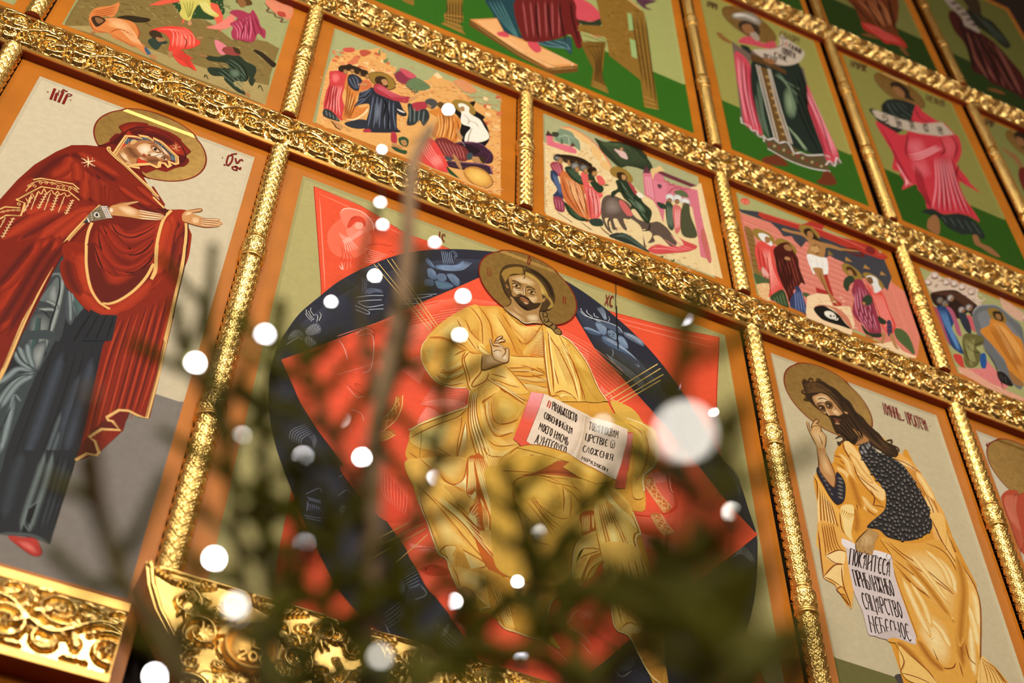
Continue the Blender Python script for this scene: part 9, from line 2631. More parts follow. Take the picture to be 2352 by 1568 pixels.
PAINT['arm'] = """
C|6a4418|4a2410|445 -205 245 3
F|1|2c2016|328-32 169 79-74-299-98 12
F|1|94623a|335-89 80 15-32-145-66-6
F|1|94623a|51-464 53 9 56-20 48-6 12-187-49-147-12 183-39 70
F|1|6a2018|143-758 77 90 66 7-191-571-15 245
T|4a1c1a|10.2|ПРОР|-13-133 110 17-63 121
"""
PAINT['brown'] = """
F|1|b02a24|431-2212 118 72 145-53 163 20 40-165-92-52-84-27-93-62-74 80-121 14
K|e06a5c|3|22.1|1|452-2223 129-124 133-33|571-2180 146-53 136-89
F|1|6c3014|387-1702 658 591-110-637-58-141-22-228-49-70-103 30-162-20-110-35-5 235
K|a8643a|5|39.2|1|490-1673 93-166 97-278|773-1420 52-207-17-351
K|3a1408|4|38.5|1|415-1803 73-180 103-181|940-1270-51-364-47-405
F|1|7c4a24|363-2530 88 88 114 24-10-42-85-37
F|1|7c4a24|795-2398 49 40 27-148-24-33-48 59
"""
PAINT['purple'] = """
F|1|431012|268-935 117 169 55-117 32-136 137-13 157-123 92-267 62-311-102-592-149 54-160 17-139-23-30 118-138-24 45 268 36 360-53 235
K|7c4438|5|54.5|1|411-1231-75-493 25-476|753-1198 6-424-23-598
K|240608|4|56.2|1|394-924-54-554-106-651|640-1166 29-468 2-579
F|1|1c221a|612-534 238 313-47-282 128-57 76-396-73-171-76-15-98 141-147 102-66 141
K|3c483a|3|35.4|1|683-540 87-192 81-321|751-615 136-149 81-256
F|1|38281a|645-229 225 202-24-302-92-217-93 55
F|0|a89484|307-531 143 128 114-173 63-457-33-50-168 24 27 219-91 121
L|1|3c2c26|34.9|0|400-585 91 101
L|1|3c2c26|34.6|0|435-675 93 95
L|1|3c2c26|34.4|0|471-765 95 90
L|1|3c2c26|34.1|0|506-853 97 84
L|1|3c2c26|33.9|0|540-941 100 78
F|1|7c4a24|273-2464 117 90 85 10 20-40-115-55
"""
# ---------------------------------------------------------------- tempera painting: flat pigment shapes on the icon's own plane
Q = .0005
GLY = {  # stroke letters in a unit box: (advance, strokes)
 'П': (.62, '0 0 0 1;0 1 .45 .96;.45 0 .45 1'), 'Р': (.55, '0 0 0 1;0 1 .32 1 .4 .8 .3 .55 0 .5'), 'И': (.66, '0 0 0 1;0 .35 .46 .65;.46 0 .46 1'),
 'І': (.3, '0 0 0 1'), 'Д': (.7, '.1 .12 .28 1;.28 1 .42 .12;0 -.12 .02 .1 .5 .1 .54 -.12'), 'Ь': (.6, '0 0 0 1;-.12 .8 .15 .85;0 .5 .3 .48 .36 .2 .26 .02 0 0'),
 'К': (.56, '0 0 0 1;.36 1 .05 .5 .38 0'), 'Е': (.52, '.38 .9 .2 1 .03 .75 .03 .3 .2 0 .38 .12;.03 .52 .3 .52'), 'Т': (.66, '.23 0 .23 1;-.02 .86 0 1 .46 1 .5 .86'),
 'О': (.52, '.18 0 .02 .3 .02 .7 .18 1 .34 .7 .34 .3 .18 0'), 'С': (.5, '.36 .88 .2 1 .03 .72 .03 .28 .2 0 .36 .12'), '\u0460': (.86, '.02 1 0 .3 .14 0 .3 .2 .32 .75;.32 .2 .48 0 .64 .3 .62 1;.1 1.15 .54 1.1'),
 'Ц': (.66, '0 1 0 0;0 .02 .46 .02;.46 1 .46 -.18'), 'А': (.58, '.06 0 .3 1 .42 0;.06 .3 .36 .3;0 .6 .12 .85'), 'Н': (.64, '0 0 0 1;0 .62 .44 .4;.44 0 .44 1'),
 'М': (.74, '0 0 .06 1 .27 .3 .48 1 .54 0'), 'Г': (.48, '0 0 0 1;0 1 .32 .97 .34 .82'), 'Я': (.6, '.42 0 .42 1;.42 1 .1 .98 .05 .7 .12 .5 .42 .5;.2 .5 0 0'),
 'У': (.58, '0 1 .2 .5;.42 1 .12 0 -.04 .02'), 'Л': (.6, '0 0 .24 1 .42 0'), 'Ж': (.84, '.3 0 .3 1;0 1 .3 .5 0 0;.6 1 .3 .5 .6 0'), 'З': (.5, '.02 .9 .2 1 .34 .8 .15 .55 .36 .28 .2 0 0 .1'),
 'Б': (.58, '0 0 0 1;0 1 .36 .97;0 .55 .3 .52 .38 .25 .28 .02 0 0'), 'В': (.56, '0 0 0 1;0 1 .28 .95 .28 .6 0 .52 .34 .45 .36 .1 0 0'), 'Х': (.58, '0 1 .42 0;.42 1 0 0'),
 'Ф': (.66, '.26 -.1 .26 1.1;.26 .2 .05 .3 .05 .7 .26 .8 .48 .7 .48 .3 .26 .2'), 'Ч': (.56, '0 1 .05 .5 .36 .45;.36 0 .36 1'), 'Й': (.66, '0 0 0 1;0 .35 .46 .65;.46 0 .46 1;.1 1.14 .22 1.06 .36 1.14'),
 'Ю': (.8, '0 0 0 1;0 .5 .2 .5;.42 0 .22 .3 .22 .7 .42 1 .62 .7 .62 .3 .42 0'), ' ': (.4, ''), '·': (.3, '.05 .45 .12 .55'), '0': (.56, '.2 0 .02 .3 .02 .7 .2 1 .38 .7 .38 .3 .2 0'), '2': (.56, '.02 .8 .2 1 .38 .75 0 0 .4 0'), '~': (.5, '0 1.08 .14 1.18 .3 1.08 .44 1.18')}
class Canvas:
    def __init__(s, ox, oz): s.v = []; s.f = []; s.c = []; s.n = 0; s.o = (ox, oz); s.step = 3e-6; s.halos = []
    def put(s, pts, cols, faces):
        b = len(s.v); y = -s.n*s.step
        s.v += [(p[0], y, p[1]) for p in pts]; s.c += cols; s.f += [tuple(b+i for i in q) for q in faces]
def crom(p, closed, k=4):
    n = len(p)
    if n < 3: return list(p)
    out = []
    for i in range(n if closed else n-1):
        if closed: a, b, c, d = p[i-1], p[i], p[(i+1) % n], p[(i+2) % n]
        else: b, c = p[i], p[i+1]; a = p[i-1] if i else (2*b[0]-c[0], 2*b[1]-c[1]); d = p[i+2] if i+2 < n else (2*c[0]-b[0], 2*c[1]-b[1])
        for j in range(k):
            t = j/k; t2 = t*t; t3 = t2*t
            out.append(tuple(.5*(2*b[q]+(c[q]-a[q])*t+(2*a[q]-5*b[q]+4*c[q]-d[q])*t2+(3*b[q]-a[q]-3*c[q]+d[q])*t3) for q in (0, 1)))
    if not closed: out.append(p[-1])
    return out
def resample(p, n):
    p = np.array(p); d = np.r_[0, np.cumsum(np.hypot(*np.diff(p, axis=0).T))]; t = np.linspace(0, d[-1], n)
    return np.c_[np.interp(t, d, p[:, 0]), np.interp(t, d, p[:, 1])]
def strip(cv, p, w, tp, cols):          # cols: 1 colour, or (edge, centre)
    p = np.array(p, float)
    if len(p) < 2: return
    t = np.gradient(p, axis=0); L = np.hypot(t[:, 0], t[:, 1])+1e-9; nrm = np.c_[-t[:, 1]/L, t[:, 0]/L]
    cv.n += .2; s = np.linspace(0, 1, len(p)); k = np.ones(len(p))
    if tp == 1: k = np.minimum(1, np.minimum(s, 1-s)*5+.18)
    if tp == 2: k = np.maximum(.12, 1-s)
    h = (w*.5*k)[:, None]*nrm; n = len(p)
    if len(cols) == 1:
        cv.put(list(map(tuple, p-h))+list(map(tuple, p+h)), [cols[0]]*(2*n), [(i, i+1, n+i+1, n+i) for i in range(n-1)])
    else:
        cv.put(list(map(tuple, p-h))+list(map(tuple, p))+list(map(tuple, p+h)), [cols[0]]*n+[cols[1] if .0 < a < 1. else cols[0] for a in s]+[cols[0]]*n,
               [(i, i+1, n+i+1, n+i) for i in range(n-1)]+[(n+i, n+i+1, 2*n+i+1, 2*n+i) for i in range(n-1)])
def poly(cv, p, col, c2=None, g=None):
    tri = tessellate_polygon([[Vector((a, b, 0)) for a, b in p]])
    if c2:
        (ax, ay), (bx, by) = g; dx, dy = bx-ax, by-ay; q = dx*dx+dy*dy
        cols = []
        for a, b in p:
            t = min(1, max(0, ((a-ax)*dx+(b-ay)*dy)/q)); cols.append(tuple(x+(y-x)*t for x, y in zip(col, c2)))
    else: cols = [col]*len(p)
    cv.put(p, cols, tri)
def letters(cv, col, w, txt, bl, br, tl):
    tot = sum(GLY[ch][0] for ch in txt); x = 0
    ex, ey = (br-bl)/tot, tl-bl
    for ch in txt:
        a, st = GLY[ch]
        for q in st.split(';'):
            v = [float(u) for u in q.split()]
            if not v: continue
            pts = [bl+ex*(x+v[i])+ey*v[i+1] for i in range(0, len(v), 2)]
            pts = [tuple(u) for u in pts]
            strip(cv, crom(pts, False, 3) if len(pts) > 2 else pts, w if abs(v[0]-v[-2]) < .2 else w*.7, 0, [col])
        x += a
def paint(cv, src):
    def R(t):                           # first point, then steps, in half millimetres from the icon's corner
        n = [int(u) for u in re.findall(r'-?\d+', t)]
        return [(cv.o[0]+a*Q, cv.o[1]+b*Q) for a, b in zip(np.cumsum(n[::2]), np.cumsum(n[1::2]))]
    for ln in src.strip().split('\n'):
        a = ln.split('|'); k = a[0]; cv.n += 1
        if k == 'F':
            p = R(a[3]); p = crom(p, True) if a[1] == '1' else p
            if '>' in a[2]: c1, c2, g = a[2].split('>'); poly(cv, p, lin(c1), lin(c2), R(g))
            else: poly(cv, p, lin(a[2]))
        elif k == 'L':
            p = R(a[5]); strip(cv, crom(p, False) if a[1] == '1' else p, float(a[3])*Q, int(a[4]), [lin(a[2])])
        elif k == 'M':
            n = [int(u) for u in re.findall(r'-?\d+', a[3])]; x = y = 0; c = [lin(a[1])]; w = float(a[2])*Q
            for i in range(0, len(n), 4):
                x += n[i]; y += n[i+1]; q = [(cv.o[0]+(x+n[i+2]*t)*Q, cv.o[1]+(y+n[i+3]*t+5*(t == .5))*Q) for t in (0, .5, 1)]; strip(cv, q, w, 1, c)
        elif k == 'G': strip(cv, crom(R(a[4]), False), float(a[3])*Q, 1, [lin(a[1]), lin(a[2])])
        elif k in 'HK':
            A, B = (crom(R(a[i]), False) for i in (5, 6)); n = int(a[2]); c = [lin(a[1])]; w = float(a[3])*Q; tp = int(a[4])
            if k == 'H':
                A, B = resample(A, n), resample(B, n)
                for p, q in zip(A, B): strip(cv, [p, p*.5+q*.5, q], w, tp, c)
            else:
                A, B = resample(A, 14), resample(B, 14)
                for t in np.linspace(0, 1, n): strip(cv, A+(B-A)*t, w, tp, c)
        elif k == 'V':
            A, B = (resample(crom(R(a[i]), False), 60) for i in (5, 6)); n = int(a[2]); ph = np.linspace(0, 26, 60)
            for j, t in enumerate(np.linspace(.25, .75, n)):
                s = t+.3*np.sin(ph+j*3.1); strip(cv, A+(B-A)*s[:, None], float(a[4])*Q, 0, [lin(a[1])])
        elif k == 'R':
            A, B = (resample(crom(R(a[i]), False), 16) for i in (3, 4))
            cv.put(list(map(tuple, A))+list(map(tuple, B)), [lin(a[1])]*16+[lin(a[2])]*16, [(i, i+1, 17+i, 16+i) for i in range(15)])
        elif k == 'B':
            p = crom(R(a[3]), True, 3); n = len(p); c = (sum(x for x, _ in p)/n, sum(y for _, y in p)/n); h, b = lin(a[1]), lin(a[2]); md = tuple(.62*x+.38*y for x, y in zip(h, b))
            mid = [(c[0]+(x-c[0])*.55, c[1]+(y-c[1])*.55) for x, y in p]
            cv.put([c]+mid+p, [h]+[md]*n+[b]*n, [(0, 1+i, 1+(i+1) % n) for i in range(n)]+[(1+i, 1+n+i, 1+n+(i+1) % n, 1+(i+1) % n) for i in range(n)])
        elif k == 'C':
            x, z, r, w = (int(u) for u in a[3].split()); cx, cz, r = cv.o[0]+x*Q, cv.o[1]+z*Q, r*Q
            cv.halos.append((cx, cz, r, -cv.n*cv.step, lin(a[1])))
            cir = [(cx+r*math.cos(t), cz+r*math.sin(t)) for t in np.linspace(0, 2*math.pi, 73)]
            cv.n += 1; strip(cv, cir, w*.001, 0, [lin(a[2])])
        elif k == 'T':
            p = [np.array(u) for u in R(a[4])]; letters(cv, lin(a[1]), float(a[2])*Q, a[3], *p)
BEV, DEP = .008, .004
def drape(bm, F, y0=0.):                # press the paint onto border, bevel and sunk field
    x0, x1, z0, z1 = F
    for co, no in (((0, 0, z1), (0, 0, 1)), ((0, 0, z1-BEV), (0, 0, 1)), ((0, 0, z0), (0, 0, 1)), ((0, 0, z0+BEV), (0, 0, 1)), ((x0, 0, 0), (1, 0, 0)), ((x0+BEV, 0, 0), (1, 0, 0)), ((x1, 0, 0), (1, 0, 0)), ((x1-BEV, 0, 0), (1, 0, 0))):
        bmesh.ops.bisect_plane(bm, geom=bm.verts[:]+bm.edges[:]+bm.faces[:], plane_co=co, plane_no=no, dist=1e-6)
    for v in bm.verts:
        x, z = v.co.x, v.co.z; d = min(x-x0, x1-x, z-z0, z1-z)
        v.co.y += max(0, min(1, d/BEV))*DEP
def icon(name, label, B, F, bg, src, low=None, zl=0, disc=True, group=None, org=None):
    bx0, bx1, bz0, bz1 = B; x0, x1, z0, z1 = F
    t = tag(empty(name, ((bx0+bx1)/2, 0, bz0)), label, 'icon', group)
    inv = Matrix.Translation(-t.location)
    def fin(o): o.parent = t; o.data.transform(inv); return o
    v = [(bx0, 0, bz0), (bx1, 0, bz0), (bx1, 0, bz1), (bx0, 0, bz1), (x0, 0, z0), (x1, 0, z0), (x1, 0, z1), (x0, 0, z1)]
    v += [(a, .025, b) for a, _, b in v[:4]]
    v += [(a, .012, b) for a, _, b in v[4:8]]
    me = pydata('board', v, [(0, 1, 5, 4), (1, 2, 6, 5), (2, 3, 7, 6), (3, 0, 4, 7), (1, 0, 8, 9), (2, 1, 9, 10), (3, 2, 10, 11), (0, 3, 11, 8), (8, 11, 10, 9), (4, 5, 13, 12), (5, 6, 14, 13), (6, 7, 15, 14), (7, 4, 12, 15), (12, 13, 14, 15)])
    fin(link('board', me, mats=[M['wood']]))
    cv = Canvas(*(org or (x0, z1)))
    def rect(za, zb, c): poly(cv, [(x0, za), (x1, za), (x1, zb), (x0, zb)], lin(c))
    cv.n = 1
    if low: rect(zl, z1, bg); rect(z0, zl, low)
    else: rect(z0, z1, bg)
    if src: paint(cv, src)
    bm = bmesh.new(); lay = bm.verts.layers.float_color.new('Col')
    vs = []
    for p, c in zip(cv.v, cv.c): q = bm.verts.new(p); q[lay] = c; vs.append(q)
    for f in cv.f:
        try: bm.faces.new([vs[i] for i in f])
        except ValueError: pass
    # keep only what lies on the board
    for co, no in (((bx0, 0, 0), (-1, 0, 0)), ((bx1, 0, 0), (1, 0, 0)), ((0, 0, bz0), (0, 0, -1)), ((0, 0, bz1), (0, 0, 1))):
        bmesh.ops.bisect_plane(bm, geom=bm.verts[:]+bm.edges[:]+bm.faces[:], plane_co=co, plane_no=no, clear_outer=True)
    drape(bm, F)
    me = bpy.data.meshes.new('painting'); bm.to_mesh(me); bm.free()
    fin(link('painting', me, mats=[M['paint']]))
    for cx, cz, r, y, c in cv.halos:
        bm = bmesh.new(); bm.faces.new([bm.verts.new((cx+r*math.cos(a), y, cz+r*math.sin(a))) for a in np.linspace(0, 2*math.pi, 73)[:-1]])
        drape(bm, F)
        me = bpy.data.meshes.new('halo'); bm.to_mesh(me); bm.free()
        tag(fin(link('halo', me, mats=[M['halo']])), 'gilded halo' if len(cv.halos) == 1 else None, None)
    return t
# ---------------------------------------------------------------- structure
tag(link('wall_back', boxmesh('wall_back', (-3, 6, .045, .12, 0, 9.5)), mats=[M['wall']]), None, None, kind='structure')
tag(link('floor', boxmesh('floor', (-6, 7, -8, .12, -.1, 0)), mats=[M['floor']]), None, None, kind='structure')
# ---------------------------------------------------------------- carved relief
UX, UZ = .173, .16
def relief_tile(nx, nz):
    """one repeat of the carved vine: spirals, flowers, leaves and beads; heights in metres"""
    u, v = np.meshgrid((np.arange(nx)+.5)/nx*UX, (np.arange(nz)+.5)/nz*UZ, indexing='ij'); H = np.zeros_like(u)
    def seg(p, w, h, w1=None):
        nonlocal H
        p = np.array(p)
        for off in (-UX, 0, UX):
            D = np.full_like(u, 9.); 
            n = len(p)-1
            best = np.zeros_like(u)
            for i in range(n):
                a, b = p[i]+[off, 0], p[i+1]+[off, 0]; d = b-a; L = d@d+1e-12
                t = np.clip(((u-a[0])*d[0]+(v-a[1])*d[1])/L, 0, 1); r = np.hypot(u-a[0]-t*d[0], v-a[1]-t*d[1])
                ww = w+((w1 if w1 is not None else w)-w)*(i+t)/n; q = np.sqrt(np.clip(1-(r/ww)**2, 0, 1))*h
                best = np.maximum(best, q*(.45+.55*np.minimum(1, ww/w)))
            H = np.maximum(H, best)
    def dome(x, z, r, h, rz=None):
        nonlocal H
        rz = rz or r
        for off in (-UX, 0, UX):
            q = np.sqrt(np.clip(1-((u-x-off)/r)**2-((v-z)/rz)**2, 0, 1))*h; H = np.maximum(H, q)
    def spiral(cx, cz, r0, r1, a0, turns, w0, w1, h, sgn=1):
        t = np.linspace(0, 1, 40); a = a0+sgn*turns*2*np.pi*t; r = r0+(r1-r0)*t
        seg(np.c_[cx+r*np.cos(a), cz+r*np.sin(a)], w0, h, w1)
    def leaf(x, z, ang, L, w, h):
        nonlocal H
        for off in (-UX, 0, UX):
            c, s = np.cos(ang), np.sin(ang); a = (u-x-off)*c+(v-z)*s; b = -(u-x-off)*s+(v-z)*c; t = a/L
            ww = w*np.sin(np.pi*np.clip(t, 0, 1)**.8)+1e-6; q = np.where((t > 0) & (t < 1), h*np.sqrt(np.clip(1-(b/ww)**2, 0, 1))-.0012*(np.abs(b) < w*.14)-.0007*(np.sin(a/L*24+np.abs(b)/w*4) > .3), 0)
            H = np.maximum(H, q)
    def flower(x, z, r, n, h, a0=0):
        for k in range(n):
            a = a0+2*np.pi*k/n; dome(x+r*.62*np.cos(a), z+r*.62*np.sin(a), r*.40, h)
        dome(x, z, r*.36, h*1.25)
    def fan(x, z, r, a0, a1, n, h):
        for a in np.linspace(a0, a1, n): seg([[x+.3*r*np.cos(a), z+.3*r*np.sin(a)], [x+r*np.cos(a), z+r*np.sin(a)]], .0022, h, .0034)
    c = .01
    t = np.linspace(0, 1, 40); seg(np.c_[t*UX, UZ*(.5+.16*np.sin(2*np.pi*t+.5))], .0085, .009)
    spiral(4.6*c, 4.9*c, 3.9*c, 1.7*c, 2.2, 1.25, .0068, .004, .0095, -1)
    spiral(12.6*c, 11.2*c, 3.9*c, 1.7*c, 5.3, 1.25, .0068, .004, .0095, -1)
    spiral(11.9*c, 3.6*c, 2.9*c, 1.2*c, .6, 1.2, .0058, .0035, .0085, 1)
    spiral(4.2*c, 12.6*c, 2.7*c, 1.1*c, 3.9, 1.2, .0056, .0035, .0085, 1)
    flower(4.6*c, 4.9*c, 1.5*c, 5, .008, .3); flower(12.6*c, 11.2*c, 1.5*c, 6, .008, .1)
    fan(11.9*c, 3.4*c, 1.5*c, 3.6, 6.4, 7, .0085); fan(4.2*c, 12.5*c, 1.4*c, 3.4, 6.2, 6, .0085)
    leaf(8.2*c, 8.6*c, .5, 4.6*c, 1.25*c, .010); leaf(8.6*c, 7.4*c, -2.5, 4.2*c, 1.2*c, .010); leaf(15.6*c, 6.8*c, -1.2, 4.4*c, 1.2*c, .009); leaf(1.2*c, 9.3*c, 1.9, 4.2*c, 1.1*c, .009)
    leaf(7.6*c, 14.6*c, .1, 4.0*c, .9*c, .008); leaf(8.6*c, 1.3*c, 3.2, 3.6*c, .8*c, .008); leaf(15.5*c, 14.8*c, -.3, 3.6*c, .8*c, .008); leaf(14.6*c, 1.2*c, .1, 3.6*c, .8*c, .008); leaf(16.2*c, 10.2*c, .9, 3*c, .8*c, .008); leaf(.2*c, 4.6*c, 2.4, 2.8*c, .8*c, .008)
    for x, z in ((8.2, 11.2), (8.9, 5.1), (7.4, 3.0), (9.1, 13.0), (16.4, 3.6), (.6, 12.9), (15.9, 12.9), (7.9, 9.9), (1.3, 1.4), (.9, 7.3)): dome(x*c, z*c, .0062, .0075)
    rng = np.random.RandomState(3); H = H+.0004*rng.rand(*H.shape)*(H < .001)
    for _ in range(1): H[1:-1, 1:-1] = .5*H[1:-1, 1:-1]+.125*(H[2:, 1:-1]+H[:-2, 1:-1]+H[1:-1, 2:]+H[1:-1, :-2])
    return H
NX, NZ = 108, 96
TILE = relief_tile(NX, NZ)
def carved_rail(label, x0, x1, z0, z1, yf=-.024, phase=0., top=.006, bot=.012):
    """carved front, plain top fillet, bottom bead and dark soffit"""
    r = tag(empty('carved_rail', ((x0+x1)/2, 0, z0)), label, 'rail'); inv = Matrix.Translation(-r.location)
    n = int((x1-x0)/UX*NX); zz = np.linspace(z0+bot, z1-top, NZ)
    ix = (np.arange(n)+int(phase*NX)) % NX; h = TILE[ix]
    X = np.repeat((x0+np.arange(n)*UX/NX)[:, None], NZ, 1); Z = np.repeat(zz[None], n, 0)
    s = np.linspace(0, np.pi, NZ)[None]; Y = yf+.006-h*1.5-.004*np.sin(s)
    me = grid_mesh('carving', X, Y, Z); me.transform(inv); link('carving', me, r, [M['gold']])
    me = boxmesh('frame_moulding', (x0, x1, yf+.004, -.001, z1-top-.001, z1), (x0, x1, yf, -.01, z0, z0+bot+.001), (x0, x1, yf+.012, -.001, z0+bot, z1-top))
    me.transform(inv); link('frame_moulding', me, r, [M['satin']])
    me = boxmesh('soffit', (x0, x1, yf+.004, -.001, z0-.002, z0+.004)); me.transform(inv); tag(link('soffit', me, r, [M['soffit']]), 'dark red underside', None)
    return r
carved_rail('gilded carved rail running along the top of the three large standing and seated figures', -.9, 3.5, 4.6435, 4.808, phase=.35)
carved_rail('gilded carved rail above the row of small crowded scene icons', -.6, 3.9, 5.441, 5.625, phase=.1)
carved_rail('gilded carved rail highest in view, above the scroll-bearing figures on green', 1.2, 4.4, 6.975, 7.167, phase=.6)
lr = carved_rail('gilded carved rail below the woman in the dark red veil', -.9, .162, 2.925, 3.09, yf=-.05, phase=.2, top=.016, bot=.014)
lr.children[1].data.materials[0] = M['ledge']
# ---------------------------------------------------------------- scaled half columns
def shaft_grid(L, r, pitch=.030, nth=6, hs=.0075):
    na, nz = 116, max(30, int(L/.00115))
    th = np.linspace(-1.95, 1.95, na)[:, None]; z = np.linspace(0, L, nz)[None]
    A = th*nth/(2*np.pi); Bz = z/pitch
    best = np.full((na, nz), 1e9); la = np.zeros((na, nz)); lt = np.zeros((na, nz))
    for sh in (0., .5):
        a = A-sh-np.round(A-sh); a = a+0*Bz
        # scales of this column have apex at integer+sh; the lowest apex above the point covers it
        b = Bz-sh+0*A
        j = np.ceil(b+np.abs(a)); t = j-b
        apex = j+sh
        m = apex < best; best = np.where(m, apex, best); la = np.where(m, a, la); lt = np.where(m, t, lt)
    e = lt-np.abs(la)
    h = hs*np.clip(1-lt, -.2, 1)
    h += .0014*np.exp(-(e/.06)**2)
    for dx, dt in ((0, .38), (0, .66), (-.16, .52), (.16, .52), (0, .52)):
        h += .0012*np.sqrt(np.clip(1-((la-dx)**2+(lt-dt)**2)/.0081, 0, 1))
    R = r-hs*.6+h
    return R*np.sin(th), -R*np.cos(th), np.repeat(z, na, 0)
def lathe_grid(prof, n=60):
    th = np.linspace(-2.0, 2.0, n)[:, None]; p = np.array(prof); R = p[:, 0][None]; Z = np.repeat(p[:, 1][None], n, 0)
    return R*np.sin(th), -R*np.cos(th), Z
def make_column(L, r, collars, cw):
    """scaled shaft in lengths, with collars (two rings and a scaled swelling) between"""
    t = empty('gilded_column'); z = 0
    cs = sorted(collars)
    for c in cs+[L]:
        a, b = z, (c-cw/2 if c < L else L)
        if b-a > .02:
            X, Y, Z = shaft_grid(b-a, r); link('shaft', grid_mesh('shaft', X, Y, Z+a), t, [M['column']])
        z = c+cw/2
    for c in cs:
        k = link('collar', None or grid_mesh('collar', *(lambda X, Y, Z: (X, Y, Z+c-cw/2+.012))(*collar_grid(cw-.030, r))), t, [M['column']])
        lo = [(r*.94, -.002), (r*1.16, 0), (r*1.24, .003), (r*1.24, .007), (r*1.16, .009), (r*1.2, .011), (r*1.2, .014), (r*1.05, .016)]
        up = [(r*1.02, -.001), (r*1.14, 0), (r*1.17, .004), (r*1.14, .009), (r*1.06, .013), (r*1.1, .016), (r*1.1, .019), (r*.94, .021)]
        link('ring', grid_mesh('ring', *(lambda X, Y, Z: (X, Y, Z+c-cw/2-.002))(*lathe_grid(lo))), k, [M['satin']])
        link('ring', grid_mesh('ring', *(lambda X, Y, Z: (X, Y, Z+c+cw/2-.020))(*lathe_grid(up))), k, [M['satin']])
    v = [(0, 0, 0)]+[(r*.98*math.sin(a), -r*.98*math.cos(a), 0) for a in np.linspace(-1.95, 1.95, 40)]
    v += [(x, y, .004) for x, y, _ in v]
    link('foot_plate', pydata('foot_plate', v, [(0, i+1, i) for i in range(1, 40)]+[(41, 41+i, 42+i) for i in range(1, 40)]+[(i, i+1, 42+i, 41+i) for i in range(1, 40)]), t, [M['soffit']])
    return t
def collar_grid(L, r):
    X, Y, Z = shaft_grid(L, r, .034, 6, .0058); s = 1.05+.13*np.sin(np.pi*Z/L*.8)
    return X*s, Y*s, Z
YC = -.012
def columns(L, r, collars, cw, z0, xs, labels, group, cat='column'):
    p = None
    for x, lb in zip(xs, labels):
        o = p or None
        if p is None: p = o = make_column(L, r, collars, cw)
        else: o = dup(p)
        o.location = (x, YC, z0); tag(o, lb, cat, group)
columns(1.56, .0238, (.565, 1.115), .085, 3.085, (.2129, 1.604, 2.292, -.472), ('scaly gilded half column between the woman in the red veil and the seated figure in gold', 'scaly gilded half column between the seated figure in gold and the man in camel hair', 'scaly gilded half column right of the bearded man holding a lettered scroll downward', 'scaly gilded half column left of the woman in the red veil, cut by the frame edge'), 'columns of the large figure row')
columns(.636, .0222, (.335,), .088, 4.812, (.211, .903, 1.600, 2.296, -.472), ('scaly gilded half column left of the scene with a man wrapped in white bands', 'scaly gilded half column between the white-wrapped man scene and the rider scene', 'scaly gilded half column between the rider scene and the scene with the red cross', 'scaly gilded half column right of the scene with the red cross', 'scaly gilded half column left of the crouching figures on rocks, cut by the top edge'), 'columns of the small scene row')
columns(1.35, .0205, (.445, .935), .082, 5.63, (1.604, 2.303, 3.024), ('scaly gilded half column left of the crowned figure in the fur-edged cloak', 'scaly gilded half column between the crowned figure and the figure in the bright pink robe', 'scaly gilded half column right of the figure in the bright pink robe'), 'columns of the scroll bearer row')
columns(1.28, .0188, (.405, .81), .085, 7.17, (2.303, 3.038), ('thin scaly gilded half column rising at the top edge above the crowned figure', 'thin scaly gilded half column left of the dark purple figure in the upper right corner'), 'columns of the topmost row')
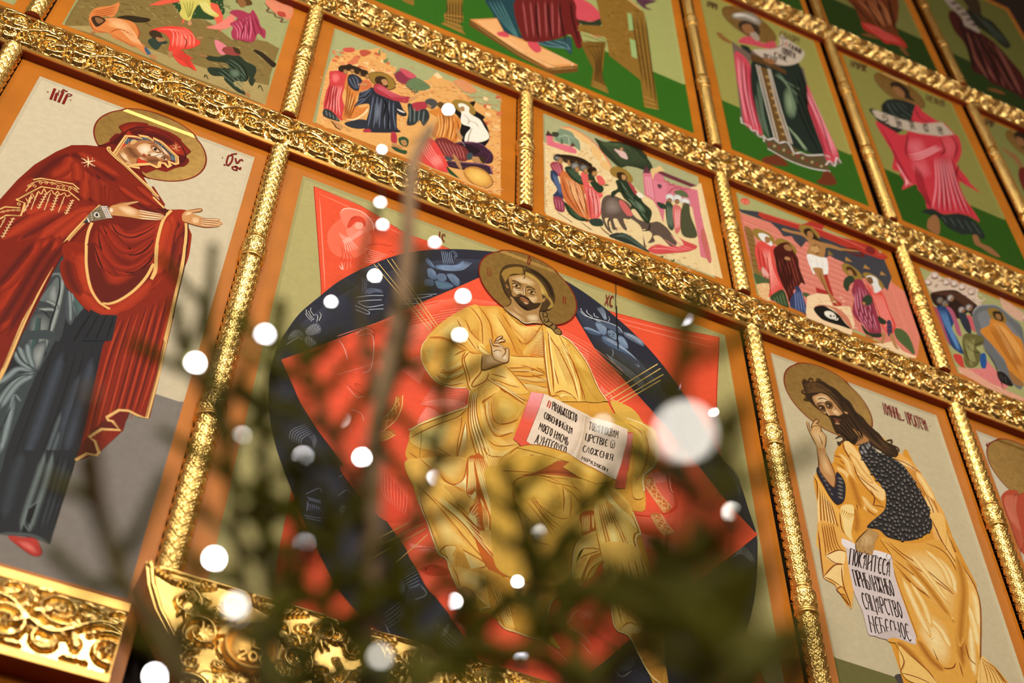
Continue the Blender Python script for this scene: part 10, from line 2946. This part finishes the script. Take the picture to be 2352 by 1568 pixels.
# ---------------------------------------------------------------- carved bracket over the gate, lower left
def gate_crest():
    t = tag(empty('gate_crest', (.8, -.05, 2.7)), 'gilded crest carved with big scrolls, standing below the seated figure in gold', 'carving'); inv = Matrix.Translation(-t.location)
    y = -.10; zt = 3.142
    prof = [(.163, zt), (.176, 3.0975), (.198, 3.0536), (.2336, 3.0067), (.2566, 2.9543), (.266, 2.92), (.27, 2.80), (.27, 2.70)]
    nz, nx = 330, 1000
    z = np.linspace(zt, 2.70, nz); pz = np.array(prof)[::-1]; xl = np.interp(z, pz[:, 1], pz[:, 0]); s = np.linspace(0, 1, nx)
    X = xl[None]+(1.5-xl[None])*s[:, None]; Z = np.repeat(z[None], nx, 0); H = np.zeros_like(X)
    def stroke(p, w, h, w1=None, rope=0):
        nonlocal H
        p = np.array(p); n = len(p)-1; w1 = w if w1 is None else w1
        xa, xb = p[:, 0].min()-.02, p[:, 0].max()+.02; i0 = max(0, int((xa-.27)/1.23*nx)-2); i1 = min(nx, int((xb-.16)/1.34*nx)+3)
        k0 = max(0, int((zt-p[:, 1].max()-.03)/.442*nz)); k1 = min(nz, int((zt-p[:, 1].min()+.03)/.442*nz))
        if i1 <= i0 or k1 <= k0: return
        x, q = X[i0:i1, k0:k1], Z[i0:i1, k0:k1]; best = np.zeros_like(x); l0 = 0
        for i in range(n):
            a, b = p[i], p[i+1]; d = b-a; L = math.hypot(*d); tt = np.clip(((x-a[0])*d[0]+(q-a[1])*d[1])/(L*L+1e-12), 0, 1); r = np.hypot(x-a[0]-tt*d[0], q-a[1]-tt*d[1])
            ww = w+(w1-w)*(i+tt)/n; hh = h*np.sqrt(np.clip(1-(r/ww)**2, 0, 1))
            if rope: hh = hh*(.72+.28*np.sin((l0+tt*L)/rope*6.28))
            best = np.maximum(best, hh); l0 += L
        H[i0:i1, k0:k1] = np.maximum(H[i0:i1, k0:k1], best)
    def spi(cx, cz, r0, r1, a0, turns, w0, w1, h, sg=1, rope=0):
        tt = np.linspace(0, 1, 26); a = a0+sg*turns*6.283*tt; r = r0+(r1-r0)*tt; stroke(np.c_[cx+r*np.cos(a), cz+r*np.sin(a)], w0, h, w1, rope)
    def leafs(cx, cz, a, L, n=5):
        for k in range(n):
            b = a+(k-(n-1)/2)*.42; e = L*(1-.12*abs(k-(n-1)/2)); stroke([(cx, cz), (cx+.5*e*math.cos(b), cz+.5*e*math.sin(b)), (cx+e*math.cos(b+.15), cz+e*math.sin(b+.15))], .0075, .008, .002)
    for m in range(8):
        x = .235+m*.165; f = 1 if m % 2 else -1
        stroke([(x-.055, zt-.012), (x-.02, zt-.026), (x+.02, zt-.026), (x+.05, zt-.014)], .009, .011, .006, .0085)
        spi(x+.01, zt-.062, .030, .008, 1.5, 1.3, .006, .003, .010, f); spi(x+.085, zt-.045, .026, .007, 3.6, 1.3, .006, .003, .010, -f)
        leafs(x+.01, zt-.064, -1.2, .04); leafs(x+.085, zt-.05, -2.0, .036)
        stroke([(x-.05, zt-.09), (x-.03, zt-.12), (x-.035, zt-.155)], .008, .010, .005, .008)
        spi(x+.045, zt-.118, .036, .010, 4.4, 1.35, .0075, .0035, .012, f); leafs(x+.045, zt-.12, .4, .042, 6)
        spi(x-.03, zt-.185, .030, .009, 1.0, 1.3, .0065, .003, .011, -f); leafs(x-.03, zt-.187, 2.6, .036); leafs(x+.07, zt-.19, -1.4, .06, 7)
        spi(x+.05, zt-.235, .036, .010, 2.4, 1.35, .0075, .0035, .012, f); leafs(x-.03, zt-.26, 1.2, .05, 6)
    rg = np.random.RandomState(5)
    for m in range(360):
        x, zq, a = rg.uniform(.24, 1.4), zt-rg.uniform(.03, .30), rg.uniform(0, 6.28)
        spi(x, zq, rg.uniform(.009, .019), .003, a, 1.15, .0046, .0024, .0085, 1 if m % 2 else -1)
    stroke(np.c_[xl[:250]+.008, z[:250]], .004, .006); stroke([(.17, zt-.006), (1.5, zt-.006)], .004, .006)
    Y = y-H
    me = grid_mesh('carved_front', X[::-1], Y[::-1], Z[::-1]); me.transform(inv); link('carved_front', me, t, [M['column']])
    v, f = [], []
    pts = [(1.5, zt)]+prof
    for px, pz_ in pts: v += [(px, y+.002, pz_), (px, -.02, pz_)]
    for i in range(len(pts)-1): f.append((2*i, 2*i+1, 2*i+3, 2*i+2))
    me = pydata('crest_edge', v, f); me.transform(inv); link('crest_edge', me, t, [M['wood']])
    # dated medallion
    cx, cz, r = .364, 3.016, .047
    mv = empty('medallion'); mv.parent = t
    prof2 = [(0, -.021), (r*.84, -.020), (r*.86, -.014), (r*.91, -.014), (r*.94, -.026), (r*.99, -.025), (r*1.02, -.014), (r*1.02, .0)]
    th = np.linspace(0, 2*np.pi, 73)[:, None]; pr = np.array(prof2)
    me = grid_mesh('disc', cx+pr[:, 0][None]*np.cos(th), y+pr[:, 1][None]+0*th, cz+pr[:, 0][None]*np.sin(th)); me.transform(inv); link('disc', me, mv, [M['ledge']])
    cv = Canvas(0, 0); cv.step = 0
    letters(cv, (1, 1, 1, 1), .0034, '200', np.array((cx-.02, cz-.034)), np.array((cx+.03, cz-.034)), np.array((cx-.02, cz-.016)))
    letters(cv, (1, 1, 1, 1), .0036, 'Ц', np.array((cx+.0, cz-.008)), np.array((cx+.022, cz-.008)), np.array((cx, cz+.026)))
    v = [(p[0], y-.0225, p[2]) for p in cv.v]; n = len(v); v += [(p[0], y-.0265, p[2]) for p in cv.v]
    f = [tuple(n+i for i in q) for q in cv.f]
    for q in cv.f: f += [(q[i], q[(i+1) % len(q)], n+q[(i+1) % len(q)], n+q[i]) for i in range(len(q))]
    me = pydata('raised_lettering', v, f); me.transform(inv); link('raised_lettering', me, mv, [M['satin']])
    return t
gate_crest()
# ---------------------------------------------------------------- icons
ZD, ZF, ZP = (2.62, 4.655), (4.79, 5.472), (5.6, 7.006)
G = {}
icon('icon', 'large icon of a bearded haloed figure in golden robes seated with an open book', (.238, 1.574)+ZD, (.286, 1.521, 3.0, 4.594), 'aea064', PAINT.get('christ'))
icon('icon', 'icon of a standing haloed woman in a dark red veil, hands held out', (-.445, .187)+ZD, (-.39, .157, 3.135, 4.594), 'cbb995', PAINT.get('mary'), '80766a', 3.655)
icon('icon', 'icon of a wild-haired bearded man in camel hair holding a lettered scroll', (1.634, 2.264)+ZD, (1.667, 2.222, 3.135, 4.594), 'c6b48c', PAINT.get('john'), '6b6434', 3.531)
icon('icon', 'icon of a red-winged haloed figure cut by the right frame edge', (2.322, 2.95)+ZD, (2.36, 2.91, 3.135, 4.594), 'cdbc9c', PAINT.get('angel'), '6b6434', 3.531)
FT = 5.418
icon('icon', 'small icon of three figures thrown down on brown rocks below a star', (-.445, .187)+ZF, (-.405, .144, 4.862, FT), '9c9a62', PAINT.get('rocks'))
icon('icon', 'small icon of a man in white wrappings beside an open tomb', (.238, .878)+ZF, (.278, .825, 4.862, FT), 'a5a26c', PAINT.get('tomb'))
icon('icon', 'small icon of a rider on a donkey before pink city walls', (.93, 1.574)+ZF, (.970, 1.521, 4.862, FT), 'a9a473', PAINT.get('rider'))
icon('icon', 'small icon of a man on a red cross above a skull in a cave', (1.634, 2.264)+ZF, (1.662, 2.221, 4.862, FT), 'a8a468', PAINT.get('cross'))
icon('icon', 'small icon of a golden-robed figure in a grey oval among white rocks', (2.322, 2.95)+ZF, (2.372, 2.91, 4.862, FT), 'a8a468', PAINT.get('descent'))
icon('icon', 'small icon board left of the crouching figures, only its orange border in view', (-1.14, -.495)+ZF, (-1.1, -.53, 4.862, FT), '9c9a62', None)
icon('icon', 'large icon of an enthroned figure on green ground, only feet and throne in view', (.238, 1.574)+ZP, (.29, 1.536, 5.7, 6.955), 'a3a35e', PAINT.get('throne'), '2f6216', 6.045)
icon('icon', 'icon of a crowned haloed figure in a fur-edged cloak holding up a curling scroll', (1.634, 2.264)+ZP, (1.682, 2.235, 5.7, 6.955), '9b9249', PAINT.get('king'), '2f5d16', 6.05)
icon('icon', 'icon of a haloed barefoot man in a bright pink robe holding a level scroll', (2.33, 2.985)+ZP, (2.374, 2.928, 5.7, 6.955), '8d8642', PAINT.get('pink'), '28500f', 6.055)
icon('icon', 'icon of a haloed figure raising one arm, cut by the right frame edge', (3.06, 3.7)+ZP, (3.09, 3.66, 5.7, 6.955), '827f42', PAINT.get('arm'), '28500f', 6.055)
ZT = (7.14, 8.6)
icon('icon', 'icon at the top edge of which only a dark green strip is seen', (1.634, 2.264)+ZT, (1.66, 2.236, 7.2, 8.55), '7c7c3c', None, '2a4a12', 7.565)
icon('icon', 'icon at the top edge showing a brown robe over a red hem', (2.33, 2.985)+ZT, (2.36, 2.935, 7.2, 8.55), '76733a', PAINT.get('brown'), '22380e', 7.565)
icon('icon', 'icon of a figure in dark purple with a white scroll, in the upper right corner', (3.05, 3.75)+ZT, (3.09, 3.72, 7.2, 8.55), '6b6a30', PAINT.get('purple'), '20350f', 7.565)
BRANCH = [
  (5, 3.8, 9, 1, 4, [(190, -1380, 1977), (183, -1383, 2034), (177, -1389, 2090), (173, -1387, 2179), (176, -1382, 2261), (180, -1379, 2331), (182, -1377, 2401), (180, -1372, 2500), (183, -1362, 2573), (199, -1347, 2663)]),
  (3.2, 1.4, 11, 1.2, 8, [(178, -1387, 2088), (153, -1409, 2117), (131, -1413, 2158), (115, -1408, 2210), (108, -1401, 2247)]),
  (2.8, 2, 9, 1.1, 3, [(172, -1389, 2193), (182, -1395, 2269), (184, -1408, 2320), (182, -1416, 2366)]),
  (2.4, 1.6, 8, 0.8, 2, [(172, -1384, 2220), (155, -1383, 2287), (146, -1388, 2344), (144, -1408, 2408)]),
  (3.5, 1.4, 12, 1.3, 10, [(168, -1385, 1967), (135, -1372, 2024), (115, -1374, 2089), (101, -1387, 2150), (95, -1397, 2203), (91, -1399, 2268)]),
  (3, 1.3, 11, 1.2, 7, [(152, -1393, 1956), (117, -1383, 2016), (96, -1383, 2080), (83, -1394, 2116), (59, -1386, 2176), (38, -1391, 2203), (25, -1389, 2244)]),
  (2.4, 1.1, 10, 1.1, 4, [(86, -1391, 2112), (72, -1374, 2186), (53, -1370, 2248), (39, -1370, 2342)]),
  (5, 2.2, 11, 1.8, 4, [(106, -1428, 1913), (77, -1423, 1938), (69, -1418, 1958), (44, -1406, 1995), (26, -1403, 2028), (11, -1400, 2060), (5, -1396, 2079)]),
  (2, 1, 9, 1, 1, [(53, -1408, 1984), (31, -1390, 2000), (13, -1381, 2016), (4, -1373, 2030)]),
  (3, 2.4, 5, 0.5, 0, [(21, -1402, 2039), (6, -1445, 2040), (-6, -1487, 2038)]),
  (3, 1.3, 11, 1.2, 7, [(187, -1385, 2059), (200, -1397, 2114), (208, -1406, 2164), (208, -1411, 2223), (210, -1416, 2279)]),
  (3.4, 1.4, 11, 1.2, 7, [(194, -1408, 1960), (236, -1421, 2020), (269, -1423, 2067), (289, -1429, 2110), (306, -1437, 2142), (315, -1439, 2162)]),
  (3.4, 1.4, 11, 1.3, 9, [(268, -1450, 1950), (267, -1440, 2014), (259, -1439, 2064), (254, -1437, 2109), (247, -1430, 2150)]),
  (3.8, 1.6, 12, 1.2, 8, [(241, -1642, 1815), (238, -1640, 1862), (240, -1642, 1907), (236, -1646, 1954), (240, -1643, 2001), (250, -1642, 2045), (262, -1640, 2086)]),
  (2.6, 1.2, 11, 1, 4, [(240, -1640, 1895), (251, -1651, 1930), (259, -1657, 1971)]),
  (3.4, 1.4, 13, 1.3, 9, [(231, -1690, 1778), (223, -1685, 1803), (219, -1673, 1828), (218, -1652, 1865), (218, -1645, 1891)]),
  (3, 1.3, 12, 1.3, 7, [(255, -1592, 1847), (261, -1577, 1899), (266, -1567, 1944), (271, -1567, 1976)]),
  (3, 1.3, 12, 1.3, 9, [(199, -1438, 1931), (204, -1416, 1991), (197, -1407, 2033), (188, -1403, 2079)]),
  (3, 1.3, 12, 1.3, 9, [(126, -1432, 1912), (142, -1417, 1965), (150, -1409, 2014), (150, -1410, 2062), (136, -1411, 2101)]),
  (3, 1.3, 12, 1.3, 8, [(260, -1499, 1910), (267, -1484, 1964), (267, -1464, 2014), (276, -1459, 2053)]),
  (2.6, 1.2, 12, 1.2, 6, [(232, -1450, 1931), (237, -1440, 1980), (230, -1430, 2021), (235, -1429, 2052)]),
  (2.6, 1.2, 12, 1.2, 6, [(247, -1642, 1810), (252, -1631, 1844), (264, -1628, 1879), (270, -1623, 1916)]),
  (2.6, 1.2, 12, 1.2, 6, [(123, -1415, 1943), (126, -1400, 2034), (132, -1394, 2085), (123, -1391, 2128)]),
]
BULB = [
  (219, -1335, 2732, 60),
  (186, -1223, 2803, 25),
  (176, -1291, 2600, 20),
  (185, -1276, 2589, 20),
  (235, -1282, 2583, 20),
  (190, -1255, 2538, 60),
  (165, -1207, 2543, 30),
  (248, -1331, 2448, 40),
  (256, -1307, 2428, 40),
  (83, -1417, 2211, 30),
  (48, -1391, 2193, 60),
  (200, -1307, 2383, 30),
  (220, -1259, 2465, 7),
  (183, -1253, 2342, 12),
  (131, -1372, 2164, 55),
  (184, -1318, 2237, 60),
  (96, -1326, 2213, 14),
  (253, -1277, 2285, 30),
  (149, -1337, 2125, 18),
  (93, -1355, 2074, 80),
  (96, -1442, 1971, 12),
  (97, -1440, 1968, 5),
  (307, -1195, 2246, 60),
  (293, -1210, 2203, 9),
  (423, -1058, 2421, 60),
  (354, -1220, 2186, 60),
  (353, -1255, 2287, 8),
  (82, -1308, 2018, 90),
  (176, -1436, 1971, 5),
  (403, -1422, 2396, 60),
  (414, -1381, 2363, 45),
  (615, -1148, 2666, 30),
  (139, -1794, 1769, 13),
  (417, -1426, 2184, 14),
  (428, -1368, 2124, 10),
  (551, -1099, 2343, 20),
  (302, -1460, 2185, 5),
]
# ---------------------------------------------------------------- fir tree in front, hung with fairy lights (millimetres)
M['shoot'] = mat('young_fir_bark', (.34, .215, .115, 1), .8, noise=.3, scale=60)
M['bark'] = mat('fir_bark', (.11, .078, .018, 1), .8, noise=.3, scale=60)
M['needle'] = mat('fir_needle', (.19, .19, .012, 1), .5, noise=.25, scale=20, spec=.3)
M['wire'] = mat('green_wire', (.01, .03, .01, 1), .5)
def tube(v, f, p, r0, r1, n=6):
    p = [Vector(q) for q in p]; b = len(v); a = Vector((.3, .8, .52)).normalized()
    for i, q in enumerate(p):
        t = (p[min(i+1, len(p)-1)]-p[max(i-1, 0)]).normalized(); e = t.cross(a).normalized(); g = t.cross(e); r = r0+(r1-r0)*i/(len(p)-1)
        v += [tuple(q+r*(math.cos(k*6.2832/n)*e+math.sin(k*6.2832/n)*g)) for k in range(n)]
    for i in range(len(p)-1):
        for k in range(n): f.append((b+i*n+k, b+i*n+(k+1) % n, b+(i+1)*n+(k+1) % n, b+(i+1)*n+k))
    f.append(tuple(b+k for k in range(n))[::-1]); f.append(tuple(b+(len(p)-1)*n+k for k in range(n)))
def spline3(p, k=6):
    p = [Vector(q) for q in p]; out = []
    for i in range(len(p)-1):
        b, c = p[i], p[i+1]; a = p[i-1] if i else 2*b-c; d = p[i+2] if i+2 < len(p) else 2*c-b
        for j in range(k):
            t = j/k; out.append(.5*(2*b+(c-a)*t+(2*a-5*b+4*c-d)*t*t+(3*b-a-3*c+d)*t**3))
    return out+[p[-1]]
def needles(v, f, p, ln, dens, rg):
    L = sum((p[i+1]-p[i]).length for i in range(len(p)-1)); n = int(L/.00015*dens)
    for _ in range(n):
        s = rg.random()*(len(p)-1.001); i = int(s); q = p[i].lerp(p[i+1], s-i); t = (p[i+1]-p[i]).normalized()
        e = t.cross(Vector((rg.gauss(0, 1), rg.gauss(0, 1), rg.gauss(0, 1)))).normalized(); d = (t*rg.uniform(.55, 1.1)+e*rg.uniform(.5, .9)).normalized()*ln*rg.uniform(.7, 1.15); w = t.cross(e)*.0007; h = d.cross(w).normalized()*.0005
        b = len(v); v += [tuple(q-w), tuple(q+w), tuple(q+d*.7+w*.9), tuple(q+d), tuple(q+d*.7-w*.9), tuple(q+d*.45+h)]
        f += [(b, b+1, b+5), (b+1, b+2, b+5), (b+2, b+3, b+5), (b+3, b+4, b+5), (b+4, b, b+5), (b, b+4, b+3, b+2, b+1)]
LAMPS = [Vector(b[:3])/1000 for b in BULB]
rg = random.Random(21); P0 = Vector(BRANCH[0][5][0])/1000
TRX, TRY = P0.x+.02, P0.y-.01
tree = tag(empty('fir_tree', (TRX, TRY, 0)), 'green fir tree rising out of focus in front of the gilded wall', 'tree'); TI = Matrix.Translation(-tree.location)
v, f = [], []; tube(v, f, spline3([(TRX, TRY, 0), (TRX+.004, TRY, .7), (TRX-.004, TRY+.003, 1.4), tuple(P0), tuple(P0+Vector((0, 0, .02)))]), .028, .005, 10)
me = pydata('trunk', v, f, True); me.transform(TI); link('trunk', me, tree, [M['bark']])
for bi, (r0, r1, nl, dn, lat, pts) in enumerate(BRANCH):
    q = [Vector(t)/1000 for t in pts]
    if bi and q[0].z < P0.z+.03: q = [Vector((TRX, TRY, q[0].z-.16+.012*bi % .1))]+q
    p = spline3(q); v, f = [], []; tube(v, f, p, r0*.0015, r1*.0014)
    nv, nf = [], []; nd = [k for k in range(len(p)) if not (bi == 0 and k > .62*len(p))]
    needles(nv, nf, [p[k] for k in nd], nl*.00068, dn, rg)
    if bi == 0: needles(nv, nf, p[nd[-1]:], .0035, .35, rg)
    for k in range(lat):                # side shoots
        i = int((.22+.74*(k+rg.random()*.5)/lat)*(len(p)-2)); t = (p[i+1]-p[i]).normalized(); sd = 1 if k % 2 else -1
        e = (t.cross(Vector((.4, .9, -.1))).normalized()*sd+Vector((rg.uniform(-.3, .3), rg.uniform(-.4, .4), .1))).normalized(); l = rg.uniform(.028, .058)*(1.1-.5*i/len(p))
        if bi in (0, 2, 3): l *= .5
        s = spline3([p[i], p[i]+(t*.6+e*.7)*l*.5, p[i]+(t*.9+e*.9)*l]); tube(v, f, s, .0013, .0008, 5); needles(nv, nf, s, nl*.00065, dn*1.1, rg)
    me = pydata('branch', v, f, True); me.transform(TI); b = link('branch', me, tree, [M['shoot' if bi in (0, 9) else 'bark']])
    me = pydata('needles', nv, nf); me.transform(TI); tag(link('needles', me, b, [M['needle']]), None, None, kind='stuff')
# ---------------------------------------------------------------- fairy lights
bp = [(Vector(b[:3])/1000, b[3]) for b in BULB]
sl = tag(empty('string_lights', tuple(bp[0][0])), 'string of small white fairy lights hung over the blurred fir branches', 'lights'); SI = Matrix.Translation(-sl.location)
left = bp[1:]; chain = [bp[0]]
while left:
    c = chain[-1][0]; n = min(left, key=lambda t: (t[0]-c).length); left.remove(n); chain.append(n)
v, f = [], []; pts = []
for i, (c, e) in enumerate(chain):
    pts.append(c+Vector((0, .0, -.011)))
    if i+1 < len(chain): mid = c.lerp(chain[i+1][0], .5); pts.append(mid+Vector((rg.uniform(-.004, .004), 0, -.012-.04*(chain[i+1][0]-c).length)))
tube(v, f, spline3(pts, 4), .0006, .0006, 5); me = pydata('wire', v, f, True); me.transform(SI); link('wire', me, sl, [M['wire']])
EM = {}
for c, e in chain:
    if e not in EM: EM[e] = mat('lit_bulb', (.9, .9, .9, 1), .3, emit=(1, .95, .93, 1) if e > 15 else (1, .93, .80, 1), estr=e)
    bm = bmesh.new(); bmesh.ops.create_uvsphere(bm, u_segments=14, v_segments=9, radius=.0022)
    for q in bm.verts: q.co.z *= 1.25; q.co += c
    me = bpy.data.meshes.new('bulb'); bm.to_mesh(me); bm.free(); me.transform(SI); b = link('bulb', me, sl, [EM[e]])
    v, f = [], []; tube(v, f, [c+Vector((0, 0, -.012)), c+Vector((0, 0, -.003))], .0022, .0022, 8); me = pydata('socket', v, f); me.transform(SI); link('socket', me, b, [M['wire']])
